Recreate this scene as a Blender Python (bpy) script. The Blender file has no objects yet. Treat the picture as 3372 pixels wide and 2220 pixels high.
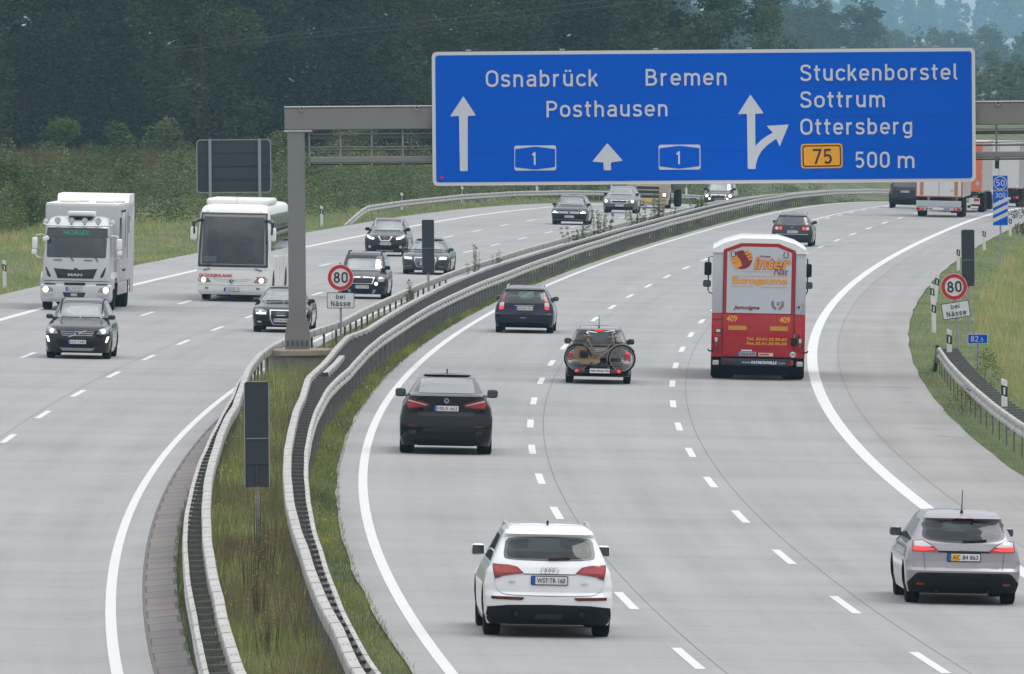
import bpy, bmesh, math, random
import numpy as np
from mathutils import Vector, Matrix
from mathutils.bvhtree import BVHTree
from mathutils.geometry import delaunay_2d_cdt
R = math.radians
scene = bpy.context.scene
COL = scene.collection
rng = np.random.default_rng(7)
random.seed(7)

# ------------------------------------------------------------------ camera: long lens from a footbridge 8.75 m above the road
cam_data = bpy.data.cameras.new('camera')
cam = bpy.data.objects.new('camera', cam_data)
COL.objects.link(cam)
cam_data.sensor_width = 36.0
cam_data.lens = 420.06
cam_data.clip_start = 1.0
cam_data.clip_end = 16000.0
cam.matrix_world = (Matrix.Translation((0, 0, 8.75)) @ Matrix.Rotation(R(90) - 0.02386, 4, 'X')
                    @ Matrix.Rotation(R(-0.45), 4, 'Z'))
scene.camera = cam

# ------------------------------------------------------------------ overcast sky
world = bpy.data.worlds.new('World')
scene.world = world
world.use_nodes = True
wn, wl = world.node_tree.nodes, world.node_tree.links
wn.clear()
w_out = wn.new('ShaderNodeOutputWorld')
w_bg = wn.new('ShaderNodeBackground')
w_sky = wn.new('ShaderNodeTexSky')
w_sky.sky_type = 'NISHITA'
w_sky.sun_disc = False
SUN_EL, SUN_AZ = R(66), R(95)
w_sky.sun_elevation = SUN_EL
w_sky.sun_rotation = SUN_AZ
w_tc = wn.new('ShaderNodeTexCoord')
w_map = wn.new('ShaderNodeMapping')
w_map.inputs['Scale'].default_value = (1.6, 1.6, 4.0)
w_noise = wn.new('ShaderNodeTexNoise')
w_noise.inputs['Scale'].default_value = 1.9
w_noise.inputs['Detail'].default_value = 7
w_noise.inputs['Roughness'].default_value = 0.55
w_ramp = wn.new('ShaderNodeValToRGB')
w_ramp.color_ramp.elements[0].position = 0.32
w_ramp.color_ramp.elements[0].color = (5.6, 5.8, 6.1, 1)
w_ramp.color_ramp.elements[1].position = 0.68
w_ramp.color_ramp.elements[1].color = (10.9, 10.9, 10.8, 1)
w_mix = wn.new('ShaderNodeMixRGB')
w_mix.inputs['Fac'].default_value = 0.88
wl.new(w_tc.outputs['Generated'], w_map.inputs['Vector'])
wl.new(w_map.outputs['Vector'], w_noise.inputs['Vector'])
wl.new(w_noise.outputs['Fac'], w_ramp.inputs['Fac'])
wl.new(w_sky.outputs['Color'], w_mix.inputs['Color1'])
wl.new(w_ramp.outputs['Color'], w_mix.inputs['Color2'])
w_sep = wn.new('ShaderNodeSeparateXYZ')
wl.new(w_tc.outputs['Generated'], w_sep.inputs['Vector'])
w_el = wn.new('ShaderNodeMapRange')          # an overcast sky is about three times brighter overhead than at the horizon
w_el.inputs['From Min'].default_value = -0.02
w_el.inputs['From Max'].default_value = 1.0
w_el.inputs['To Min'].default_value = 0.36
w_el.inputs['To Max'].default_value = 1.45
wl.new(w_sep.outputs['Z'], w_el.inputs['Value'])
w_mul = wn.new('ShaderNodeVectorMath')
w_mul.operation = 'SCALE'
wl.new(w_mix.outputs['Color'], w_mul.inputs[0])
wl.new(w_el.outputs['Result'], w_mul.inputs['Scale'])
wl.new(w_mul.outputs['Vector'], w_bg.inputs['Color'])
w_bg.inputs['Strength'].default_value = 0.12
wl.new(w_bg.outputs['Background'], w_out.inputs['Surface'])

sun_data = bpy.data.lights.new('sun', 'SUN')
sun_data.energy = 0.9
sun_data.angle = R(35)
sun_data.color = (1.0, 0.97, 0.93)
sun = bpy.data.objects.new('sun', sun_data)
COL.objects.link(sun)
sun.rotation_euler = (R(90) - SUN_EL, 0, R(180) - SUN_AZ)
sun.location = (0, 0, 60)

scene.view_settings.view_transform = 'Standard'
scene.view_settings.look = 'None'
scene.view_settings.gamma = 1.0
scene.view_settings.exposure = 0.44
scene.cycles.max_bounces = 8
scene.cycles.volume_bounces = 1
scene.cycles.transparent_max_bounces = 24
scene.cycles.caustics_reflective = False
scene.cycles.caustics_refractive = False
# ------------------------------------------------------------------ helpers
def lin(c):
    return tuple((x / 255 / 12.92 if x / 255 <= 0.04045 else ((x / 255 + 0.055) / 1.055) ** 2.4) for x in c)

MATS = {}
def mat(name, col, rough=0.5, metal=0.0, coat=0.0, emit=None, estr=0.0, vary=0.0, vscale=3.0, bump=0.0, spec=0.5):
    """procedural Principled material; vary mixes two shades of the colour with noise"""
    if name in MATS: return MATS[name]
    m = bpy.data.materials.new(name); m.use_nodes = True
    nt = m.node_tree; b = nt.nodes['Principled BSDF']
    b.inputs['Base Color'].default_value = (*col, 1)
    b.inputs['Roughness'].default_value = rough
    b.inputs['Metallic'].default_value = metal
    b.inputs['Specular IOR Level'].default_value = spec
    b.inputs['Coat Weight'].default_value = coat
    b.inputs['Coat Roughness'].default_value = 0.04
    if emit:
        b.inputs['Emission Color'].default_value = (*emit, 1); b.inputs['Emission Strength'].default_value = estr
    if vary or bump:
        tc = nt.nodes.new('ShaderNodeTexCoord'); n = nt.nodes.new('ShaderNodeTexNoise')
        n.inputs['Scale'].default_value = vscale; n.inputs['Detail'].default_value = 6
        nt.links.new(tc.outputs['Object'], n.inputs['Vector'])
        if vary:
            mx = nt.nodes.new('ShaderNodeMixRGB')
            mx.inputs['Color1'].default_value = (*[c * (1 - vary) for c in col], 1)
            mx.inputs['Color2'].default_value = (*[min(1, c * (1 + vary)) for c in col], 1)
            nt.links.new(n.outputs['Fac'], mx.inputs['Fac']); nt.links.new(mx.outputs['Color'], b.inputs['Base Color'])
        if bump:
            bp = nt.nodes.new('ShaderNodeBump'); bp.inputs['Strength'].default_value = bump; bp.inputs['Distance'].default_value = 0.02
            nt.links.new(n.outputs['Fac'], bp.inputs['Height']); nt.links.new(bp.outputs['Normal'], b.inputs['Normal'])
    MATS[name] = m
    return m

def glass_mat(name, tint, refl=0.10, rough=0.02, dens=0.6):
    """window glass: tinted see-through pane with a Fresnel reflection"""
    if name in MATS: return MATS[name]
    m = bpy.data.materials.new(name); m.use_nodes = True
    nt = m.node_tree; nt.nodes.remove(nt.nodes['Principled BSDF'])
    out = nt.nodes['Material Output']
    tr = nt.nodes.new('ShaderNodeBsdfTransparent'); tr.inputs['Color'].default_value = (*tint, 1)
    gl = nt.nodes.new('ShaderNodeBsdfGlossy'); gl.inputs['Roughness'].default_value = rough
    lw = nt.nodes.new('ShaderNodeLayerWeight'); lw.inputs['Blend'].default_value = .5
    pw = nt.nodes.new('ShaderNodeMath'); pw.operation = 'POWER'; nt.links.new(lw.outputs['Facing'], pw.inputs[0]); pw.inputs[1].default_value = 4.0
    fr = nt.nodes.new('ShaderNodeMath'); fr.operation = 'MULTIPLY_ADD'; nt.links.new(pw.outputs[0], fr.inputs[0]); fr.inputs[1].default_value = 1 - refl; fr.inputs[2].default_value = refl
    mx = nt.nodes.new('ShaderNodeMixShader')
    nt.links.new(fr.outputs[0], mx.inputs['Fac']); nt.links.new(tr.outputs[0], mx.inputs[1]); nt.links.new(gl.outputs[0], mx.inputs[2])
    nt.links.new(mx.outputs[0], out.inputs['Surface'])
    MATS[name] = m
    return m

def tag(o, label=None, cat=None, group=None, kind=None):
    if label: o['label'] = label
    if cat: o['category'] = cat
    if group: o['group'] = group
    if kind: o['kind'] = kind
    return o

def empty(name, loc=(0, 0, 0), rot=(0, 0, 0)):
    o = bpy.data.objects.new(name, None); COL.objects.link(o)
    o.location = loc; o.rotation_euler = rot; o.empty_display_size = 0.3
    return o

def link_mesh(name, me, m=None, parent=None, sharp=35):
    o = bpy.data.objects.new(name, me); COL.objects.link(o)
    if m is not None: me.materials.append(m)
    if parent is not None: o.parent = parent
    if sharp is not None and len(me.polygons):
        bm = bmesh.new(); bm.from_mesh(me)
        lim = R(sharp)
        for f in bm.faces: f.smooth = True
        for e in bm.edges:
            e.smooth = len(e.link_faces) == 2 and e.calc_face_angle(0) < lim
        bm.to_mesh(me); bm.free()
    return o

class MB:
    """mesh builder collecting simple shaped pieces of one part"""
    def __init__(s): s.v = []; s.f = []
    def add(s, v, f):
        o = len(s.v); s.v += [tuple(p) for p in v]; s.f += [tuple(i + o for i in q) for q in f]; return s
    def box(s, c, d, rot=None, taper=1.0):
        hx, hy, hz = d[0] / 2, d[1] / 2, d[2] / 2
        p = [Vector((x * hx * (taper if z > 0 else 1), y * hy * (taper if z > 0 else 1), z * hz)) for z in (-1, 1) for y in (-1, 1) for x in (-1, 1)]
        if rot is not None: p = [rot @ q for q in p]
        return s.add([q + Vector(c) for q in p], [(0, 2, 3, 1), (4, 5, 7, 6), (0, 1, 5, 4), (2, 6, 7, 3), (0, 4, 6, 2), (1, 3, 7, 5)])
    def rbox(s, c, d, r=0.03, seg=2, rot=None):
        bm = bmesh.new(); bmesh.ops.create_cube(bm, size=1.0)
        for v in bm.verts: v.co = Vector((v.co.x * d[0], v.co.y * d[1], v.co.z * d[2]))
        bmesh.ops.bevel(bm, geom=bm.edges[:], offset=min(r, min(d) * 0.49), segments=seg, affect='EDGES', profile=0.5)
        bm.verts.index_update()
        v = [(rot @ x.co if rot is not None else x.co) + Vector(c) for x in bm.verts]
        s.add(v, [[x.index for x in f.verts] for f in bm.faces]); bm.free(); return s
    def tube(s, path, r, n=8, caps=True):
        path = [Vector(p) for p in path]; rings = []
        rr = r if isinstance(r, (list, tuple)) else [r] * len(path)
        up = Vector((0, 0, 1))
        for i, p in enumerate(path):
            d = (path[min(i + 1, len(path) - 1)] - path[max(i - 1, 0)]).normalized()
            a = d.cross(up if abs(d.z) < 0.95 else Vector((0, 1, 0))).normalized(); b = d.cross(a)
            rings.append([p + (a * math.cos(2 * math.pi * k / n) + b * math.sin(2 * math.pi * k / n)) * rr[i] for k in range(n)])
        v = [q for g in rings for q in g]; f = []
        for i in range(len(path) - 1):
            for k in range(n):
                f.append((i * n + k, i * n + (k + 1) % n, (i + 1) * n + (k + 1) % n, (i + 1) * n + k))
        if caps: f += [tuple(range(n))[::-1], tuple((len(path) - 1) * n + k for k in range(n))]
        return s.add(v, f)
    def lathe(s, prof, c=(0, 0, 0), axis='Z', n=24):
        v = []; f = []
        for (r, h) in prof:
            for k in range(n):
                a = 2 * math.pi * k / n; x, y = r * math.cos(a), r * math.sin(a)
                p = {'Z': (x, y, h), 'X': (h, x, y), 'Y': (x, h, y)}[axis]
                v.append((p[0] + c[0], p[1] + c[1], p[2] + c[2]))
        for i in range(len(prof) - 1):
            for k in range(n): f.append((i * n + k, i * n + (k + 1) % n, (i + 1) * n + (k + 1) % n, (i + 1) * n + k))
        f += [tuple(range(n)), tuple((len(prof) - 1) * n + k for k in range(n))]
        return s.add(v, f)
    def prism(s, poly, y0, y1, plane='XZ'):
        n = len(poly)
        mk = (lambda a, b, h: (a, h, b)) if plane == 'XZ' else ((lambda a, b, h: (h, a, b)) if plane == 'YZ' else (lambda a, b, h: (a, b, h)))
        v = [mk(a, b, y0) for a, b in poly] + [mk(a, b, y1) for a, b in poly]
        f = [tuple(range(n)), tuple(range(2 * n - 1, n - 1, -1))] + [(i, i + n, (i + 1) % n + n, (i + 1) % n) for i in range(n)]
        return s.add(v, f)
    def build(s, name, m, parent=None, sharp=35):
        me = bpy.data.meshes.new(name); me.from_pydata(s.v, [], s.f); me.update()
        bm = bmesh.new(); bm.from_mesh(me); bmesh.ops.recalc_face_normals(bm, faces=bm.faces[:]); bm.to_mesh(me); bm.free()
        return link_mesh(name, me, m, parent, sharp)

def rrect(x0, z0, x1, z1, r, n=4):
    p = []
    for cx, cz, a0 in ((x1 - r, z1 - r, 0), (x0 + r, z1 - r, 90), (x0 + r, z0 + r, 180), (x1 - r, z0 + r, 270)):
        for k in range(n + 1):
            a = R(a0 + 90 * k / n); p.append((cx + r * math.cos(a), cz + r * math.sin(a)))
    return p

def arc(cx, cy, rx, ry, a0, a1, n=9):
    return [(cx + rx * math.cos(R(a0 + (a1 - a0) * k / n)), cy + ry * math.sin(R(a0 + (a1 - a0) * k / n))) for k in range(n + 1)]

def catmull(pts, n=4, closed=False):
    P = [np.array(p, float) for p in pts]; out = []; m = len(P)
    for i in range(m if closed else m - 1):
        p1, p2 = P[i], P[(i + 1) % m]
        p0 = P[i - 1] if (closed or i > 0) else p1; p3 = P[(i + 2) % m] if (closed or i + 2 < m) else p2
        for k in range(n):
            t = k / n
            out.append(tuple(0.5 * (2 * p1 + (p2 - p0) * t + (2 * p0 - 5 * p1 + 4 * p2 - p3) * t * t + (3 * p1 - p0 - 3 * p2 + p3) * t ** 3)))
    if not closed: out.append(tuple(P[-1]))
    return out

# --- traffic-sign lettering, drawn as constant-width strokes
_oL = lambda cx, rx: arc(cx, .46, rx, .22, 0, 180) + arc(cx, .29, rx, .22, 180, 360) + [(cx + rx, .46)]
GLYPH = {
 'O': (.68, [arc(.34, .66, .26, .27, 0, 180) + arc(.34, .34, .26, .27, 180, 360) + [(.60, .66)]]),
 '0': (.60, [arc(.30, .68, .21, .25, 0, 180) + arc(.30, .32, .21, .25, 180, 360) + [(.51, .68)]]),
 'o': (.58, [_oL(.29, .21)]),
 's': (.51, [catmull([(.43, .58), (.37, .67), (.25, .685), (.12, .65), (.085, .53), (.14, .42), (.26, .375), (.38, .33), (.43, .21), (.38, .10), (.25, .065), (.12, .08), (.06, .17)])]),
 'S': (.62, [catmull([(.53, .77), (.46, .90), (.30, .935), (.14, .89), (.085, .74), (.14, .59), (.30, .51), (.47, .43), (.54, .27), (.48, .12), (.31, .065), (.13, .10), (.06, .24)])]),
 'n': (.58, [[(.10, 0), (.10, .75)], [(.10, .42)] + arc(.285, .47, .185, .21, 180, 0) + [(.47, 0)]]),
 'm': (.88, [[(.10, 0), (.10, .75)], [(.10, .42)] + arc(.27, .48, .17, .2, 180, 0) + [(.44, 0)], [(.44, .42)] + arc(.61, .48, .17, .2, 180, 0) + [(.78, 0)]]),
 'r': (.42, [[(.10, 0), (.10, .75)], [(.10, .40)] + arc(.28, .46, .18, .22, 180, 70)]),
 'a': (.56, [[(.46, 0), (.46, .48)] + arc(.27, .5, .19, .18, 0, 150), [(.46, .41), (.25, .41)] + arc(.23, .235, .15, .17, 90, 270) + [(.32, .07), (.46, .15)]]),
 'b': (.58, [[(.10, 0), (.10, 1)], [(.10, .46)] + arc(.285, .46, .19, .22, 180, 0) + arc(.285, .29, .19, .22, 0, -180)]),
 'u': (.58, [[(.10, .75), (.10, .28)] + arc(.285, .28, .185, .21, 180, 360), [(.47, .75), (.47, 0)]]),
 'c': (.51, [arc(.29, .46, .21, .22, 25, 180) + arc(.29, .29, .21, .22, 180, 335)]),
 'k': (.53, [[(.10, 0), (.10, 1)], [(.10, .26), (.45, .74)], [(.24, .44), (.48, 0)]]),
 'e': (.57, [[(.12, .37), (.485, .37), (.485, .46)] + arc(.285, .46, .2, .22, 0, 180) + arc(.285, .29, .2, .22, 180, 325)]),
 't': (.38, [[(.16, .95), (.16, .2)] + arc(.28, .2, .12, .13, 180, 275), [(.02, .68), (.35, .68)]]),
 'l': (.34, [[(.10, 1), (.10, .2)] + arc(.22, .2, .12, .13, 180, 275)]),
 'g': (.58, [[(.47, .46)] + arc(.285, .46, .19, .22, 0, 180) + arc(.285, .29, .19, .22, 180, 360), [(.47, .75), (.47, -.04)] + arc(.285, -.04, .185, .15, 0, -150)]),
 'h': (.58, [[(.10, 0), (.10, 1)], [(.10, .42)] + arc(.285, .47, .185, .21, 180, 0) + [(.47, 0)]]),
 'i': (.22, [[(.10, 0), (.10, .75)], [(.10, .87), (.10, 1.0)]]),
 'P': (.62, [[(.10, 0), (.10, 1)], [(.10, .93), (.34, .93)] + arc(.34, .70, .2, .23, 90, -90) + [(.10, .47)]]),
 'B': (.66, [[(.10, 0), (.10, 1)], [(.10, .93), (.33, .93)] + arc(.33, .73, .18, .2, 90, -90) + [(.10, .53)], [(.33, .53)] + arc(.35, .30, .21, .23, 90, -90) + [(.10, .07)]]),
 'N': (.66, [[(.10, 0), (.10, 1)], [(.10, .97), (.53, .03)], [(.53, 0), (.53, 1)]]),
 '1': (.42, [[(.28, 0), (.28, 1)], [(.06, .76), (.28, .95)]]),
 '2': (.56, [arc(.28, .70, .2, .23, 165, 0) + [(.45, .55), (.09, .07)], [(.05, .07), (.51, .07)]]),
 '3': (.56, [arc(.27, .72, .18, .21, 155, -85) + arc(.27, .29, .21, .22, 88, -150)]),
 '5': (.58, [[(.49, .93), (.15, .93), (.11, .50)] + arc(.28, .33, .21, .26, 125, -140)]),
 '7': (.54, [[(.04, .93), (.50, .93), (.20, 0)]]),
 '8': (.58, [arc(.29, .73, .17, .2, 0, 360, 20), arc(.29, .295, .21, .225, 0, 360, 20)]),
 ',': (.24, [[(.13, .12), (.06, -.14)]]),
}
GLYPH['ü'] = (.58, GLYPH['u'][1] + [[(.19, .86), (.19, .99)], [(.38, .86), (.38, .99)]])
GLYPH['ä'] = (.56, GLYPH['a'][1] + [[(.19, .86), (.19, .99)], [(.38, .86), (.38, .99)]])
def stroke_text(mb, txt, x0, z0, cap, width=None, y=0.0, wt=0.135, thick=0.006, gap=.10):
    adv = []; tot = 0
    for c in txt:
        adv.append(tot); tot += .34 if c == ' ' else GLYPH[c][0] + gap
    sx = cap if width is None else width / (tot - gap - .08)
    k = 0
    for c, a in zip(txt, adv):
        if c == ' ': continue
        for st in GLYPH[c][1]:
            pts = [(x0 + (a + px - .04) * sx, z0 + pz * cap) for px, pz in st]
            ribbon(mb, pts, wt * cap, y - 0.0012 * (k % 5), thick, closed=math.dist(st[0], st[-1]) < 1e-3 and len(st) > 4); k += 1
def ribbon(mb, pts, w, y, thick, closed=False):
    """flat stroke in the XZ plane, front face at y (towards -Y)"""
    q = [pts[0]]
    for p in pts[1:]:
        if math.dist(p, q[-1]) > 1e-4: q.append(p)
    if closed and math.dist(q[0], q[-1]) < 1e-3: q.pop()
    n = len(q); Lf = []; Rt = []
    for i in range(n):
        a = q[i - 1] if (i > 0 or closed) else q[i]; b = q[(i + 1) % n] if (i < n - 1 or closed) else q[i]
        d1 = np.array(q[i]) - np.array(a); d2 = np.array(b) - np.array(q[i])
        if np.linalg.norm(d1) < 1e-9: d1 = d2
        if np.linalg.norm(d2) < 1e-9: d2 = d1
        d1 /= np.linalg.norm(d1); d2 /= np.linalg.norm(d2)
        n1 = np.array((-d1[1], d1[0])); n2 = np.array((-d2[1], d2[0])); m = n1 + n2; L2 = m @ m
        m = m / max(L2 / 2, 0.7)
        Lf.append(np.array(q[i]) + m * w / 2); Rt.append(np.array(q[i]) - m * w / 2)
    v = []
    for l, r in zip(Lf, Rt): v += [(l[0], y, l[1]), (r[0], y, r[1]), (l[0], y + thick, l[1]), (r[0], y + thick, r[1])]
    f = []
    for i in range(n if closed else n - 1):
        a, b = 4 * i, 4 * ((i + 1) % n)
        f += [(a, b, b + 1, a + 1), (a + 2, a + 3, b + 3, b + 2), (a, a + 2, b + 2, b), (a + 1, b + 1, b + 3, a + 3)]
    if not closed: f += [(0, 1, 3, 2), (4 * n - 4, 4 * n - 2, 4 * n - 1, 4 * n - 3)]
    mb.add(v, f)

def font_verts(txt, bold=0.0, extrude=0.0):
    cu = bpy.data.curves.new('txt', 'FONT'); cu.body = txt; cu.offset = bold; cu.extrude = extrude; cu.resolution_u = 3
    o = bpy.data.objects.new('txt', cu); COL.objects.link(o)
    dg = bpy.context.evaluated_depsgraph_get()
    me = bpy.data.meshes.new_from_object(o.evaluated_get(dg))
    v = np.array([tuple(p.co) for p in me.vertices]); f = [tuple(p.vertices) for p in me.polygons]
    bpy.data.objects.remove(o); bpy.data.curves.remove(cu); bpy.data.meshes.remove(me)
    return v, f
def fit_text(txt, x0, z0, x1, z1, shear=0.0, bold=0.0):
    """font outline fitted to the box (x0,z0)-(x1,z1); returns 2-D points, depth flags and faces"""
    v, f = font_verts(txt, bold, 0.5)
    x, y, d = v[:, 0].copy(), v[:, 1].copy(), v[:, 2]
    x = x + shear * y
    x = (x - x.min()) / (x.max() - x.min()) * (x1 - x0) + x0
    y = (y - y.min()) / (y.max() - y.min()) * (z1 - z0) + z0
    return x, y, d, f
# ------------------------------------------------------------------ road geometry: u = metres right of the first lane line, Z = distance along the view
CO = [0.1264982856807639, -1.1758228939120356, 4.952111980673006, 8.097871135687384, 3.225361862864378]
DCO = np.polyder(np.array(CO))
Z0, Z1, Z2 = 150.0, 680.0, 1100.0
def Xr(z):
    z = np.asarray(z, float); t = (np.clip(z, Z0, Z1) - 400) / 200
    b = np.polyval(CO, t); s = np.polyval(DCO, t) / 200
    e = np.clip(z - Z1, 0, Z2 - Z1); e2 = np.maximum(z - Z2, 0)
    return b + s * (np.minimum(z - Z0, 0) + np.maximum(z - Z1, 0)) + e ** 2 / 8000 + e2 * (Z2 - Z1) / 4000
def Sl(z):
    z = np.asarray(z, float); t = (np.clip(z, Z0, Z1) - 400) / 200
    return np.polyval(DCO, t) / 200 + np.clip(z - Z1, 0, Z2 - Z1) / 4000
CB = 0.028
_PU = [-900, -60, -34, -28, -25, -22.6, -8.6, -4.25, 10.2, 12.5, 15, 18, 26, 60, 900]
_PZ = [0.6, 0.6, 0.55, 0.45, 0.20, 0.2408, -0.1512, 0.203, -0.2016, -0.30, -0.55, -0.5, 0.5, 2.0, 2.0]
def crest(z, u):
    e = np.maximum(np.asarray(z, float) - 600, 0)
    d = np.where(e < 240, e ** 2 / 22000.0, 240 ** 2 / 22000.0 + (e - 240) * 240 / 11000.0)
    d = np.minimum(d, 9.0)
    return -d * np.clip((np.asarray(u, float) + 60) / 25, 0, 1)
def Zg(z, u):
    return np.interp(u, _PU, _PZ) + crest(z, u) + 12 * np.clip((np.asarray(z, float) - 3200) / 5500, 0, 1)
def W(z, u, h=0.0):
    """world point on the ground at road coordinates (z, u), h metres up"""
    s = Sl(z); c = 1 / np.sqrt(1 + s * s)
    return (float(Xr(z) + u * c), float(z - u * s * c), float(Zg(z, u) + h))
def heading(z): return -math.atan(float(Sl(z)))
BANK = math.atan(CB)

def strip(name, us, zs, m, dz=0.0, kind='structure', thick=0.0):
    """a sheet laid on the ground; us: list of u positions (constants or functions of z); UV = (u, z)"""
    V = []; UV = []
    for z in zs:
        for u in us:
            uu = u(z) if callable(u) else u
            V.append(W(z, uu, dz)); UV.append((uu, z))
    n = len(us); F = [(i * n + k, i * n + k + 1, (i + 1) * n + k + 1, (i + 1) * n + k) for i in range(len(zs) - 1) for k in range(n - 1)]
    me = bpy.data.meshes.new(name); me.from_pydata(V, [], F)
    uv = me.uv_layers.new(name='road'); li = np.empty(len(me.loops), int); me.loops.foreach_get('vertex_index', li)
    uv.data.foreach_set('uv', np.array(UV)[li].ravel())
    o = link_mesh(name, me, m, None, None)
    if kind: o['kind'] = kind
    return o
def zrange(a, b, n): return list(np.linspace(a, b, n))

def road_mat(name, base, dark, light, stripes=0.0, sections=1.0):
    m = bpy.data.materials.new(name); m.use_nodes = True; nt = m.node_tree; b = nt.nodes['Principled BSDF']
    N = lambda t: nt.nodes.new('ShaderNode' + t); L = nt.links.new
    uv = N('UVMap'); uv.uv_map = 'road'
    def noise(sx, sy, sc, det, rough=.6):
        mp = N('Mapping'); mp.inputs['Scale'].default_value = (sx, sy, 1); L(uv.outputs[0], mp.inputs['Vector'])
        n = N('TexNoise'); n.inputs['Scale'].default_value = sc; n.inputs['Detail'].default_value = det; n.inputs['Roughness'].default_value = rough
        L(mp.outputs[0], n.inputs['Vector']); return n.outputs['Fac']
    cross = noise(0.12, 1.0, 0.16, 6)       # slab-to-slab tone across the road
    along = noise(1.0, 0.012, 1.3, 4)       # wheel tracks
    blot = noise(0.35, 0.08, 1.0, 7)
    grain = noise(14, 3.0, 1.0, 3)
    add = None
    for src, w in ((cross, .34), (along, .30), (blot, .24), (grain, .12)):
        mu = N('Math'); mu.operation = 'MULTIPLY'; L(src, mu.inputs[0]); mu.inputs[1].default_value = w
        if add is None: add = mu
        else:
            a = N('Math'); a.operation = 'ADD'; L(add.outputs[0], a.inputs[0]); L(mu.outputs[0], a.inputs[1]); add = a
    rp = N('ValToRGB'); e = rp.color_ramp.elements
    e[0].position = .36; e[0].color = (*dark, 1); e[1].position = .66; e[1].color = (*light, 1)
    k = e.new(.5); k.color = (*base, 1)
    L(add.outputs[0], rp.inputs['Fac'])
    # fine transverse joints of the concrete slabs, one every five metres
    mp = N('SeparateXYZ'); L(uv.outputs[0], mp.inputs[0])
    md = N('Math'); md.operation = 'PINGPONG'; L(mp.outputs['Y'], md.inputs[0]); md.inputs[1].default_value = 2.5
    lt = N('Math'); lt.operation = 'LESS_THAN'; L(md.outputs[0], lt.inputs[0]); lt.inputs[1].default_value = 0.05
    fm = N('Math'); fm.operation = 'MULTIPLY'; L(lt.outputs[0], fm.inputs[0]); fm.inputs[1].default_value = stripes
    mx = N('MixRGB'); L(fm.outputs[0], mx.inputs['Fac']); L(rp.outputs[0], mx.inputs['Color1']); mx.inputs['Color2'].default_value = (*[c * .5 for c in dark], 1)
    # tone steps along the road: a short darker strip and a darker stretch farther on
    rz = N('ValToRGB'); rz.color_ramp.interpolation = 'LINEAR'; sc_z = N('Math'); sc_z.operation = 'MULTIPLY'; L(mp.outputs['Y'], sc_z.inputs[0]); sc_z.inputs[1].default_value = .001
    e = rz.color_ramp.elements; e[0].position = .0; e[0].color = (1, 1, 1, 1); e[1].position = .569; e[1].color = (.91, .91, .91, 1)
    for q, v in ((.2825, 1), (.2845, .915), (.2935, .915), (.296, 1), (.567, 1)):
        k = e.new(q); k.color = (v, v, v, 1)
    L(sc_z.outputs[0], rz.inputs[0]); ml = N('MixRGB'); ml.blend_type = 'MULTIPLY'; ml.inputs['Fac'].default_value = sections
    L(mx.outputs[0], ml.inputs['Color1']); L(rz.outputs[0], ml.inputs['Color2']); L(ml.outputs[0], b.inputs['Base Color'])
    b.inputs['Roughness'].default_value = .75; b.inputs['Specular IOR Level'].default_value = .35
    MATS[name] = m
    return m
M_ROAD = road_mat('road_concrete', (.268, .265, .265), (.212, .209, .210), (.318, .315, .313), .35)
M_SHOULDER = road_mat('shoulder_concrete', (.255, .246, .240), (.20, .192, .186), (.305, .296, .290), .35)

# --- ground: one sheet to the horizon
def ground_mat():
    m = bpy.data.materials.new('ground_soil_and_turf'); m.use_nodes = True; nt = m.node_tree; b = nt.nodes['Principled BSDF']
    N = lambda t: nt.nodes.new('ShaderNode' + t); L = nt.links.new
    g = N('NewGeometry'); n1 = N('TexNoise'); n1.inputs['Scale'].default_value = .22; n1.inputs['Detail'].default_value = 8
    n2 = N('TexNoise'); n2.inputs['Scale'].default_value = 3.5; n2.inputs['Detail'].default_value = 5
    L(g.outputs['Position'], n1.inputs['Vector']); L(g.outputs['Position'], n2.inputs['Vector'])
    r1 = N('ValToRGB'); e = r1.color_ramp.elements
    e[0].position = .35; e[0].color = (.060, .085, .028, 1); e[1].position = .68; e[1].color = (.16, .15, .06, 1)
    k = e.new(.5); k.color = (.10, .13, .042, 1)
    mx = N('MixRGB'); mx.blend_type = 'MULTIPLY'; mx.inputs['Fac'].default_value = .6
    L(n1.outputs['Fac'], r1.inputs['Fac']); L(r1.outputs[0], mx.inputs['Color1']); L(n2.outputs['Color'], mx.inputs['Color2'])
    L(mx.outputs[0], b.inputs['Base Color']); b.inputs['Roughness'].default_value = .95
    return m
zs_ground = sorted(set([-300, 0, 60, 120] + zrange(140, 760, 125) + zrange(780, 1100, 17) + [1200, 1500, 2000, 3000, 4500, 6500, 9000, 13000]))
us_ground = [-1500, -900, -400, -200, -120, -80, -60, -47, -40, -34, -31, -28, -26.5, -25, -23.8, -22.6, -15, -8.6, -7.6, -6.8, -5.5, -4.25, 3, 10.2, 11.2, 12.5, 13.7, 15, 16.5, 18, 21, 26, 35, 45, 60, 120, 300, 900, 1500]
strip('ground', us_ground, zs_ground, ground_mat(), -0.02)

# --- carriageways
zr = zrange(60, 1090, 240)
f_RE = lambda z: 10.15
wob = lambda a, p: (lambda z: a + .018 * math.sin(z * .37 + p) + .012 * math.sin(z * .93 + p * 2))
strip('road_outbound', [wob(-4.12, 1), -3.6, 0.25, 3.75, 7.95], zr, M_ROAD, 0.010)
strip('road_outbound_shoulder', [7.95, 9, wob(10.15, 4)], zr, M_SHOULDER, 0.010)
M_ROAD2 = road_mat('inbound_concrete', (.268, .265, .265), (.212, .209, .210), (.318, .315, .313), .35, 0.0)
strip('road_inbound', [wob(-22.5, 2), -19.4, -15.5, -12.2, -8.6, -7.60], zr, M_ROAD2, 0.010)
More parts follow.
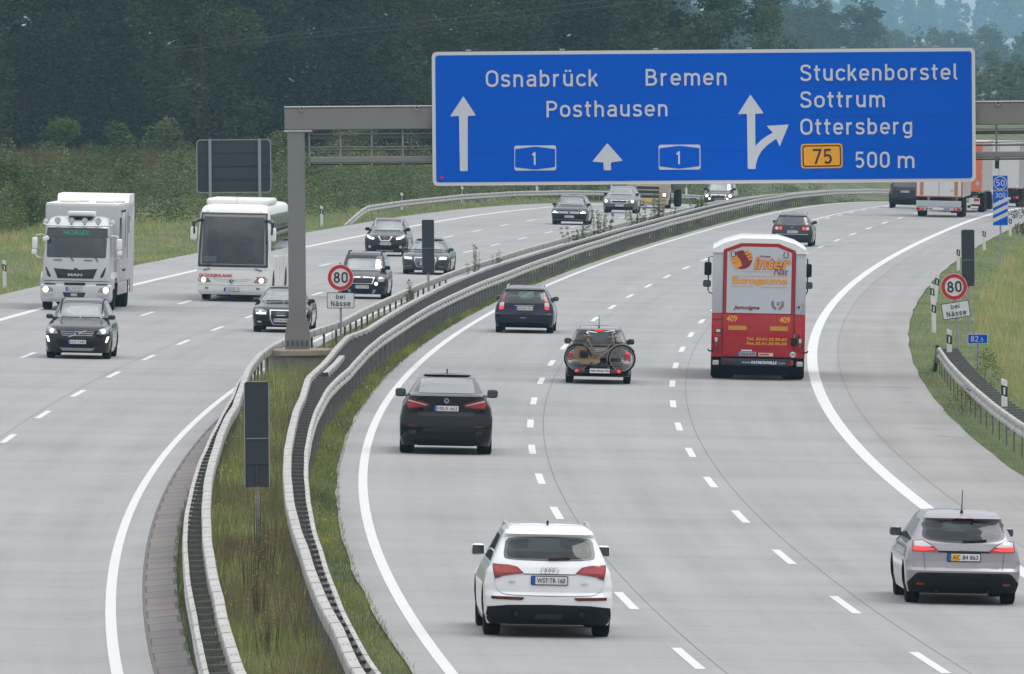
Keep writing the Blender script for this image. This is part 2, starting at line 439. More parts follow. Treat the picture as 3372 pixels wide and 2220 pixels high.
# --- concrete gutter slabs along the median of the inbound road
def gutter_mat():
    m = bpy.data.materials.new('gutter_slabs'); m.use_nodes = True; nt = m.node_tree; b = nt.nodes['Principled BSDF']
    N = lambda t: nt.nodes.new('ShaderNode' + t); L = nt.links.new
    uv = N('UVMap'); uv.uv_map = 'road'; mp = N('Mapping'); mp.inputs['Location'].default_value = (7.6, 0, 0); L(uv.outputs[0], mp.inputs['Vector'])
    br = N('TexBrick'); br.inputs['Color1'].default_value = (.20, .172, .160, 1); br.inputs['Color2'].default_value = (.15, .13, .122, 1)
    br.inputs['Mortar'].default_value = (.035, .033, .028, 1); br.inputs['Scale'].default_value = 1.0
    br.inputs['Mortar Size'].default_value = .085; br.inputs['Brick Width'].default_value = .9; br.inputs['Row Height'].default_value = 2.2; br.offset = .35
    br.inputs['Mortar Smooth'].default_value = .2
    L(mp.outputs[0], br.inputs['Vector'])
    n = N('TexNoise'); n.inputs['Scale'].default_value = 1.3; n.inputs['Detail'].default_value = 8; L(uv.outputs[0], n.inputs['Vector'])
    mx = N('MixRGB'); mx.blend_type = 'MULTIPLY'; mx.inputs['Fac'].default_value = .75; L(br.outputs['Color'], mx.inputs['Color1']); L(n.outputs['Color'], mx.inputs['Color2'])
    gm = N('BrightContrast'); gm.inputs['Bright'].default_value = .055; L(mx.outputs[0], gm.inputs['Color'])
    L(gm.outputs[0], b.inputs['Base Color']); b.inputs['Roughness'].default_value = .9
    return m
strip('gutter_pavement', [-7.56, -7.3, -7.02], zrange(120, 310, 120), gutter_mat(), 0.006)
M_TAR = mat('tar_joint', (.115, .11, .108), .8)
M_PAINT = mat('road_paint_white', (.58, .58, .57), .55, vary=.06, vscale=.6, spec=.4)
strip('gutter_joint', [-7.595, -7.555], zrange(120, 310, 60), M_TAR, 0.013)
for nm, u, w in (('lane_joint', .30, .0065), ('lane_joint', 3.80, .0065), ('shoulder_joint', 8.02, .006), ('lane_joint', -12.2, .008)):
    strip(nm, [u - w, u + w], zrange(100, 640, 160), M_TAR, 0.0125)
# --- painted lines
strip('edge_line', [-3.68, -3.50], zr, M_PAINT, 0.0145)
strip('edge_line', [7.12, 7.41], zr, M_PAINT, 0.0145)
strip('edge_line', [-8.20, -8.03], zr, M_PAINT, 0.0145)
strip('edge_line', [-19.55, -19.27], zr, M_PAINT, 0.0145)
strip('edge_line', [-.42, -.28], zrange(585, 760, 40), M_PAINT, 0.0145)
def dashes(name, u, zfirst, zlast, step=18.0, ln=6.0, w=.15):
    V = []; F = []; z = zfirst
    while z < zlast:
        i = len(V)
        for k in range(5):
            for du in (-w / 2, w / 2): V.append(W(z + ln * k / 4, u + du, .0145))
        F += [(i + 2 * k, i + 2 * k + 1, i + 2 * k + 3, i + 2 * k + 2) for k in range(4)]
        z += step
    me = bpy.data.meshes.new(name); me.from_pydata(V, [], F); o = link_mesh(name, me, M_PAINT, None, None); o['kind'] = 'structure'
dashes('lane_dashes', 0.0, 167 - 54, 575)
dashes('lane_dashes', 0.0, 599, 760, 12.6, 4.5)
dashes('lane_dashes', 3.45, 167 - 54, 760)
dashes('lane_dashes', -12.0, 253.5 - 108, 760)
dashes('lane_dashes', -15.5, 253.5 - 108, 760)
# ------------------------------------------------------------------ guard rails
def rail_mat():
    m = bpy.data.materials.new('galvanised_rail'); m.use_nodes = True; nt = m.node_tree; b = nt.nodes['Principled BSDF']
    N = lambda t: nt.nodes.new('ShaderNode' + t); L = nt.links.new
    uv = N('UVMap'); uv.uv_map = 'rail'; sp = N('SeparateXYZ'); L(uv.outputs[0], sp.inputs[0])
    def tri(sock, period, width, off=0.0):
        a = N('Math'); a.operation = 'ADD'; L(sock, a.inputs[0]); a.inputs[1].default_value = off
        p = N('Math'); p.operation = 'PINGPONG'; L(a.outputs[0], p.inputs[0]); p.inputs[1].default_value = period / 2
        l = N('Math'); l.operation = 'LESS_THAN'; L(p.outputs[0], l.inputs[0]); l.inputs[1].default_value = width; return l.outputs[0]
    seam = tri(sp.outputs['Y'], 4.0, .10)                     # overlap of two lengths of beam
    bolt_y = tri(sp.outputs['Y'], 2.0, .10, .0); bolt_x = tri(sp.outputs['X'], .062, .012)
    bm_ = N('Math'); bm_.operation = 'MULTIPLY'; L(bolt_y, bm_.inputs[0]); L(bolt_x, bm_.inputs[1])
    mxm = N('Math'); mxm.operation = 'MAXIMUM'; L(seam, mxm.inputs[0]); L(bm_.outputs[0], mxm.inputs[1])
    n = N('TexNoise'); n.inputs['Scale'].default_value = 1.0; n.inputs['Detail'].default_value = 7
    mp = N('Mapping'); mp.inputs['Scale'].default_value = (6, .7, 1); L(uv.outputs[0], mp.inputs[0]); L(mp.outputs[0], n.inputs['Vector'])
    rp = N('ValToRGB'); e = rp.color_ramp.elements; e[0].position = .3; e[0].color = (.34, .325, .31, 1); e[1].position = .6; e[1].color = (.425, .412, .395, 1)
    L(n.outputs['Fac'], rp.inputs[0])
    mx = N('MixRGB'); L(mxm.outputs[0], mx.inputs[0]); L(rp.outputs[0], mx.inputs[1]); mx.inputs[2].default_value = (.05, .045, .04, 1)
    L(mx.outputs[0], b.inputs['Base Color']); b.inputs['Roughness'].default_value = .5; b.inputs['Metallic'].default_value = .15
    MATS['rail'] = m; return m
M_RAIL = rail_mat()
M_DARKSTEEL = mat('dark_galvanised_steel', (.055, .057, .060), .55, .3, vary=.3)
M_STEEL = mat('grey_steel', (.30, .30, .31), .5, .3, vary=.12)
M_BAR = mat('bracket_steel', (.13, .13, .13), .5, .3, vary=.3)
PROF_BOX = [(-.075, .62), (-.085, .66), (-.08, .80), (-.065, .825), (.065, .825), (.08, .80), (.085, .66), (.075, .62)]
PROF_W = [(-.03, .46), (.035, .50), (.035, .56), (-.015, .60), (-.015, .635), (.035, .675), (.035, .735), (.02, .765), (-.045, .775), (-.05, .76), (.0, .745), (.015, .725), (.015, .69), (-.035, .645), (-.035, .59), (.015, .55), (.015, .51), (-.04, .475)]
def sweep(name, prof, path, za, zb, step, parent, side=1, m=None, hfun=None):
    zs = list(np.arange(za, zb, step)) + [zb]; px = [p[0] for p in path]; pu = [p[1] for p in path]
    org = parent.location; V = []; UV = []; s = [0.0]
    for a, b in zip(prof, prof[1:] + prof[:1]): s.append(s[-1] + math.dist(a, b))
    n = len(prof)
    wv = lambda z:   .004 * math.sin(z * .21) + .003 * math.sin(z * .47 + 1)
    for z in zs:
        u = float(np.interp(z, px, pu)) + wv(z); dh = (hfun(z) if hfun else 0.0) + .008 * math.sin(z * .17 + 2)
        for k, (a, h) in enumerate(prof):
            p = W(z, u + side * a, h + dh); V.append((p[0] - org[0], p[1] - org[1], p[2] - org[2])); UV.append((s[k], z))
    F = [(i * n + k, i * n + (k + 1) % n, (i + 1) * n + (k + 1) % n, (i + 1) * n + k) for i in range(len(zs) - 1) for k in range(n)]
    F += [tuple(range(n)), tuple((len(zs) - 1) * n + k for k in range(n))]
    me = bpy.data.meshes.new(name); me.from_pydata(V, [], F)
    uv = me.uv_layers.new(name='rail'); li = np.empty(len(me.loops), int); me.loops.foreach_get('vertex_index', li)
    uv.data.foreach_set('uv', np.array(UV)[li].ravel())
    bm = bmesh.new(); bm.from_mesh(me); bmesh.ops.recalc_face_normals(bm, faces=bm.faces[:]); bm.to_mesh(me); bm.free()
    return link_mesh(name, me, m or M_RAIL, parent, 22)
def bracket_mb(w, hgt=.70, post=True, drop=.0):
    b = MB(); b.box((0, 0, hgt - .02), (w, .055, .05))
    if post: b.box((-w / 2 + .02, 0, hgt / 2 - .05), (.055, .09, hgt + .1)); b.box((w / 2 - .02, .0, hgt / 2 - .05), (.05, .08, hgt + .1))
    return b
def brackets(parent, pa, pb, za, zb, step, name='bracket', most=100, post=True):
    org = parent.location; zs = list(np.arange(za, zb, step)); rest = MB(); me = None
    for i, z in enumerate(zs):
        ua = float(np.interp(z, [p[0] for p in pa], [p[1] for p in pa])); ub = float(np.interp(z, [p[0] for p in pb], [p[1] for p in pb]))
        w = ub - ua; p = W(z, (ua + ub) / 2); h = heading(z)
        if i < most:
            if me is None:
                o = bracket_mb(1.0, .70, False).build(name, M_BAR, parent); me = o.data
                q = bracket_mb(1.0, .70, True).build(name, M_BAR, parent); me2 = q.data; bpy.data.objects.remove(q)
            else:
                o = bpy.data.objects.new(name, me2 if i % 2 else me); COL.objects.link(o); o.parent = parent
            o.location = (p[0] - org[0], p[1] - org[1], p[2] - org[2]); o.rotation_euler = (0, 0, h); o.scale = (w, 1, 1)
        else:
            t = bracket_mb(w, .70, post); M = Matrix.Rotation(h, 3, 'Z')
            rest.add([M @ Vector(v) + Vector(p) - Vector(org) for v in t.v], t.f)
    if rest.v: tag(rest.build(name, M_BAR, parent), kind='stuff')

RBL = [(90, -5.6), (152, -5.36), (163, -5.21), (173, -5.16), (188, -5.07), (200, -5.05), (232, -5.05), (251, -5.09), (273, -5.19), (288, -5.38), (301, -5.34), (311, -5.42), (331, -5.62), (339, -5.36), (362, -5.40), (404, -5.6), (433, -5.65), (470, -5.40), (507, -5.15), (553, -5.15), (606, -5.5), (648, -5.5), (700, -5.3), (1090, -5.3)]
RBR = [(90, -5.3), (154, -5.09), (173, -4.91), (188, -4.80), (205, -4.72), (228, -4.68), (267, -4.70), (280, -4.72), (296, -4.55), (316, -4.62), (347, -4.58), (386, -4.55), (424, -4.35), (443, -4.28), (700, -4.28), (1090, -4.28)]
LBR = [(90, -7.0), (154, -6.79), (174, -6.60), (202, -6.51), (236, -6.52), (270, -6.66), (288, -6.95), (306, -7.37), (320, -7.58), (336, -7.55), (345, -7.1), (354, -6.68), (399, -6.73), (425, -6.83), (470, -6.7), (553, -6.55), (1090, -6.5)]
LBL = [(90, -7.4), (155, -7.2), (170, -7.02), (196, -6.90), (223, -6.80), (242, -6.78), (259, -6.80), (278, -6.95), (290, -7.16), (298, -7.28)]
M_SHADED_SOIL = mat('shaded_median_soil', (.016, .016, .012), .95, vary=.4, vscale=3)  # near-black ground strips, the shade under the rails put into their colour
rb_ = lambda t, d: (lambda z: float(np.interp(z, [p[0] for p in t], [p[1] for p in t])) + d)
strip('median_soil_shade', [rb_(RBL, -.16), rb_(RBL, .1), rb_(RBR, .02)], zrange(100, 700, 160), M_SHADED_SOIL, .02)
strip('median_soil_shade', [rb_(LBL, .0), rb_(LBR, .08)], zrange(100, 297, 60), M_SHADED_SOIL, .02)
g = tag(empty('guard_rail', W(120, -5.2)), 'double steel guard rail with ladder-like cross bars on the outbound side of the median', 'guard rail', 'steel guard rails')
sweep('rail', PROF_BOX, RBL, 95, 1080, 2.0, g)
sweep('rail', PROF_W, RBR, 95, 1080, 2.0, g)
sweep('rail', [(a, h - .02) for a, h in PROF_BOX], [(z, u + .30) for z, u in RBL if 250 < z < 320], 292, 309, 2.0, g)
brackets(g, RBL, RBR, 150, 700, 2.0)
g = tag(empty('guard_rail', W(120, -6.9)), 'steel guard rail along the inbound lanes that bulges around the concrete gantry base', 'guard rail', 'steel guard rails')
sweep('rail', PROF_BOX, LBR, 95, 1080, 2.0, g)
sweep('rail', PROF_W, LBL, 95, 298, 2.0, g, -1)
brackets(g, LBL, LBR, 150, 296, 2.0)
pm = None
for z in np.arange(300, 432, 4.0):
    p = W(z, float(np.interp(z, [q[0] for q in LBR], [q[1] for q in LBR])))
    if pm is None: o = MB().box((0, 0, .30), (.06, .09, .66)).build('post', M_DARKSTEEL, g); pm = o.data
    else: o = bpy.data.objects.new('post', pm); COL.objects.link(o); o.parent = g
    o.location = Vector(p) - g.location; o.rotation_euler.z = heading(z)
VG = [(90, 10.75), (332, 10.70)]
g = tag(empty('guard_rail', W(300, 10.9)), 'steel guard rail with dark bars sticking out behind it on the right grass verge', 'guard rail', 'steel guard rails')
sweep('rail', [(a, h) for a, h in PROF_W], VG, 100, 331, 1.5, g, -1, hfun=lambda z: -max(0, z - 329) * .12)
MB().add([Vector(W(z, u, h)) - g.location for z, u, h in ((331, 10.66, .76), (331, 10.76, .76), (334.5, 10.58, -.1), (334.5, 10.66, -.1), (331, 10.66, .48), (331, 10.76, .48), (333, 10.6, -.1), (333, 10.7, -.1))], [(0, 1, 3, 2), (0, 2, 6, 4), (4, 6, 7, 5), (1, 5, 7, 3), (0, 4, 5, 1), (2, 3, 7, 6)]).build('end_ramp', M_RAIL, g)
brackets(g, [(90, 10.78), (332, 10.74)], [(90, 11.35), (332, 11.27)], 232, 331, 2.0)
FL = [(580, -22.7), (600, -22.9), (1090, -22.9)]
g = tag(empty('guard_rail', W(600, -22.8)), 'long single guard rail rising from the ground beside the hedge on the far left', 'guard rail', 'steel guard rails')
sweep('rail', PROF_W, FL, 590, 1080, 3.0, g, 1, hfun=lambda z: -max(0, 604 - z) * .055)
pm = None
for i, z in enumerate(np.arange(604, 1000, 4.0)):
    p = W(z, -23.0)
    if pm is None: o = MB().box((0, 0, .30), (.06, .10, .70)).build('post', M_STEEL, g); pm = o.data
    else: o = bpy.data.objects.new('post', pm); COL.objects.link(o); o.parent = g
    o.location = Vector(p) - g.location

# ------------------------------------------------------------------ sign gantry
M_GANTRY = mat('gantry_grey_paint', (.205, .195, .19), .6, .1, vary=.10, vscale=1.5, bump=.1)
M_CONC = mat('foundation_concrete', (.30, .245, .20), .9, vary=.28, vscale=3, bump=.4)
M_CONC2 = mat('foundation_concrete_side', (.21, .20, .18), .9, vary=.45, vscale=4, bump=.5)
GZ = 326.0
bp = W(GZ, -6.80)
fd = tag(empty('gantry_foundation', bp), 'round concrete foundation block under the gantry post in the median', 'foundation')
MB().lathe([(.93, -.5), (.93, .50)], n=40).build('block', M_CONC2, fd)
MB().lathe([(.95, .50), (1.01, .53), (1.01, .66), (.98, .69)], n=40).build('cap', M_CONC, fd)
ga = tag(empty('sign_gantry', (-5.85, GZ, bp[2] + .69)), 'grey steel gantry reaching from the median post across the outbound lanes', 'gantry')
zb = ga.location.z
def gb(x0, x1, y0, y1, z0, z1, mb): return mb.rbox(((x0 + x1) / 2 + 5.85, (y0 + y1) / 2, (z0 + z1) / 2 - zb), (x1 - x0, y1 - y0, z1 - z0), .025, 1)
for px in (-5.85, 15.6):
    m = MB(); gb(px - .235, px + .235, -.24, .24, zb + .02, 6.66, m)
    m.prism([(px + 5.85 - .34, 0.02), (px + 5.85 + .34, 0.02), (px + 5.85 + .34, .42), (px + 5.85 + .25, .85), (px + 5.85 - .25, .85), (px + 5.85 - .34, .42)], -.30, .30)
    p = m.build('post', M_GANTRY, ga)
    m = MB()
    for k in range(5): m.box((px + 5.85 - .26 + .13 * k, -.325, .17), (.035, .05, .16))
    m.build('anchor_bolt', M_DARKSTEEL, p)
m = MB(); gb(-6.16, 15.95, -.25, .25, 6.66, 7.27, m); bm_o = m.build('beam', M_GANTRY, ga)
m = MB(); gb(-6.18, 15.97, -.27, .27, 7.27, 7.31, m); gb(-6.18, -5.4, -.27, .27, 6.60, 6.66, m); m.build('cap_plate', mat('gantry_edge', (.36, .355, .35), .5, .2), ga)
for X in (-5.68, -2.55, 13.3):
    m = MB(); ring = [(X + 5.85 + .055 * math.cos(R(t)), -.285, 7.24 - zb + .055 * math.sin(R(t))) for t in range(0, 361, 30)]
    m.tube(ring, .022, 6, False); m.build('lifting_lug', M_STEEL, ga)
wk = MB()
for X in list(np.arange(-5.49, 15.5, .852)): gb(X - .028, X + .028, -.16, -.09, 5.66, 6.66, wk)
wk.build('hanger', M_STEEL, ga)
for z0, z1, yy in ((6.53, 6.56, -.2), (6.40, 6.50, .15), (6.175, 6.205, -.2), (6.08, 6.13, .15), (5.76, 5.93, -.2)):
    m = MB(); gb(-5.49, 15.3, yy, yy + .06, z0, z1, m); m.build('walkway_rail', M_GANTRY, ga)
m = MB(); gb(-5.45, 15.3, -.1, .75, 5.70, 5.74, m); m.build('walkway_floor', M_DARKSTEEL, ga)

# --- the big blue direction sign
M_BLUE = mat('sign_blue', (.0, .096, .56), .7, vary=.05, vscale=.5, spec=.04)
M_SIGNW = mat('sign_white', (.56, .585, .64), .5)
M_BORDER = mat('sign_border', (.60, .60, .61), .5)
M_ORANGE = mat('sign_orange', (.80, .34, .012), .5)
M_BLACK = mat('sign_black', (.012, .012, .014), .5)
M_RED = mat('sign_red', (.50, .010, .016), .5)
SC = (5.273, GZ - .46, 6.94)
bs = tag(empty('direction_sign', SC), 'wide blue direction sign with white place names and arrows above the outbound lanes', 'direction sign')
hw_, hh_ = 7.40, 1.825
MB().prism(rrect(-hw_, -hh_, hw_, hh_, .14), 0, .06).build('board', M_BORDER, bs)
MB().prism(rrect(-hw_ + .095, -hh_ + .095, hw_ - .095, hh_ - .095, .08), -.008, -.001).build('blue_face', M_BLUE, bs)
M_SEAM = mat('sign_seam', (.002, .045, .30), .5)
for zz in (.90, -.02, -.92):
    MB().box((0, -.0105, zz), (2 * hw_ - .2, .003, .007)).build('seam', M_SEAM, bs)
for k in range(6):
    MB().rbox((-6.4 + k * 2.55, .02, hh_ + .03), (.14, .05, .05), .01, 1).build('clip', M_STEEL, bs)
_c, _s = math.cos(R(.45)), math.sin(R(.45))
def S(x, y):
    dx, dy = x - 1635, y - 272
    return ((_c * dx - _s * dy) / 85.19, -(_s * dx + _c * dy) / 85.19)
def sign_word(txt, xl, yb, xr, cap_px, y=-.022):
    x0, z0 = S(xl, yb); m = MB(); stroke_text(m, txt, x0, z0, cap_px / 85.19, (xr - xl) / 85.19, y)
    return m.build('lettering', M_SIGNW, bs, None)
sign_word('Osnabrück', 1130, 203, 1388, 39); sign_word('Bremen', 1500, 200, 1688, 39); sign_word('Posthausen', 1270, 273, 1551, 38)
sign_word('Stuckenborstel', 1860, 189, 2226, 38); sign_word('Sottrum', 1860, 251, 2055, 38); sign_word('Ottersberg', 1860, 314, 2119, 38)
sign_word('500', 1986, 391, 2066, 38); sign_word('m', 2085, 391, 2124, 38)
def flat(pts, name, m, y0=-.020, y1=-.009, par=None): return MB().prism([S(*p) for p in pts], y0, y1).build(name, m, par or bs, None)
def rnd(pts, r):
    out = []; n = len(pts)
    for i in range(n):
        a, b, c = np.array(pts[i - 1], float), np.array(pts[i], float), np.array(pts[(i + 1) % n], float)
        d1 = (a - b) / np.linalg.norm(a - b); d2 = (c - b) / np.linalg.norm(c - b)
        for t in (0, .5, 1): out.append(tuple(b + d1 * r * (1 - t) ** 2 + d2 * r * t ** 2))
    return out
flat(rnd([(1077, 224), (1106, 269), (1087, 270), (1087, 398), (1069, 398), (1067, 270), (1046, 271)], 2), 'arrow', M_SIGNW)
flat(rnd([(1411, 333), (1447, 374), (1419, 378), (1420, 396), (1403, 396), (1402, 378), (1376, 376)], 2), 'arrow', M_SIGNW)
flat(rnd([(1743, 220), (1774, 264), (1754, 265), (1755, 393), (1737, 393), (1735, 265), (1714, 266)], 2), 'arrow', M_SIGNW)
outer = [(1755, 393), (1756, 382), (1761, 365), (1770, 350), (1782, 338), (1797, 327), (1803, 323)]
inner = [(1795, 309), (1782, 316), (1768, 326), (1757, 337), (1752, 346)]
flat(outer + [(1811, 341), (1832, 290), (1781, 293)] + inner + [(1745, 360), (1745, 393)], 'arrow', M_SIGNW, -.0225, -.009)
for x0, y0, x1, y1 in ((1195, 339, 1292, 397), (1530, 337, 1627, 395)):
    sh = flat(rnd([(x0, y0), (x1, y0 - .8), (x1 + .5, y1 - .8), (x0 + .5, y1)], 5), 'route_shield', M_SIGNW)
    cx = (x0 + x1) / 2
    flat(rnd([(x0 + 2, y0 + 8), (cx, y0 + 2), (x1 - 2, y0 + 7.5), (x1 - 2, y1 - 8.5), (cx, y1 - 2.5), (x0 + 2, y1 - 8)], 2), 'shield_field', M_BLUE, -.027, -.0205, sh)
    mm = MB(); a, b = S(cx - 7, y1 - 13); stroke_text(mm, '1', a, b, 30 / 85.19, 8.6 / 85.19, -.034); mm.build('numeral', M_SIGNW, sh, None)
fed = flat(rnd([(1860, 335), (1956.5, 333.5), (1957.5, 390.5), (1861, 392)], 7), 'route_plate', M_ORANGE)
flat(rnd([(1863.5, 338.5), (1953, 337), (1954, 387), (1864.5, 388.5)], 6), 'plate_outline', M_BLACK, -.024, -.0205, fed)
flat(rnd([(1866.5, 341.5), (1950, 340), (1951, 384), (1867.5, 385.5)], 4), 'plate_field', M_ORANGE, -.028, -.0245, fed)
mm = MB(); a, b = S(1888, 381.5); stroke_text(mm, '75', a, b, 35 / 85.19, 44 / 85.19, -.034); mm.build('numeral', M_BLACK, fed, None)
flat(rnd([(1023.5, 409), (1030.5, 409), (1030.5, 416), (1023.5, 416)], 2), 'sticker', M_RED)

# ------------------------------------------------------------------ smaller signs
M_SIGNBRIGHT = mat('sign_plate_white', (.66, .67, .69), .5)
M_SIGNBACK = mat('sign_back_grey', (.030, .038, .047), .6, .2, vary=.12)
M_POLE = mat('galvanised_pole', (.30, .31, .32), .5, .4)
def disc(c, r, n=40): return [(c[0] + r * math.cos(2 * math.pi * k / n), c[1] + r * math.sin(2 * math.pi * k / n)) for k in range(n)]
def speed_sign(loc, zc, label, tilt=0.0, lean=0.0, rad=.385):
    t = tag(empty('speed_sign', loc, (0, lean, 0)), label, 'road sign', 'speed limit signs')
    MB().tube([(0, .04, -.3), (0, .04, zc + .44)], .035, 10).build('pole', M_POLE, t)
    d = MB().prism(disc((0, zc), rad), -.02, .0).build('disc', M_SIGNBRIGHT, t)
    ring = MB(); n = 40
    o, i = disc((0, zc), rad * .965, n), disc((0, zc), rad * .70, n)
    for k in range(n):
        j = (k + 1) % n
        ring.add([(o[k][0], -.026, o[k][1]), (o[j][0], -.026, o[j][1]), (i[j][0], -.026, i[j][1]), (i[k][0], -.026, i[k][1]),
                  (o[k][0], -.019, o[k][1]), (o[j][0], -.019, o[j][1]), (i[j][0], -.019, i[j][1]), (i[k][0], -.019, i[k][1])],
                 [(0, 1, 2, 3), (4, 7, 6, 5), (0, 4, 5, 1), (3, 2, 6, 7)])
    ring.build('red_ring', M_RED, d, None)
    m = MB(); stroke_text(m, '80', -.19, zc - .155, .315, .40, -.030, .15); m.build('numeral', M_BLACK, d, None)
    q = MB().prism(rrect(-.405, -.235, .405, .235, .03), -.02, 0).build('plate', M_BLACK, t)
    w = MB().prism(rrect(-.385, -.215, .385, .215, .02), -.026, -.019).build('plate_field', M_SIGNBRIGHT, q)
    m = MB(); stroke_text(m, 'bei', -.13, .045, .135, .25, -.031, .14); stroke_text(m, 'Nässe', -.285, -.165, .15, .57, -.031, .14); m.build('lettering', M_BLACK, q, None)
    q.location = (0, 0, zc - rad - .29); q.rotation_euler = (0, tilt, 0)
    return t
from math import tan
def pix_z(px, py, Z): # height above the road plane of a point seen in the photograph at distance Z
    dx, dy = px - 1686, py - 1110
    return 8.75 - (_s * dx + _c * dy + 939) * Z / 39346
def pix_x(px, py, Z): return (_c * (px - 1686) - _s * (py - 1110)) * Z / 39346
lz = 352.0; p = W(lz, -7.05); speed_sign((pix_x(1121, 914, lz), lz, p[2]), pix_z(1121, 914, lz) - p[2], 'round 80 speed sign with wet road plate standing in the median')
lz = 346.0; p = W(lz, 11.7); speed_sign((pix_x(3160, 1100, lz), lz, p[2]), pix_z(3141, 944, lz) - p[2], 'round 80 speed sign leaning over the right grass verge', R(-4.5), R(-4.0))
def back_panel(px, ytop, Z, u, label):
    p = W(Z, u); x = pix_x(px, ytop, Z)
    t = tag(empty('warning_panel', (x, Z, p[2])), label, 'sign panel', 'tall narrow sign panels seen from behind')
    zt = pix_z(px, ytop, Z) - p[2]; h = 1.79; w = .405
    MB().tube([(0, .05, -.4), (0, .05, zt - .02)], .035, 10).build('pole', M_POLE, t)
    MB().prism(rrect(-w / 2, zt - h, w / 2, zt, .03), -.02, .015).build('panel', M_SIGNBACK, t)
    MB().box((0, -.03, zt - .96), (w - .03, .015, .014)).build('seam', M_STEEL, t)
    MB().box((0, -.03, zt - 1.38), (w - .03, .02, .025)).build('crossbar', M_DARKSTEEL, t)
    MB().box((0, -.03, zt - 1.58), (.03, .02, .36)).build('clamp_rail', M_DARKSTEEL, t)
    e = MB(); e.box((-w / 2 - .004, -.004, zt - h / 2), (.014, .05, h - .06)); e.box((w / 2 + .004, -.004, zt - h / 2), (.014, .05, h - .06)); e.box((0, -.004, zt + .004), (w - .06, .05, .014))
    e.build('edge_trim', M_POLE, t)
back_panel(1409, 724, 404, -6.2, 'narrow dark sign back in front of the grey saloon beyond the gantry post')
back_panel(844, 1258, 203, -5.75, 'narrow dark sign back standing among weeds between the median guard rails')
back_panel(3187, 757, 380, 12.3, 'narrow dark sign back behind the round speed sign on the right verge')
# back of the advance sign by the inbound road
Z = 572.0; x = pix_x(770, 547, Z); p = W(Z, -27)
t = tag(empty('traffic_sign', (x, Z, p[2])), 'large dark sign seen from behind on two poles before the hedge', 'road sign')
za, zt = pix_z(770, 634, Z) - p[2], pix_z(770, 460, Z) - p[2]; w = 3.54
MB().prism(rrect(-w / 2, za, w / 2, zt, .18), 0, .03).build('panel', M_SIGNBACK, t)
o_, i_ = rrect(-w / 2 - .02, za - .02, w / 2 + .02, zt + .02, .2), rrect(-w / 2 + .03, za + .03, w / 2 - .03, zt - .03, .16)
m = MB()
for k in range(len(o_)):
    j = (k + 1) % len(o_)
    m.add([(o_[k][0], -.03, o_[k][1]), (o_[j][0], -.03, o_[j][1]), (i_[j][0], -.03, i_[j][1]), (i_[k][0], -.03, i_[k][1]), (o_[k][0], .02, o_[k][1]), (o_[j][0], .02, o_[j][1])], [(0, 1, 2, 3), (0, 4, 5, 1)])
m.build('edge_trim', M_POLE, t, None)
for k in (1, 2, 3): MB().box((0, -.02, za + (zt - za) * k / 4), (w - .1, .03, .03)).build('seam', M_BLACK, t)
for xx in (pix_x(692, 547, Z) - x, pix_x(855, 547, Z) - x): MB().box((xx, -.09, zt / 2 + .0), (.14, .12, zt + .1)).build('pole', M_POLE, t)
# kilometre plate
Z = 336.0; p = W(Z, 11.95); x = pix_x(3220, 1116, Z)
t = tag(empty('kilometre_sign', (x, Z, p[2])), 'small blue kilometre plate on a short pole above the right guard rail', 'road sign')
zc = pix_z(3220, 1116, Z) - p[2]
MB().tube([(0, .03, -.3), (0, .03, zc)], .03, 8).build('pole', M_POLE, t)
MB().prism(rrect(-.285, zc - .14, .285, zc + .14, .03), -.015, .01).build('plate', M_BORDER, t)
MB().prism(rrect(-.265, zc - .12, .265, zc + .12, .02), -.021, -.014).build('plate_field', M_BLUE, t)
m = MB(); stroke_text(m, '82', -.19, zc - .08, .165, .20, -.027); stroke_text(m, ',5', .035, zc - .08, .11, .12, -.027); m.build('lettering', M_SIGNW, t, None)
# 300 m marker with advisory speed
Z = 486.0; p = W(Z, 12.0); x = pix_x(3294, 660, Z)
t = tag(empty('exit_marker', (x, Z, p[2])), 'tall blue exit countdown marker with three slanted bars and a ringed 50', 'road sign')
zt, zm, zl = (pix_z(3294, y, Z) - p[2] for y in (577, 627, 743)); w2 = .315
MB().tube([(0, .04, -.3), (0, .04, zt - .1)], .035, 8).build('pole', M_POLE, t)
for a, b in ((zm + .012, zt), (zl, zm - .012)):
    q = MB().prism(rrect(-w2, a, w2, b, .03), -.02, .0).build('plate', M_BORDER, t)
    MB().prism(rrect(-w2 + .018, a + .018, w2 - .018, b - .018, .02), -.026, -.019).build('plate_field', M_BLUE, q)
zc = (zm + zt) / 2; m = MB(); ribbon(m, disc((0, zc), .255), .03, -.032, .006, True); m.build('ring', M_SIGNW, t, None)
m = MB(); stroke_text(m, '50', -.165, zc - .13, .26, .34, -.033); m.build('numeral', M_SIGNW, t, None)
m = MB(); stroke_text(m, '300', -.2, zm - .30, .20, .40, -.033); stroke_text(m, 'm', -.075, zm - .50, .14, .16, -.033); m.build('lettering', M_SIGNW, t, None)
for k in range(3):
    zz = zl + .12 + k * .30
    MB().prism([(-w2 + .018, zz), (w2 - .018, zz + .28), (w2 - .018, zz + .45), (-w2 + .018, zz + .17)], -.031, -.025).build('bar', M_SIGNW, t, None)

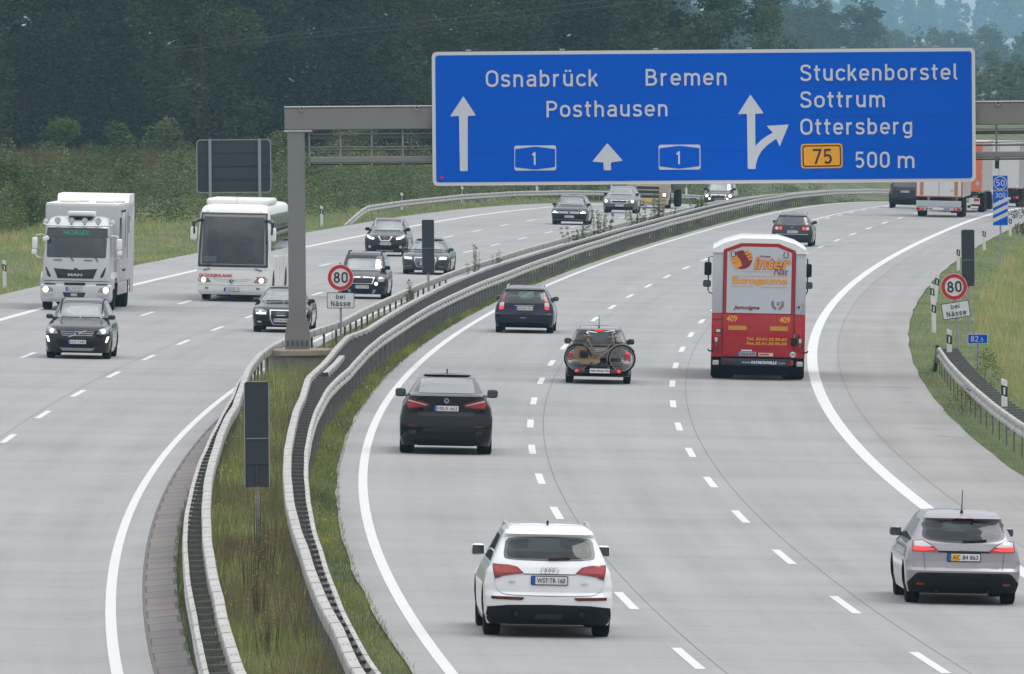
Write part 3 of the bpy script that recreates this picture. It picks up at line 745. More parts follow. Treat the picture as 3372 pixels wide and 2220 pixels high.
# --- delineator posts
M_PLASTIC = mat('white_post_plastic', (.68, .68, .67), .5, vary=.06)
M_POSTBLK = mat('black_post_band', (.012, .012, .013), .5)
M_REFL = mat('reflector', (.62, .62, .60), .25)
GP = 'white delineator posts'
def post_parts(t, h, face=-1):
    q = [(-.07, -.03), (.07, -.03), (.045, .05), (-.045, .05)]
    n = 4; v = [(a, b, -.25) for a, b in q] + [(a, b, h + (.05 if a < 0 else -.0)) for a, b in q]
    MB().add(v, [(0, 1, 2, 3), (7, 6, 5, 4)] + [(i, (i + 1) % 4, (i + 1) % 4 + 4, i + 4) for i in range(4)]).build('post', M_PLASTIC, t, None)
    b = MB(); z0, z1 = h - .36, h - .12
    v = [(a * 1.05, c * 1.08, z0 + (.03 if a < 0 else -.02)) for a, c in q] + [(a * 1.05, c * 1.08, z1 + (.03 if a < 0 else -.02)) for a, c in q]
    b.add(v, [(0, 1, 2, 3), (7, 6, 5, 4)] + [(i, (i + 1) % 4, (i + 1) % 4 + 4, i + 4) for i in range(4)]).build('black_band', M_POSTBLK, t, None)
    MB().box((0, -.036, h - .24), (.045, .012, .17)).build('reflector', M_REFL, t, None)
def delin(Z, u, label, h=.95, base=0.0, lean=0.0):
    t = tag(empty('delineator_post', W(Z, u, base), (0, lean, 0)), label, 'marker post', GP); post_parts(t, h); return t
delin(378.7, 10.95, 'white marker post on the grass just left of the speed sign, nearest of the row', .98)
delin(405, 10.85, 'white marker post peeking out behind the nearest one on the right verge', .98, 0, R(-2))
delin(424, 10.75, 'bent white marker post at the kink of the right grass edge', .95, 0, R(6))
delin(483.4, 10.7, 'white marker post on the right verge left of the dark sign back', .95)
delin(531.6, 10.65, 'white marker post on the right verge right of the dark sign back', .95)
delin(570.8, 10.75, 'white marker post right beside the blue exit marker', .95)
delin(326.7, 10.97, 'white marker post fixed to the upper end of the right guard rail', .55, .72)
delin(277.1, 11.0, 'white marker post fixed to the right guard rail at the photo edge', .55, .72)
delin(439.6, -23.75, 'white marker post with black band at the far left grass edge', .95)
delin(586.4, -23.6, 'white marker post in the grass where the left guard rail starts', .98)
for Z, hh, lb in ((630, .5, 'marker post behind the left guard rail, first past its ramp'), (668, .55, 'marker post behind the left guard rail, second past its ramp'), (718, .8, 'marker post under the left end of the blue sign'),
              (768, .9, 'marker post under the blue sign between its left end and the silver estate'), (818, 1.0, 'marker post just left of the silver estate under the blue sign')):
    delin(Z, -23.35, lb, .62, hh)
# ------------------------------------------------------------------ vegetation
def leaf_mat(name, trans=.25, rough=.75):
    m = bpy.data.materials.new(name); m.use_nodes = True; nt = m.node_tree; b = nt.nodes['Principled BSDF']
    a = nt.nodes.new('ShaderNodeAttribute'); a.attribute_name = 'col'
    tr = nt.nodes.new('ShaderNodeBsdfTranslucent'); mx = nt.nodes.new('ShaderNodeMixShader'); mx.inputs[0].default_value = trans
    nt.links.new(a.outputs['Color'], b.inputs['Base Color']); nt.links.new(a.outputs['Color'], tr.inputs['Color'])
    b.inputs['Roughness'].default_value = rough; b.inputs['Specular IOR Level'].default_value = .2
    nt.links.new(b.outputs[0], mx.inputs[1]); nt.links.new(tr.outputs[0], mx.inputs[2]); nt.links.new(mx.outputs[0], nt.nodes['Material Output'].inputs['Surface'])
    return m
M_LEAF = leaf_mat('foliage'); M_BLADE = leaf_mat('grass_blades', .2)
M_BARK = mat('bark', (.06, .048, .036), .9, vary=.3, vscale=6)
def mesh_np(name, V, F, C, m, parent=None, kind=None):
    """V (n,3), F (k,3|4) and one colour per vertex"""
    me = bpy.data.meshes.new(name); k = F.shape[1]
    me.vertices.add(len(V)); me.vertices.foreach_set('co', V.astype(np.float32).ravel())
    me.loops.add(F.size); me.loops.foreach_set('vertex_index', F.astype(np.int32).ravel())
    me.polygons.add(len(F)); me.polygons.foreach_set('loop_start', np.arange(0, F.size, k, dtype=np.int32))
    try: me.polygons.foreach_set('loop_total', np.full(len(F), k, np.int32))
    except Exception: pass
    me.update(calc_edges=True)
    at_ = me.color_attributes.new('col', 'FLOAT_COLOR', 'POINT'); at_.data.foreach_set('color', np.concatenate([C, np.ones((len(C), 1))], 1).astype(np.float32).ravel())
    o = link_mesh(name, me, m, parent, None)
    if kind: o['kind'] = kind
    return o
def Wn(z, u, h=0.0):
    s = Sl(z); c = 1 / np.sqrt(1 + s * s)
    return np.stack([Xr(z) + u * c, z - u * s * c, Zg(z, u) + h], 1)
def nz(x, y, f, p=0.0):
    """cheap smooth noise in -1..1"""
    return (np.sin(x * f * 1.9 + 1.3 * np.sin(y * f * .7 + p)) + np.sin(y * f * 2.3 + 1.7 * np.sin(x * f * 1.1 + 2 * p)) + np.sin((x + y) * f * 3.1 + p * 3)) / 3
def blades(z, u, h, w, col, lean=.35):
    n = len(z); B = Wn(z, u, -.02); a = rng.uniform(0, 2 * np.pi, n); d = np.stack([np.cos(a), np.sin(a), 0 * a], 1) * (w / 2)[:, None]
    b = rng.uniform(0, 2 * np.pi, n); tip = B + np.stack([np.cos(b) * h * lean, np.sin(b) * h * lean, h], 1) * rng.uniform(.7, 1.1, (n, 1))
    V = np.stack([B - d, B + d, tip], 1).reshape(-1, 3); return V, np.arange(3 * n).reshape(-1, 3), np.repeat(col, 3, 0)
def pal(t, stops):
    t = np.clip(t, 0, 1); x = np.linspace(0, 1, len(stops)); s = np.array(stops)
    return np.stack([np.interp(t, x, s[:, k]) for k in range(3)], 1)
def field(name, N, zf, uf, hf, wf, cf, lean=.35):
    z = zf(N); u = uf(z); V, F, C = blades(z, u, hf(z, u), wf(z, u), cf(z, u), lean); o = mesh_np(name, V, F, C, M_BLADE); o['kind'] = 'stuff'; return o
logz = lambda a, b: (lambda n: a * (b / a) ** rng.uniform(0, 1, n))
jit = lambda n, s: rng.normal(0, s, n)
G_FRESH = [(.04, .07, .016), (.075, .12, .026), (.115, .16, .04), (.19, .19, .055)]
G_WEED = [(.12, .08, .06), (.29, .20, .14), (.17, .20, .075), (.29, .36, .12), (.45, .50, .18), (.62, .60, .34)]
G_STRAW = [(.18, .27, .085), (.29, .36, .13), (.46, .42, .18), (.60, .50, .27)]
def c_med(z, u): return pal(.64 + .34 * nz(z * .22, u * 1.3, 1.0, 2) + .18 * nz(z * .9, u * 4, 1.0, 5) + jit(len(z), .10), G_WEED)
def uband(a, b): return lambda z: rng.uniform(a, b, len(z))
lbr = lambda z: np.interp(z, [p[0] for p in LBR], [p[1] for p in LBR]); rbl = lambda z: np.interp(z, [p[0] for p in RBL], [p[1] for p in RBL]); rbr = lambda z: np.interp(z, [p[0] for p in RBR], [p[1] for p in RBR])
def u_med(z): t = rng.uniform(0, 1, len(z)); return (lbr(z) + .02) * (1 - t) + (rbl(z) - .02) * t
field('median_grass', 62000, logz(130, 700), u_med, lambda z, u: rng.uniform(.10, .34, len(z)) * (1 + .7 * np.clip(nz(z * .3, u * 2, 1, 5), -.4, 1)), lambda z, u: rng.uniform(.008, .018, len(z)) * z / 220, c_med)
# taller seed stalks and docks between the rails
field('median_weeds', 26000, logz(130, 420), u_med, lambda z, u: rng.uniform(.35, .95, len(z)) * (.75 + .5 * np.clip(nz(z * .25, u, 1, 1), -.6, 1)), lambda z, u: rng.uniform(.008, .02, len(z)) * z / 220, lambda z, u: pal(.38 - .14 * np.exp(-((z - 195) / 22) ** 2) + .35 * nz(z * .25, u * .7, 1.0, 4) + jit(len(z), .14), G_WEED), .2)
field('median_verge_grass', 42000, logz(130, 760), lambda z: rbr(z) + .02 + (-4.08 - rbr(z)) * rng.uniform(0, 1.0, len(z)), lambda z, u: rng.uniform(.03, .13, len(z)) * (1 + .8 * np.clip(nz(z * .15, u, 1, 3), 0, 1)), lambda z, u: rng.uniform(.008, .016, len(z)) * z / 220,
      lambda z, u: pal(.48 + .36 * nz(z * .13, u * 2.2, 1.0, 6) + jit(len(z), .12), [(.115, .12, .055), (.14, .185, .06), (.23, .26, .07), (.30, .30, .09)]))
field('rail_grass', 9000, logz(140, 300), lambda z: -7.05 + rng.uniform(0, .55, len(z)), lambda z, u: rng.uniform(.05, .28, len(z)), lambda z, u: rng.uniform(.008, .016, len(z)) * z / 220, lambda z, u: pal(.55 + .4 * nz(z * .2, u, 1, 8) + jit(len(z), .1), G_FRESH))
field('verge_grass', 90000, logz(225, 700), lambda z: 10.16 + 13 * rng.uniform(0, 1, len(z)) ** 1.5, lambda z, u: rng.uniform(.04, .12, len(z)) * np.clip((u - 9.9) / .8, .3, 1) * (1 + 1.6 * np.clip((u - 11.8) / 2, 0, 1)), lambda z, u: rng.uniform(.012, .028, len(z)) * z / 330,
      lambda z, u: pal(.20 + .30 * np.clip((u - 11.0) / 2.0, 0, 1) + .22 * nz(z * .10, u * .8, 1.0, 6) + jit(len(z), .09), G_STRAW))
field('tall_verge_grass', 26000, logz(225, 640), lambda z: 12.3 + 9 * rng.uniform(0, 1, len(z)) ** 1.3, lambda z, u: rng.uniform(.25, .75, len(z)) * (.55 + .45 * (nz(z * .12, u * .9, 1, 9) > -.15)), lambda z, u: rng.uniform(.010, .022, len(z)) * z / 330,
      lambda z, u: pal(.50 + .35 * nz(z * .11, u * .9, 1.0, 9) + jit(len(z), .14), G_STRAW), .25)
field('left_verge_grass', 52000, logz(380, 820), lambda z: -22.45 - 13 * rng.uniform(0, 1, len(z)) ** 1.2, lambda z, u: rng.uniform(.06, .22, len(z)) * (1 + 1.5 * np.clip((-28 - u) / 3, 0, 1)), lambda z, u: rng.uniform(.02, .05, len(z)) * z / 500,
      lambda z, u: pal(.34 + .12 * np.clip((-u - 27) / 4, 0, 1) + .26 * nz(z * .10, u * .8, 1.0, 2) + jit(len(z), .1), G_STRAW))
field('maize_field', 26000, lambda n: rng.uniform(715, 830, n), lambda z: rng.uniform(-75, -36, len(z)), lambda z, u: rng.uniform(1.5, 2.15, len(z)), lambda z, u: rng.uniform(.08, .2, len(z)), lambda z, u: pal(rng.uniform(0, 1, len(z)), [(.08, .08, .03), (.13, .10, .045), (.17, .12, .06)]), .1)
# small flower heads in the grass
def flowers(name, N, zf, uf, h0, h1, s, col):
    z = zf(N); u = uf(z); keep = nz(z * .2, u * 1.5, 1, 4) > -.1; z, u = z[keep], u[keep]; n = len(z)
    P = Wn(z, u, 0) + np.stack([0 * z, 0 * z, rng.uniform(h0, h1, n)], 1); r = (s * z / 200 * rng.uniform(.6, 1.3, n))[:, None]
    a = rng.uniform(0, 2 * np.pi, n); t1 = np.stack([np.cos(a), np.sin(a), .2 * np.sin(a * 3)], 1) * r; t2 = np.stack([-np.sin(a) * .4, np.cos(a) * .4, .9 + 0 * a], 1) * r
    V = np.stack([P - t1, P - t2, P + t1, P + t2], 1).reshape(-1, 3); c = np.repeat(np.array(col)[None] * rng.uniform(.7, 1.15, (n, 1)), 4, 0)
    o = mesh_np(name, V, np.arange(4 * n).reshape(-1, 4), c, M_BLADE); o['kind'] = 'stuff'
flowers('yellow_flowers', 800, logz(135, 330), lambda z: rbr(z) + .06 + (-4.14 - rbr(z)) * rng.uniform(0, 1, len(z)), .06, .16, .012, (.55, .42, .02))
flowers('yellow_flowers', 1100, logz(135, 260), u_med, .15, .45, .014, (.50, .38, .02)); flowers('white_flowers', 420, logz(135, 320), u_med, .2, .55, .012, (.5, .5, .46))

# --- leafy crowns from many small leaf faces
def crown(n, size, lobes, stops, bias=0.0, seed=1, flat=.55, tone=None):
    """leaf faces spread through a set of lobes (x, y, z, r)"""
    g = np.random.default_rng(seed); L = np.array(lobes); w = L[:, 3] ** 2; k = g.choice(len(L), n, p=w / w.sum())
    d = g.normal(size=(n, 3)); d /= np.linalg.norm(d, axis=1)[:, None]; rad = g.uniform(.45, 1.0, n) ** .5
    P = L[k, :3] + d * (L[k, 3] * rad)[:, None] * np.array([1, 1, .85])
    nrm = d + g.normal(0, .7, (n, 3)); nrm /= np.linalg.norm(nrm, axis=1)[:, None]
    ref = np.where(np.abs(nrm[:, 2:3]) < .9, np.array([[0, 0, 1.]]), np.array([[1., 0, 0]])); t1 = np.cross(nrm, ref); t1 /= np.linalg.norm(t1, axis=1)[:, None]; t2 = np.cross(nrm, t1)
    s = (size * g.uniform(.55, 1.35, n))[:, None]
    V = np.stack([P - t1 * s, P - t2 * s * flat, P + t1 * s, P + t2 * s * flat], 1).reshape(-1, 3)
    tone = g.uniform(0, 1, len(L)) if tone is None else tone; C = pal(.15 + .6 * tone[k] + g.normal(0, .16, n) + bias, stops)
    return V, np.arange(4 * n).reshape(-1, 4), np.repeat(C, 4, 0)
def lobes_tree(h, w, n, z0, seed, conifer=False):
    g = np.random.default_rng(seed); out = []
    for _ in range(n):
        t = g.uniform(0, 1) ** 1.25; z = z0 + (h - z0) * t
        prof = (1 - t) * .95 + .08 if conifer else (math.sin(math.pi * min(1, .22 + t * .80)) ** .7)
        a = g.uniform(0, 2 * math.pi); rr = w / 2 * prof * math.sqrt(g.uniform(.15, 1)); r = (w * .17 if not conifer else w * .13) * g.uniform(.7, 1.35)
        out.append((math.cos(a) * rr, math.sin(a) * rr, z, r))
    return out
def trunk_mesh(name, h, r, limbs, seed, parent):
    g = random.Random(seed); m = MB(); pts = [(0, 0, -.5)]; x = y = 0
    for k in range(1, 7): x += g.uniform(-.02, .02) * h; y += g.uniform(-.02, .02) * h; pts.append((x, y, h * k / 6))
    m.tube(pts, [r * (1 - .85 * k / 6) for k in range(7)], 8)
    for k in range(limbs):
        i = g.randint(1, 4); a = g.uniform(0, 6.28); p = pts[i]; L_ = h * g.uniform(.18, .32)
        m.tube([p, (p[0] + math.cos(a) * L_ * .6, p[1] + math.sin(a) * L_ * .6, p[2] + L_ * .35), (p[0] + math.cos(a) * L_, p[1] + math.sin(a) * L_, p[2] + L_ * .9)], [r * .45, r * .28, r * .08], 6)
    return m.build(name, M_BARK, parent)
D_GREEN = [(.018, .036, .018), (.034, .062, .026), (.056, .092, .038), (.086, .126, .052)]
M_GREEN = [(.020, .042, .012), (.036, .066, .018), (.058, .092, .028), (.085, .115, .040)]
W_GREEN = [(.040, .065, .025), (.065, .095, .038), (.095, .125, .055), (.13, .15, .075)]
PROTO = {}
def tree(name, label, cat, x, y, z, h, w, stops, n=5200, leaf=.21, lobes=46, z0=.12, seed=1, conifer=False, group=None, sc=1.0, rot=0.0):
    key = (name, n, seed, conifer, h, w)
    t = tag(empty(name, (x, y, z), (0, 0, rot)), label, cat, group); t.scale = (sc, sc, sc)
    if key in PROTO:
        for ch in PROTO[key].children:
            c = ch.copy(); COL.objects.link(c); c.parent = t
        return t
    trunk_mesh('trunk', h * .6, h * .014, 7, seed, t)
    V, F, C = crown(n, leaf, lobes_tree(h, w, lobes, h * z0, seed, conifer), stops, 0, seed); mesh_np('crown', V, F, C, M_LEAF, t)
    PROTO[key] = t; return t
def gz(x, y):
    z = y; u = (x - float(Xr(z))); return float(Zg(z, u))
# depth of the wood behind its front row
def mass(name, spots, hs, ws, n, leaf, stops, seed, zoff=0.0):
    Vs, Fs, Cs, o = [], [], [], 0
    for i, (x, y) in enumerate(spots):
        h, w = hs[i % len(hs)], ws[i % len(ws)]; V, F, C = crown(n, leaf, lobes_tree(h, w, 34, h * .05, seed + i, i % 4 == 1), stops, 0, seed + i)
        Vs.append(V + np.array([x, y, gz(x, y) + zoff])); Fs.append(F + o); Cs.append(C); o += len(V)
    ob = mesh_np(name, np.concatenate(Vs), np.concatenate(Fs), np.concatenate(Cs), M_LEAF); ob['kind'] = 'stuff'; return ob
r2 = random.Random(5)
# front row of the dark wood behind the maize
GW = 'trees along the front of the dark wood'
wood = [(-40.5, 868, 'broadleaf', 0, 'paler dark tree at the left photo edge, above the horse lorry'), (-36.0, 880, 'broadleaf', 1, 'wood tree rising behind the box of the horse lorry'), (-31.5, 872, 'broadleaf', 2, 'wood tree above the gap between horse lorry and coach'),
        (-27.0, 884, 'broadleaf', 3, 'wood tree just left of the large dark sign back'), (-22.5, 870, 'broadleaf', 0, 'wood tree straight above the large dark sign back'), (-18.0, 882, 'broadleaf', 1, 'wood tree just left of the gantry post top'),
        (-13.5, 874, 'broadleaf', 2, 'wood tree above the left end of the gantry beam'), (-9.0, 886, 'broadleaf', 3, 'wood tree above the middle of the free gantry beam'), (-4.5, 872, 'broadleaf', 0, 'wood tree behind the left edge of the blue sign'),
        (0.0, 884, 'broadleaf', 1, 'wood tree above the first place name of the blue sign'), (4.5, 874, 'broadleaf', 2, 'wood tree above the blue sign between its first two top names'), (8.8, 900, 'broadleaf', 3, 'wood tree above the second top name of the blue sign')]
for i, (x, y, kd, sd, lb) in enumerate(wood):
    pr = [(20, 9.0, 46), (22, 8.0, 50), (19, 9.5, 44), (21, 8.5, 48)][sd]
    tree('forest_tree', lb, 'tree', x, y, gz(x, y) - .3, pr[0], pr[1], [[(.028, .046, .020), (.044, .068, .028), (.064, .09, .036), (.09, .11, .046)], D_GREEN, [(.012, .027, .016), (.022, .044, .024), (.036, .064, .034), (.056, .086, .046)], [(.022, .044, .016), (.038, .070, .024), (.060, .10, .034), (.09, .135, .05)]][sd], 20000, .15, int(pr[2] * 2.6), .02, 11 + sd, False, GW, 1.0 + .06 * math.sin(i * 2.1), i * 1.7)
far = [(13.5, 1010, 19, 'looser lighter tree above the shaft arrow on the right half of the blue sign'), (18.0, 1060, 18, 'tall ragged tree with bare sky beside it, right of the dark wood'), (22.5, 1150, 19, 'spindly pale tree at the hazy right end of the wood'), (28.5, 1300, 17, 'thin pale birch clump fading into the haze above the right place names')]
mass('hazy_wood', [(30 + k * 2.5 + r2.uniform(-1.2, 1.2), 2500 + 16 * k + r2.uniform(-60, 60)) for k in range(24)] + [(34 + k * 3.2, 2900 + 20 * k + r2.uniform(-80, 80)) for k in range(18)], [21, 18, 22.5, 19, 17], [9, 8, 10], 1800, .45, M_GREEN, 500, -1)
for i, (x, y, h, lb) in enumerate(far):
    tree('forest_tree', lb, 'tree', x, y, -3, h + 2, 7.5, M_GREEN, 6500, .22, 60, .1, 31 + i, i == 1, 'trees at the hazy end of the wood', 1.0, i * 2.3)
mass('wood_interior', [(-47 + 4.0 * k + 1.5 * math.sin(k * 3), 905 + 14 * (k % 3)) for k in range(15)] + [(-52 + 4.6 * k, 990 + 20 * (k % 2)) for k in range(15)] + [(-51 - 5.5 * k, 885 + 12 * (k % 3)) for k in range(9)], [24, 22, 25, 23], [10, 9, 11], 4200, .42, [(.020, .038, .017), (.030, .054, .022), (.042, .070, .027)], 60)
r2 = random.Random(5)
mass('distant_wood', [(118 + k * 5.4 + r2.uniform(-3, 3), 9000 + r2.uniform(-250, 600)) for k in range(62)] + [(122 + k * 6.4 + r2.uniform(-3, 3), 9700 + r2.uniform(-250, 300)) for k in range(50)], [33, 29, 37, 30, 34], [14, 17, 12, 15], 1200, 1.3, M_GREEN, 200, 4)
mass('field_scrub', [(52 + k * .9 + r2.uniform(-.4, .4), 1700 + r2.uniform(-60, 90)) for k in range(36)], [4.6, 5.6, 4.2, 6.2], [3.4, 4, 3.0], 500, .30, W_GREEN, 700, -.4)
mass('near_scrub', [(62 + k * 3.4 + r2.uniform(-1, 1), 2250 + r2.uniform(-40, 160)) for k in range(26)] + [(66 + k * 2.0, 2350 + r2.uniform(-60, 160)) for k in range(40)], [7, 8.5, 6.5, 8], [5, 6, 5.5], 700, .30, W_GREEN, 400, -1)
mass('middle_wood', [(112 + k * 5.0 + r2.uniform(-1, 1), 4000 + r2.uniform(-40, 160)) for k in range(26)] + [(110 + k * 2.2 + r2.uniform(-1, 1), 4100 + r2.uniform(-90, 260)) for k in range(60)], [13, 11, 14.5, 12], [8, 9, 7], 1100, .5, W_GREEN, 300, -1)

# --- hedge along the inbound verge
HZ = [480, 524, 553, 575, 598, 640, 700, 960]; HU = [-33.5, -33.0, -34.2, -31.5, -26.5, -26.0, -26.0, -26.0]
def thicket():
    g = np.random.default_rng(9); lob = []
    for z in np.arange(486, 960, .9):
        for _ in range(3 if z < 720 else 1):
            u = float(np.interp(z, HZ, HU)) - abs(g.normal(0, 2.6)) - .4; d = float(np.interp(z, HZ, HU)) - u
            hh = (1.4 + 1.6 * min(1, d / 2.2)) * (1 + .30 * math.sin(z * .33) + .24 * math.sin(z * .79 + 1) + .15 * math.sin(z * 1.9 + u)); 
            for q in range(2):
                p = W(z + g.uniform(-.5, .5), u, hh * g.uniform(.12, .92)); lob.append((*p, g.uniform(.35, .75)))
    LA = np.array(lob); tn = np.clip(.5 + .42 * nz(LA[:, 1] * .25, LA[:, 0] * .5, 1.0, 7) + g.normal(0, .16, len(LA)), 0, 1)
    V, F, C = crown(170000, .062, lob, [(.05, .075, .03), (.10, .135, .05), (.165, .205, .08), (.26, .28, .14)], 0, 9, .55, tn)
    o = mesh_np('hedge_thicket', V, F, C, M_LEAF); o['kind'] = 'stuff'
thicket()
for i, (px, py, Z, h, lb) in enumerate(((212, 468, 620, 4.6, 'young bright tree rising from the hedge above the horse lorry'), (380, 478, 640, 4.4, 'rounded bush above the hedge right of the horse lorry'), (545, 480, 660, 4.4, 'twin topped bush above the hedge, left of the dark sign back'), (940, 520, 640, 3.9, 'bushy shrub behind the gantry post'),
                                         (1180, 440, 690, 4.6, 'tall hedge bush showing through the gantry walkway frame'), (40, 560, 560, 3.4, 'dark shrub in the hedge at the left photo edge'))):
    x = pix_x(px, py, Z); tree('hedge_bush', lb, 'bush', x, Z, gz(x, Z) - .2, h + .2, h * .85, [(.045, .075, .028), (.075, .115, .04), (.11, .155, .06), (.15, .19, .085)], 4600, .08, 34, .15, 71 + i)
# --- plants that stand out along the median and the right verge
def weed(label, x, y, z, h, w, stops, seed, n=420, leaf=.035):
    t = tag(empty('tall_weed', (x, y, z)), label, 'weed', 'tall weeds along the rails'); g = random.Random(seed); st = MB(); lob = []
    for k in range(int(7 + w * 8)):
        a = g.uniform(0, 6.28); r_ = g.uniform(0, w / 2); hx = h * g.uniform(.55, 1); bx_, by = math.cos(a) * r_ * .6, math.sin(a) * r_ * .6; tx, ty = math.cos(a) * r_, math.sin(a) * r_
        st.tube([(bx_, by, -.1), ((bx_ + tx) / 2, (by + ty) / 2, hx * .5), (tx, ty, hx)], [.010, .008, .003], 4)
        for q in range(5): f = .25 + .18 * q; lob.append((bx_ + (tx - bx_) * f, by + (ty - by) * f, hx * f, .07 + .03 * g.random()))
    st.build('stems', mat('weed_stem', (.07, .085, .035), .8), t); V, F, C = crown(n, leaf, lob, stops, 0, seed, .35); mesh_np('leaves', V, F, C, M_LEAF, t)
def zfor(px, py, u):
    lo, hi = 150.0, 900.0
    for _ in range(50):
        m_ = (lo + hi) / 2
        if W(m_, u)[0] > pix_x(px, py, m_): hi = m_
        else: lo = m_
    return lo
for i, (px, py, h, w, lb) in enumerate(((1549, 870, 1.75, .7, 'tall feathery weed at the left median rail behind the dark sign back'), (1333, 950, 1.45, .55, 'single tall weed at the median rail right of the left speed sign'), (1627, 845, 1.35, .5, 'thin weed at the median rail, third clump past the left speed sign'),
                                        (1890, 770, 1.25, 1.6, 'low broad weed clump on the median below the black estate'), (1966, 740, 1.8, 1.5, 'dense weed clump on the median right of the black estate'), (2090, 700, 1.55, 1.6, 'spiky weed clump on the median below the silver grey estate'), (2160, 690, 1.9, 1.8, 'tallest weed clump on the median, below the cream lorry'), (2297, 690, 1.3, 1.2, 'farthest weed clump on the median below the small SUV'))):
    Z = zfor(px, py, -6.35); p = W(Z, -6.2); weed(lb, p[0], p[1], p[2], h, w, W_GREEN if i < 3 else [(.05, .085, .02), (.085, .12, .03), (.13, .15, .045)], 40 + i, 420 if i < 3 else 1500, .035 if i < 3 else .045)
p = W(318, 11.75); tree('roadside_shrub', 'leafy shrub growing through the bars below the blue kilometre plate', 'shrub', p[0], p[1], p[2], 1.0, .9, [(.08, .12, .04), (.12, .17, .06), (.17, .22, .08), (.22, .26, .11)], 1300, .022, 40, .1, 91)
p = W(292, 10.5); tree('roadside_shrub', 'low weedy bush under the right guard rail', 'shrub', p[0], p[1], p[2], .6, .9, [(.10, .085, .045), (.14, .14, .06), (.17, .20, .08)], 900, .02, 24, .1, 92)
x = pix_x(3366, 720, 575); tree('roadside_shrub', 'dry brown bush at the right photo edge past the exit marker', 'shrub', x, 575, gz(x, 575), 1.5, 1.5, [(.07, .05, .03), (.10, .08, .05), (.12, .12, .06)], 900, .05, 20, .1, 93)
x = pix_x(3355, 733, 565); t = tag(empty('small_sign', (x, 565, gz(x, 565))), 'small pale plate in front of the dry bush at the right edge', 'road sign'); MB().tube([(0, .03, -.3), (0, .03, .9)], .025, 7).build('pole', M_POLE, t); MB().prism(rrect(-.17, .74, .17, .93, .02), -.01, .01).build('plate', M_SIGNBRIGHT, t)
for px, Z, h, w, lb in ((848, 199, 1.50, .30, 'brown dock weeds standing right in front of the pole of the near dark sign back'), (868, 193, 1.2, .4, 'reddish weed clump right of the near dark sign back pole'), (822, 190, 1.15, .4, 'pale seeding weed clump left of the near dark sign back pole'), (852, 181, .95, .55, 'low brown weed patch below the near dark sign back'), (880, 171, .8, .5, 'dark brown dock clump near the bottom photo edge in the median')):
    x = pix_x(px, 1800, Z); weed(lb, x, Z, gz(x, Z), h, w, [(.15, .09, .065), (.22, .14, .09), (.22, .20, .10), (.34, .30, .18)], int(px), 1300, .015)
# --- faint power cables over the wood
for k, (pa, pb, lb) in enumerate((((1180, 92), (2230, -30), 'upper of two thin power cables crossing in front of the wood'), ((1180, 108), (2230, -8), 'lower of two thin power cables crossing in front of the wood'))):
    Z = 800; pts = [(pix_x(pa[0] + (pb[0] - pa[0]) * q / 10, pa[1], Z), Z, pix_z(pa[0] + (pb[0] - pa[0]) * q / 10, pa[1] + (pb[1] - pa[1]) * q / 10 + 6 * math.sin(math.pi * q / 10), Z)) for q in range(-6, 17)]
    tag(MB().tube(pts, .022, 5).build('power_cable', M_DARKSTEEL, None), lb, 'cable', 'power cables')
# --- dark cracks and scraps on the right shoulder
V = []; F = []
for px, py, ln, a in ((2960, 1275, .9, .05), (2915, 1277, .3, 0), (2950, 1285, .22, .3), (2995, 1306, .22, -.3), (2990, 1325, .55, .02), (3058, 1413, .85, .03), (3110, 1437, .45, .05), (3170, 1441, .4, 0), (3192, 1519, .12, .6), (2995, 1043, .3, .02), (2988, 1183, .25, 0)):
    lo, hi = 150, 700
    for _ in range(40):
        m_ = (lo + hi) / 2
        if pix_z(px, py, m_) > -.17: lo = m_
        else: hi = m_
    x = pix_x(px, py, lo); i = len(V); z = -.17
    u = (x - float(Xr(lo))); 
    for k in range(5):
        t_ = k / 4 - .5; wdt = .05 * (1 - (2 * t_) ** 2) + .008; p = W(lo + a * t_ * 2 + .1 * math.sin(k * 9), u + ln * t_, .0135); V += [(p[0], p[1] - wdt, p[2]), (p[0], p[1] + wdt, p[2])]
    F += [(i + 2 * k, i + 2 * k + 2, i + 2 * k + 3, i + 2 * k + 1) for k in range(4)]
me = bpy.data.meshes.new('shoulder_cracks'); me.from_pydata(V, [], F); link_mesh('road_cracks', me, M_TAR, None, None)['kind'] = 'structure'
# ------------------------------------------------------------------ vehicles
# frame of a vehicle: x to its right, y forwards, z up, origin on the road under the middle of its tail
def paint(name, col, metal=0.0, rough=.32):
    return mat(name, col, rough, metal, .8, vary=.05, vscale=2.0, spec=.05)
M_TYRE = mat('tyre_rubber', (.007, .007, .008), .9, bump=.3, vscale=30, spec=.2)
M_RIM = mat('alloy_rim', (.32, .33, .34), .35, .8)
M_TRIM = mat('black_plastic', (.009, .010, .012), .65, vary=.15, spec=.25)
M_GLOSSBLK = mat('gloss_black', (.008, .008, .010), .12, 0, .5)
M_INT = mat('dark_interior', (.035, .035, .038), .85)
M_SEAT = mat('seat_fabric', (.030, .030, .034), .9)
M_GLASS = glass_mat('window_glass', (.62, .72, .70), .06)
M_PRIV = glass_mat('privacy_glass', (.33, .37, .38), .05)
M_WSCREEN = glass_mat('windscreen_glass', (.68, .80, .77), .14)
M_WSKY = glass_mat('raked_windscreen_glass', (.62, .74, .74), .30)
M_CHROME = mat('chrome', (.70, .71, .73), .14, 1.0)
M_SILVERP = mat('silver_plastic', (.42, .43, .45), .4, .4)
M_LAMPR = mat('red_lamp_lens', (.22, .004, .008), .15, 0, .6)
M_LAMPLIT = mat('lit_red_lamp', (.45, .008, .010), .2, 0, .5, (1, .03, .02), .9)
M_LAMPDK = mat('dark_red_lamp', (.10, .004, .008), .15, 0, .6)
M_LAMPW = mat('clear_lamp_lens', (.52, .52, .53), .18, .2, .6)
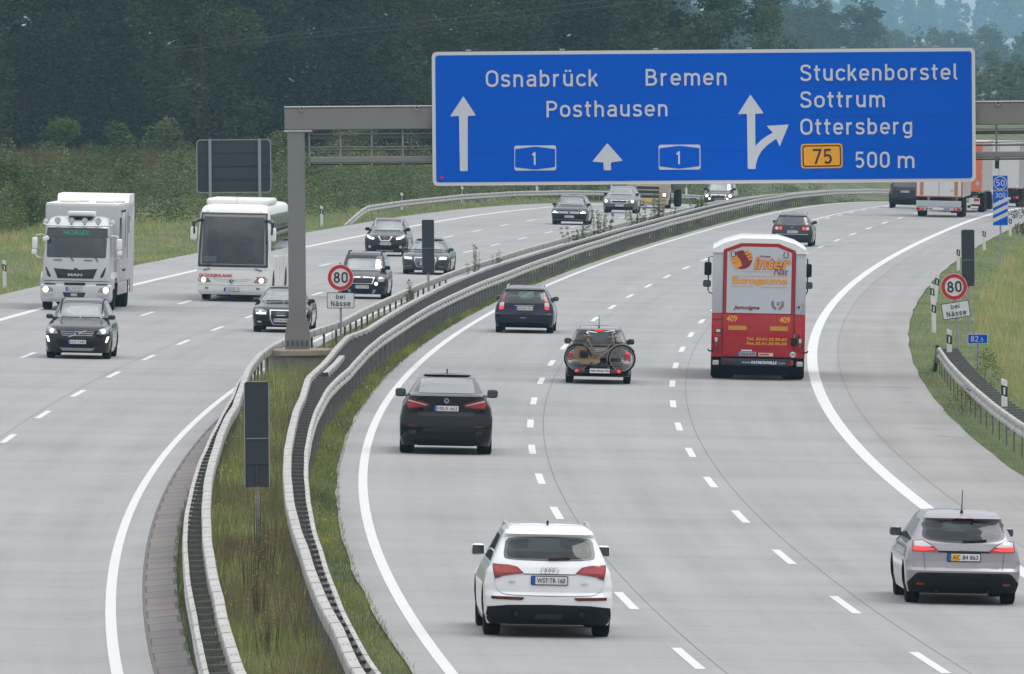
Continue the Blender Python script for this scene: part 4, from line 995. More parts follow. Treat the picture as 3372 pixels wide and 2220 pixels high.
M_HEAD = mat('headlamp_lens', (.26, .28, .30), .15, .5, .8)
M_BEAM = mat('lit_headlamp', (.9, .9, .9), .2, 0, 0, (1, .97, .92), 2.2)
M_BEAMY = mat('lit_warm_headlamp', (.9, .85, .7), .2, 0, 0, (1, .84, .55), 2.2)
M_AMBER = mat('amber_lens', (.70, .22, .01), .3, 0, .4)
M_PLATE = mat('number_plate_white', (.66, .66, .66), .45)
M_PLATEY = mat('number_plate_yellow', (.75, .42, .01), .45)
M_EU = mat('plate_blue_band', (.01, .07, .42), .45)
M_INK = mat('plate_ink', (.01, .01, .012), .6)
M_MIRROR = mat('mirror_glass', (.10, .115, .12), .08, .9)  # dark tint stands in for the dim surroundings the mirrors would reflect

def pchip(t, x, q):
    t = np.array(t, float); x = np.array(x, float); h = np.diff(t); d = np.diff(x) / h; m = np.zeros(len(t))
    for i in range(1, len(t) - 1):
        if d[i - 1] * d[i] > 0:
            w1 = 2 * h[i] + h[i - 1]; w2 = h[i] + 2 * h[i - 1]; m[i] = (w1 + w2) / (w1 / d[i - 1] + w2 / d[i])
    m[0], m[-1] = d[0], d[-1]
    i = np.clip(np.searchsorted(t, q, 'right') - 1, 0, len(h) - 1); s = (q - t[i]) / h[i]
    return (2 * s**3 - 3 * s**2 + 1) * x[i] + (s**3 - 2 * s**2 + s) * h[i] * m[i] + (-2 * s**3 + 3 * s**2) * x[i + 1] + (s**3 - s**2) * h[i] * m[i + 1]

def body_mesh(levels, pr=3.2, pf=2.8, n=34, m=9, ns=5, inset=0.0):
    """loft of stacked plan outlines; a level is (z, rear y, front y, half width, rear corner depth, front corner depth)"""
    lv = np.array(levels, float)
    d = np.abs(np.diff(lv[:, :4], axis=0)); t = np.concatenate([[0], np.cumsum(np.sqrt((d ** 2).sum(1)) + 1e-4)])
    q = np.unique(np.concatenate([np.linspace(0, t[-1], n), t]))
    A = np.stack([pchip(t, lv[:, k], q) for k in range(6)], 1)
    V = []
    for z, yr, yf, hw, br, bf in A:
        if yf - yr < .5: yr, yf = (yr + yf) / 2 - .25, (yr + yf) / 2 + .25
        yr, yf, hw = yr + inset, yf - inset, hw - inset; ring = []
        br = min(br, (yf - yr) * .45); bf = min(bf, (yf - yr) * .45)
        for k in range(2 * m + 1):
            a = -math.pi / 2 + math.pi * k / (2 * m); c, s_ = abs(math.cos(a)), abs(math.sin(a))
            ring.append((math.copysign(hw * s_ ** (2 / pr), a), yr + br * (1 - c ** (2 / pr))))
        for k in range(1, ns): ring.append((hw, yr + br + (yf - bf - yr - br) * k / ns))
        for k in range(2 * m + 1):
            a = math.pi / 2 - math.pi * k / (2 * m); c, s_ = abs(math.cos(a)), abs(math.sin(a))
            ring.append((math.copysign(hw * s_ ** (2 / pf), a), yf - bf * (1 - c ** (2 / pf))))
        for k in range(1, ns): ring.append((-hw, yf - bf + (yr + br - yf + bf) * k / ns))
        V += [(x, y, z) for x, y in ring]
    c = 4 * m + 2 + 2 * (ns - 1); L = len(A)
    F = [(i * c + k, i * c + (k + 1) % c, (i + 1) * c + (k + 1) % c, (i + 1) * c + k) for i in range(L - 1) for k in range(c)]
    F += [tuple(range(c))[::-1], tuple((L - 1) * c + k for k in range(c))]
    return V, F

def boolean(me, cutters):
    """difference of a mesh with a list of (verts, faces, material)"""
    o = bpy.data.objects.new('tmp_body', me); COL.objects.link(o); tmp = []
    for v, f, mt in cutters:
        cm = bpy.data.meshes.new('tmp_cut'); cm.from_pydata(v, [], f); cm.update()
        bm = bmesh.new(); bm.from_mesh(cm); bmesh.ops.recalc_face_normals(bm, faces=bm.faces[:]); bm.to_mesh(cm); bm.free()
        if mt: cm.materials.append(mt)
        c = bpy.data.objects.new('tmp_cut', cm); COL.objects.link(c); tmp.append(c)
        md = o.modifiers.new('cut', 'BOOLEAN'); md.operation = 'DIFFERENCE'; md.object = c; md.solver = 'MANIFOLD'
        try: md.material_mode = 'TRANSFER'
        except Exception: pass
    dg = bpy.context.evaluated_depsgraph_get()
    out = bpy.data.meshes.new_from_object(o.evaluated_get(dg))
    for c in tmp:
        cm = c.data; bpy.data.objects.remove(c); bpy.data.meshes.remove(cm)
    bpy.data.objects.remove(o)
    return out

class Car:
    """helper that builds one vehicle: body loft, cut-outs and parts pressed onto its skin"""
    def __init__(s, name, label, cat, levels, pm, L, pr=4.2, pf=3.0, n=34, cuts=(), group=None):
        s.root = tag(empty(name), label, cat, group); s.L = L; s.pm = pm; s.levels = levels; s.pr, s.pf = pr, pf
        s.V, s.F = body_mesh(levels, pr, pf, n); s.bvh = BVHTree.FromPolygons([Vector(v) for v in s.V], s.F); s.cut = list(cuts)
    def finish_body(s, name='body', sharp=32):
        me = bpy.data.meshes.new(name); me.from_pydata(s.V, [], s.F); me.update()
        bm = bmesh.new(); bm.from_mesh(me); bmesh.ops.recalc_face_normals(bm, faces=bm.faces[:]); bm.to_mesh(me); bm.free()
        me.materials.append(s.pm)
        if s.cut:
            out = boolean(me, s.cut)
            if len(out.polygons) > 50: me = out
            else: print('boolean failed', s.root.name)
        me.name = name
        s.body = link_mesh(name, me, None, s.root, sharp); return s.body
    def hit(s, a, z, view):
        if view == 'rear': o, d = Vector((a, -3, z)), Vector((0, 1, 0))
        elif view == 'front': o, d = Vector((-a, s.L + 3, z)), Vector((0, -1, 0))
        elif view == 'left': o, d = Vector((-4, a, z)), Vector((1, 0, 0))
        elif view == 'right': o, d = Vector((4, a, z)), Vector((-1, 0, 0))
        else: o, d = Vector((a, z, 8)), Vector((0, 0, -1))
        h, nn = s.bvh.ray_cast(o, d)[:2]; s.nrm = -d
        if h is not None and nn is not None:
            if nn.dot(d) > 0: nn = -nn
            s.nrm = (nn - d * .6).normalized()
        if h is None:
            for sh in (.03, .06, .1, .16):
                for sgn in (1, -1):
                    o2 = o.copy()
                    if view in ('rear', 'front'): o2.x -= math.copysign(sh, o.x)
                    else: o2.z += sh * sgn
                    h = s.bvh.ray_cast(o2, d)[0]
                    if h is not None: break
                if h is not None: break
            if h is None: h = s.bvh.find_nearest(o + d * 3)[0]
            q = o.copy()
            if view in ('rear', 'front'): q.y = h.y
            elif view in ('left', 'right'): q.x = h.x
            else: q.z = h.z
            h = q
        return h, d
    def panel(s, pts, name, m, view='rear', off=.006, thick=.02, parent=None, res=.05, smooth=0, label=None):
        """a shaped piece outlined in the view plane and pressed onto the body skin"""
        if smooth: pts = catmull(pts, smooth, True)
        dense = []
        for a, b in zip(pts, pts[1:] + pts[:1]):
            k = max(1, int(math.dist(a, b) / res)); dense += [(a[0] + (b[0] - a[0]) * i / k, a[1] + (b[1] - a[1]) * i / k) for i in range(k)]
        n = len(dense); P = [Vector(p) for p in dense]
        xs = [p[0] for p in dense]; zs = [p[1] for p in dense]
        inner = []
        x = min(xs) + res * .5
        while x < max(xs):
            z = min(zs) + res * .5
            while z < max(zs): inner.append(Vector((x, z))); z += res
            x += res
        r = delaunay_2d_cdt(P + inner, [], [list(range(n))], 1, 1e-5)
        v2, fs = r[0], r[2]
        edge = {}
        for f in fs:
            for i in range(len(f)):
                e = (f[i], f[(i + 1) % len(f)]); k = tuple(sorted(e)); edge[k] = None if k in edge else e
        top = []; bot = []
        for p in v2:
            h, d = s.hit(p[0], p[1], view); top.append(h + s.nrm * off); bot.append(h + s.nrm * (off - thick))
        k = len(v2); F = [tuple(f) for f in fs] + [tuple(i + k for i in f)[::-1] for f in fs] + [(e[1], e[0], e[0] + k, e[1] + k) for e in edge.values() if e]
        return s.mesh(name, top + bot, F, m, parent, label)
    def mesh(s, name, V, F, m, parent=None, label=None, sharp=40):
        mb = MB(); mb.add(V, F); o = mb.build(name, m, parent or s.root, sharp)
        if label: o['label'] = label
        return o
    def text(s, txt, box, m, view='rear', off=.012, name='lettering', parent=None, shear=0, bold=0, thick=.006, flat=None):
        x, z, d, F = fit_text(txt, *box, shear=shear, bold=bold); V = []
        for a, b, e in zip(x, z, d):
            h, dr = s.hit(a, b, view)
            if flat is not None: h = Vector((h.x, flat, h.z))
            V.append(h - dr * (off + (thick if e > 0 else 0)))
        return s.mesh(name, V, F, m, parent, None, None)
    def plate(s, cx, cz, txt, view='rear', w=.52, h=.112, kind='eu', tcol=None):
        sg = -1 if view == 'rear' else 1
        ys = [s.hit(cx + dx, cz + dz, view)[0].y for dx in (-w / 2, 0, w / 2) for dz in (-h / 2, h / 2)]
        y = (min(ys) if sg < 0 else max(ys)) + sg * .012; mx = -1 if view == 'front' else 1
        def rect(x0, z0, x1, z1, r, ya, yb, nm, m, par): return MB().prism([(mx * a, b) for a, b in rrect(x0, z0, x1, z1, r, 2)], y + sg * ya, y + sg * yb).build(nm, m, par, None)
        fr = rect(cx - w / 2 - .012, cz - h / 2 - .012, cx + w / 2 + .012, cz + h / 2 + .012, .015, -.02, .003, 'plate_holder', M_TRIM, s.root)
        pl = rect(cx - w / 2, cz - h / 2, cx + w / 2, cz + h / 2, .01, .0, .007, 'number_plate', M_PLATEY if kind == 'y' else M_PLATE, s.root)
        x0 = cx - w / 2
        if kind in ('eu', 'dk'): rect(x0, cz - h / 2, x0 + .052, cz + h / 2, .004, .006, .010, 'blue_band', M_EU, pl); x0 += .045
        if kind == 'dk': rect(x0 + .01, cz - h / 2 + .004, x0 + .135, cz + h / 2 - .004, .004, .006, .010, 'yellow_field', M_PLATEY, pl)
        mg = .03
        X, Zt, D, F = fit_text(txt, x0 + mg, cz - h * .31, cx + w / 2 - mg, cz + h * .31, bold=.0)
        V = [(mx * a, y + sg * (.011 + (.003 if e > 0 else 0)), b) for a, b, e in zip(X, Zt, D)]
        mb = MB(); mb.add(V, F); mb.build('lettering', M_INK, pl, None)
        return pl
    def wheels(s, ys, R_, tw, track, rim=.64, dual=(), spokes=10):
        for y in ys:
            for sx in (-1, 1):
                w = MB(); tt = tw * (2.1 if y in dual else 1); x = sx * (track / 2 - tt / 2)
                a, b = (x - tt / 2, x + tt / 2)
                w.lathe([(R_ * rim, a + .01), (R_ * .86, a), (R_ * .96, a + tt * .07), (R_, a + tt * .2), (R_, b - tt * .2), (R_ * .96, b - tt * .07), (R_ * .86, b), (R_ * rim, b - .01)], (0, y, R_), 'X', 28)
                t = w.build('wheel', M_TYRE, s.root)
                rm = MB(); xo = (b if sx > 0 else a)
                rm.lathe([(R_ * rim, xo - sx * .01), (R_ * rim * .93, xo - sx * .012), (R_ * rim * .9, xo - sx * .06), (.05, xo - sx * .07)], (0, y, R_), 'X', 28)
                for k in range(spokes):
                    aa = 2 * math.pi * k / spokes; c0 = (xo - sx * .03, y + R_ * rim * .5 * math.cos(aa), R_ + R_ * rim * .5 * math.sin(aa))
                    rm.box(c0, (.03, R_ * rim * .86, .045), Matrix.Rotation(aa, 3, 'X'))
                rm.build('rim', M_RIM, t)
    def mirrors(s, y, z, x, w=.20, h=.15, m=None, arm=.10):
        x -= .12; w += .01; h += .015
        for sx in (-1, 1):
            b = MB(); b.rbox((sx * (x + w / 2), y, z), (w, .12, h), .058, 4); b.box((sx * (x - arm / 2 + .02), y + .02, z - h * .3), (arm + .14, .06, .05))
            o = b.build('mirror', m or s.pm, s.root)
            MB().rbox((sx * (x + w / 2), y - .056, z), (w * .84, .012, h * .76), .005, 1).build('mirror_glass', M_MIRROR, o)
    def cabin(s, z0, z1, y0, y1, inset=.06):
        """void inside the body between floor and roof lining, as a cutter"""
        lv = np.array(s.levels, float); t = lv[:, 0]; zs = np.linspace(z0, z1, 7)
        f = lambda k, z: float(pchip(t, lv[:, k], np.array([z]))[0])
        out = [(z, max(f(1, z) + .02, y0), min(f(2, z) - .02, y1), f(3, z), f(4, z), f(5, z)) for z in zs]
        v, fc = body_mesh(out, s.pr, s.pf, 8, 7, 3, inset); s.cut.append((v, fc, M_INT))
    def opening(s, pts, view, d0, d1):
        if view in ('rear', 'front'):
            q = [(-a if view == 'front' else a, b) for a, b in pts]; m = MB().prism(q, d0, d1)
        else: m = MB().prism(pts, d0, d1, 'YZ')
        s.cut.append((m.v, m.f, M_INT))
    def arches(s, ys, r, R_, depth=.34, hw=1.0):
        for y in ys:
            for sx in (-1, 1):
                m = MB().lathe([(r, sx * (hw + .2)), (r, sx * (hw - depth))], (0, y, R_), 'X', 26); s.cut.append((m.v, m.f, M_TRIM))
    def seats(s, ys, zs=.62, xs=(-.38, .38), head=.30):
        for y in ys:
            for x in xs:
                b = MB(); b.rbox((x, y, zs + .28), (.46, .14, .58), .06, 2); b.rbox((x, y, zs + .58 + head / 2), (.27, .10, .19), .05, 2); b.rbox((x, y + .25, zs), (.48, .5, .14), .05, 2)
                b.build('seat', M_SEAT, s.root)
    def place(s, Z, u, face='away', dyaw=0.0, dx=0.0):
        h = heading(Z)
        p = W(Z, u); s.root.location = (p[0] + dx, p[1], p[2])
        if face == 'away': s.root.rotation_euler = (0, BANK, h + dyaw)
        else:                                         # nose towards the camera at Z
            s.root.rotation_euler = (0, -BANK, h + math.pi + dyaw)
            a = h + math.pi + dyaw; p = W(Z, u)
            s.root.location = (p[0] + math.sin(a) * s.L, p[1] - math.cos(a) * s.L, p[2])
        return s

def profile(L, Wd, H, belt, rear, nose=.70, hoodz=.95, cowl=1.15, top=2.0, roofw=.58, clear=.20, front_low=.06, rb=.30, fb=.55):
    """levels of a car body. rear: [(z, y)...] tail outline from belt upwards; nose/hoodz: bonnet front and rear height; cowl/top: windscreen foot and head behind the nose"""
    hw = Wd / 2; lv = []
    rz = [r[0] for r in rear]; ry = [r[1] for r in rear]
    yr = lambda z: float(np.interp(z, rz, ry))
    fz = [clear, .35, .52, nose - .02, nose + .06, nose + .13, hoodz, hoodz + .05, H - .12, H - .04, H]
    fy = [L - .16, L - front_low, L, L - .05, L - .16, L - .45, L - cowl + .08, L - cowl - .12, L - top, L - top - .26, L - top - 1.05]
    wz = [clear, .36, .52, belt * .78, belt, belt + .07, H - .10, H - .045, H - .012, H]
    wv = [hw * .945, hw * .985, hw * .998, hw, hw * .955, hw * .915, roofw + .05, roofw, roofw * .84, roofw * .30]
    bz = [clear, .5, belt, H - .1, H]; bv = [rb * .8, rb, rb, rb * .6, rb * .5]; cz = [clear, nose, hoodz + .05, H]; cv = [fb, fb, fb * .75, fb * .35]
    ry[-1] = ry[-1] + .15
    for z in sorted(set([round(q, 4) for q in fz + wz + rz if clear <= q <= H])):
        lv.append((z, yr(z), float(np.interp(z, fz, fy)), float(np.interp(z, wz, wv)), float(np.interp(z, bz, bv)), float(np.interp(z, cz, cv))))
    return lv
def mirror_x(p): return [(-a, b) for a, b in p][::-1]
def sidewin(c, y0, y1, ytop0, ytop1, zb, zt, m=None, split=()):
    """side glass with pillars, both sides"""
    for view in ('left', 'right'):
        edges = [0.0] + list(split) + [1.0]
        for a, b in zip(edges, edges[1:]):
            a2, b2 = a + (.015 if a > 0 else 0), b - (.015 if b < 1 else 0)
            q = [(y0 + (y1 - y0) * a2, zb), (y0 + (y1 - y0) * b2, zb), (ytop0 + (ytop1 - ytop0) * b2, zt), (ytop0 + (ytop1 - ytop0) * a2, zt)]
            c.panel(rnd(q, .05), 'side_window', m or M_PRIV, view, .004, .012, res=.15)
def rings(c, cx, cz, r, n, gap, view, m, off=.02, parent=None):
    h, d = c.hit(cx, cz, view); y = h.y - d.y * off; sx = -1 if view == 'front' else 1; mb = MB()
    for k in range(n):
        x = cx + (k - (n - 1) / 2) * gap
        mb.tube([(sx * (x + r * math.cos(R(t))), y, cz + r * math.sin(R(t))) for t in range(0, 361, 24)], r * .15, 5, False)
    return mb.build('badge', m, parent or c.root)
def roundel(c, cx, cz, r, view, m1, m2=None, off=.012, name='badge'):
    h, d = c.hit(cx, cz, view); y = h.y - d.y * off; sx = -1 if view == 'front' else 1
    b = MB().prism(disc((sx * cx, cz), r, 24), y, y + d.y * .02).build(name, m1, c.root, None)
    if m2: MB().prism(disc((sx * cx, cz), r * .74, 20), y - d.y * .004, y).build('emblem_field', m2, b, None)
    return b
def bars(c, x0, x1, zs, h, m, view, name='grille_bar', off=.03, parent=None, curve=0.0):
    for z in zs:
        c.panel([(x0, z - h / 2), (x1, z - h / 2), (x1, z + h / 2), (x0, z + h / 2)], name, m, view, off, .02, parent, .12)
def rails(c, y0, y1, x, z, m, r=.018, lift=.05):
    for sx in (-1, 1):
        n = 8; pts = []
        for k in range(n + 1):
            y = y0 + (y1 - y0) * k / n; h, _ = c.hit(sx * x, y, 'top'); e = min(1, k / 1.0, (n - k) / 1.0)
            pts.append((sx * x, y, h.z - .01 + lift * (1 if 0 < k < n else 0)))
        MB().tube(pts, r, 7).build('roof_rail', m, c.root)
def antenna(c, x, y, h, lean=.12):
    t, _ = c.hit(x, y, 'top'); MB().tube([(x, y, t.z), (x, y - lean * .15, t.z + .05), (x, y - lean, t.z + h)], [.03, .009, .006], 6).build('antenna', M_TRIM, c.root)
def fin(c, y, h=.07):
    t, _ = c.hit(0, y, 'top'); MB().prism([(y + .08, t.z - .01), (y - .07, t.z - .01), (y - .05, t.z + h), (y - .02, t.z + h)], -.015, .015, 'YZ').build('roof_fin', M_TRIM, c.root)
def underbody(c, hw, y0, y1, z=.24, depth=.14):
    MB().rbox((0, (y0 + y1) / 2, z), (hw * 2, y1 - y0, depth), .03, 1).build('underbody', M_TRIM, c.root)
def exhaust(c, xs, z, y=.06, r=.04):
    for x in xs: MB().lathe([(r, y - .03), (r, y + .25), (r * .7, y + .25), (r * .7, y - .02)], (x, 0, z), 'Y', 14).build('exhaust', M_TRIM, c.root)
def wiper_rear(c, x0, x1, z):
    a, _ = c.hit(x0, z, 'rear'); b, _ = c.hit(x1, z + .02, 'rear'); MB().tube([(x0, a.y - .03, z), (x1, b.y - .03, z + .02)], .013, 6).build('wiper', M_TRIM, c.root)
M_DKGLASS = mat('dark_glass', (.010, .013, .015), .06, 0, 1.0, spec=.8)
def oct_grille(c, pts, view='front', m=None, zs=(), bm=None, h=.012, frame=None):
    if frame: c.panel([(a * 1.0 + math.copysign(.02, a - pts[0][0] - 1e-6) * 0, b) for a, b in frame], 'grille_frame', M_CHROME, view, .008, .02)
    g = c.panel(pts, 'grille', m or M_GLOSSBLK, view, .013, .02)
    xs = [p[0] for p in pts]
    for z in zs:
        # clip the bar to the outline
        X = []
        for a, b in zip(pts, pts[1:] + pts[:1]):
            if (a[1] - z) * (b[1] - z) < 0: X.append(a[0] + (b[0] - a[0]) * (z - a[1]) / (b[1] - a[1]))
        if len(X) >= 2: c.panel([(min(X) + .01, z - h), (max(X) - .01, z - h), (max(X) - .01, z + h), (min(X) + .01, z + h)], 'grille_bar', bm or M_SILVERP, view, .022, .015, g, .12)
    return g
def twin(c, pts, name, m, view, **k):
    c.panel(pts, name, m, view, **k); return c.panel(mirror_x(pts), name, m, view, **k)

# --- 1 white SUV, nearest
P_WHITE = paint('white_car_paint', (.72, .73, .75))
L = 4.63; rear = [(.20, .24), (.32, .07), (.45, .0), (.62, .0), (.68, .045), (.80, .05), (.95, .06), (1.05, .10), (1.15, .16), (1.30, .29), (1.47, .42), (1.52, .38), (1.57, .44), (1.62, .75), (1.65, 1.2)]
c = Car('car', 'white SUV with number plate WST TR 160, nearest on the outbound lanes', 'car', profile(L, 1.90, 1.65, .98, rear, .74, 1.02, 1.25, 2.1, .60, rb=.40), P_WHITE, L, group='cars driving away')
c.cabin(.75, 1.56, .15, L - 1.45)
win = catmull([(-.60, 1.455), (-.3, 1.478), (0, 1.485), (.3, 1.478), (.60, 1.455), (.655, 1.33), (.67, 1.20), (.60, 1.155), (.3, 1.14), (0, 1.135), (-.3, 1.14), (-.60, 1.155), (-.67, 1.20), (-.655, 1.33)], 2, True)
c.opening([(a * .93, 1.31 + (b - 1.31) * .84) for a, b in win], 'rear', -.2, .95)
c.opening([(-.62, 1.16), (.62, 1.16), (.52, 1.48), (-.52, 1.48)], 'front', L - 2.2, L)
c.arches((.92, 3.73), .41, .365, hw=.95)
b = c.finish_body()
c.panel(win, 'rear_window', M_PRIV, off=.004, thick=.012)
c.panel([(-.62, 1.14), (.62, 1.14), (.54, 1.5), (-.54, 1.5)], 'windscreen', M_WSCREEN, 'front', .004, .012)
sidewin(c, .75, 3.1, 1.2, 2.45, 1.10, 1.47, None, (.28, .64))
lamp = [(-.83, 1.085), (-.60, 1.075), (-.475, 1.05), (-.375, .955), (-.55, .935), (-.70, .91), (-.80, .875), (-.825, .98)]
for q in (lamp, mirror_x(lamp)):
    o = c.panel(q, 'tail_lamp', M_LAMPR, off=.012)
    sx = 1 if q is not lamp else -1
    st = [(sx * .80, 1.045), (sx * .50, 1.02), (sx * .43, .965), (sx * .78, .955)]
    c.panel(st, 'lamp_core', M_LAMPDK if False else mat('red_lamp_inner', (.34, .012, .016), .25, 0, .5), off=.017, parent=o)
    c.panel([(sx * .80, .93), (sx * .70, .905), (sx * .80, .868)], 'lamp_edge', M_LAMPDK, off=.016, parent=o)
twin(c, [(-.85, .617), (-.37, .608), (-.38, .575), (-.42, .563), (-.84, .575)], 'reflector', M_LAMPDK, 'rear', off=.010)
c.panel([(-.90, .46), (-.60, .492), (0, .502), (.60, .492), (.90, .46), (.92, .30), (.85, .206), (-.85, .206), (-.92, .30)], 'bumper_skirt', M_TRIM, off=.010)
c.panel([(-.19, .37), (.19, .37), (.22, .29), (-.22, .29)], 'skirt_recess', M_GLOSSBLK, off=.016)
exhaust(c, (-.48, .48), .365, -.005)
M_GAP = mat('panel_gap', (.10, .10, .11), .6)
gap = catmull([(-.81, .87), (-.79, .76), (-.70, .66), (-.5, .634), (0, .628), (.5, .634), (.70, .66), (.79, .76), (.81, .87)], 3)
c.panel([(a, b + .005) for a, b in gap] + [(a * .995, b - .006) for a, b in gap[::-1]], 'panel_gap', M_GAP, off=.003, thick=.008)
c.panel([(-.38, .952), (.38, .952), (.38, .937), (-.38, .937)], 'plate_light_recess', M_GAP, off=.004)
rings(c, 0, 1.0, .042, 4, .058, 'rear', M_CHROME)
c.text('Q5', (-.60, .815, -.50, .84), M_SILVERP, off=.008, name='lettering'); c.text('TDI', (.46, .795, .56, .82), M_SILVERP, off=.008, name='lettering')
c.plate(0, .855, 'WST:TR 160')
rails(c, .62, 3.0, .60, 0, M_SILVERP); fin(c, 1.1, .06)
wiper_rear(c, -.02, .30, 1.165)
c.mirrors(3.18, 1.17, .95, .20, .16, P_WHITE); c.wheels((.92, 3.73), .365, .25, 1.86); underbody(c, .72, .35, 4.3, .27)
c.seats((1.55, 2.45), .62); c.place(175.25, -1.75)

# --- 2 silver estate
P_SILV = paint('mauve_silver_paint', (.30, .285, .31), .35, .35)
L = 4.56; rear = [(.20, .26), (.33, .08), (.45, .01), (.55, .0), (.60, .05), (.70, .07), (.84, .08), (.98, .13), (1.1, .24), (1.33, .44), (1.37, .38), (1.41, .45), (1.45, .8), (1.48, 1.2)]
c = Car('car', 'silver estate with a Danish plate AC 84 863 at the right photo edge', 'car', profile(L, 1.82, 1.48, .90, rear, .68, .95, 1.05, 1.9, .56, rb=.38), P_SILV, L, group='cars driving away')
c.cabin(.65, 1.40, .15, L - 1.25)
win = catmull([(-.60, 1.325), (0, 1.345), (.60, 1.325), (.635, 1.2), (.655, 1.09), (.56, 1.03), (.3, .995), (0, .985), (-.3, .995), (-.56, 1.03), (-.655, 1.09), (-.635, 1.2)], 2, True)
c.opening([(a * .92, 1.17 + (b - 1.17) * .84) for a, b in win], 'rear', -.2, .95); c.opening([(-.58, 1.06), (.58, 1.06), (.48, 1.32), (-.48, 1.32)], 'front', L - 2.0, L)
c.arches((.88, 3.53), .37, .325, hw=.91); c.finish_body()
c.panel(win, 'rear_window', M_PRIV, off=.004, thick=.012); c.panel([(-.6, 1.04), (.6, 1.04), (.5, 1.36), (-.5, 1.36)], 'windscreen', M_WSCREEN, 'front', .004, .012)
c.panel([(-.17, 1.37), (.17, 1.37), (.15, 1.335), (-.15, 1.335)], 'brake_light', M_LAMPDK, off=.012)
sidewin(c, .62, 3.0, 1.0, 2.3, 1.0, 1.33, None, (.26, .62))
for sx in (-1, 1):
    q = [(sx * .815, .85), (sx * .80, 1.01), (sx * .66, 1.03), (sx * .52, .965), (sx * .40, .87), (sx * .41, .84), (sx * .65, .845)]
    o = c.panel(q, 'tail_lamp', M_LAMPR, off=.012)
    c.panel([(sx * .78, 1.0), (sx * .66, 1.015), (sx * .50, .935), (sx * .55, .92), (sx * .78, .93)], 'clear_band', M_LAMPW, off=.017, parent=o)
    c.panel([(sx * .79, .925), (sx * .66, .92), (sx * .50, .90), (sx * .47, .875), (sx * .64, .86), (sx * .79, .862)], 'lit_band', M_LAMPLIT, off=.0175, parent=o)
c.panel([(-.41, .865), (.41, .865), (.40, .835), (-.40, .835)], 'tailgate_strip', M_TRIM, off=.008)
c.panel([(-.76, .50), (-.70, .52), (.70, .52), (.76, .50), (.88, .36), (.84, .206), (-.84, .206), (-.88, .36)], 'bumper_skirt', M_TRIM, off=.010)
twin(c, [(-.74, .36), (-.62, .36), (-.63, .325), (-.74, .33)], 'reflector', M_LAMPR, 'rear', off=.018)
for sx in (-1, 1): c.panel([(sx * .645, .84), (sx * .635, .84), (sx * .60, .52), (sx * .61, .52)], 'panel_gap', M_GAP, off=.003, thick=.006)
roundel_y = c.hit(0, .90, 'rear')[0].y
MB().prism([(.075 * math.cos(a), .905 + .03 * math.sin(a)) for a in np.linspace(0, 6.28, 20)[:-1]], roundel_y - .012, roundel_y).build('badge', M_CHROME, c.root, None)
c.plate(0, .765, 'AC 84 863', kind='dk', w=.51)
c.text('ECO', (.44, .60, .56, .625), M_SILVERP, off=.008)
rails(c, .7, 2.6, .55, 0, M_SILVERP, .012, .012); antenna(c, -.0, .78, .36); wiper_rear(c, -.02, .36, 1.02)
c.mirrors(2.95, 1.06, .92, .19, .14, P_SILV); c.wheels((.88, 3.53), .325, .22, 1.74, spokes=5); underbody(c, .7, .35, 4.2, .25); c.seats((1.5, 2.3), .55, head=.26)
exhaust(c, (-.42, .40), .21, .16, .03); c.place(188.6, 5.36)

# --- 3 black coupe SUV
P_BLACK = paint('black_car_paint', (.0035, .0042, .0065), .0, .2)
L = 4.91; rear = [(.20, .26), (.34, .06), (.5, .0), (.66, .0), (.74, .015), (.90, .04), (1.08, .035), (1.20, .02), (1.265, .02), (1.285, .12), (1.31, .34), (1.40, .70), (1.52, 1.20), (1.62, 1.72), (1.67, 2.1), (1.69, 2.5)]
c = Car('car', 'black coupe SUV with plate ME X 663 behind the left edge line', 'car', profile(L, 1.99, 1.69, 1.03, rear, .80, 1.08, 1.35, 2.1, .56, rb=.42), P_BLACK, L, group='cars driving away')
c.arches((.93, 3.86), .43, .38, hw=.99); c.finish_body()
c.panel([(-.60, 1.315), (.60, 1.315), (.585, 1.42), (.545, 1.585), (.3, 1.60), (-.3, 1.60), (-.545, 1.585), (-.585, 1.42)], 'rear_window', mat('coupe_rear_glass', (.06, .065, .07), .05, .35, 1.0, spec=1.0), off=.006)
sidewin(c, .9, 3.35, 1.9, 2.7, 1.17, 1.50, M_DKGLASS, (.4, .68))
c.panel([(-.62, 1.2), (.62, 1.2), (.54, 1.55), (-.54, 1.55)], 'windscreen', M_DKGLASS, 'front', .004, .012)
for sx in (-1, 1):
    o = c.panel([(sx * .86, 1.12), (sx * .80, 1.19), (sx * .70, 1.205), (sx * .50, 1.14), (sx * .35, 1.085), (sx * .40, 1.03), (sx * .60, 1.0), (sx * .82, .985)], 'tail_lamp', M_LAMPDK, off=.012)
    c.panel([(sx * .84, 1.10), (sx * .78, 1.15), (sx * .70, 1.16), (sx * .50, 1.10), (sx * .40, 1.075), (sx * .44, 1.05), (sx * .62, 1.03), (sx * .82, 1.02)], 'lamp_core', mat('red_lamp_inner', (.34, .012, .016), .25, 0, .5), off=.016, parent=o)
    c.panel([(sx * .80, 1.175), (sx * .70, 1.15), (sx * .42, 1.075), (sx * .42, 1.062), (sx * .70, 1.125), (sx * .82, 1.15)], 'lamp_line', M_LAMPW, off=.021, parent=o)
    c.panel([(sx * .80, .645), (sx * .60, .64), (sx * .61, .605), (sx * .80, .60)], 'reflector', M_LAMPDK, off=.012)
    c.panel([(sx * .84, .55), (sx * .60, .55), (sx * .58, .42), (sx * .82, .41)], 'exhaust_surround', M_TRIM, off=.010)
    c.panel([(sx * .79, .52), (sx * .64, .52), (sx * .63, .44), (sx * .77, .44)], 'exhaust_tip', M_GLOSSBLK, off=.018)
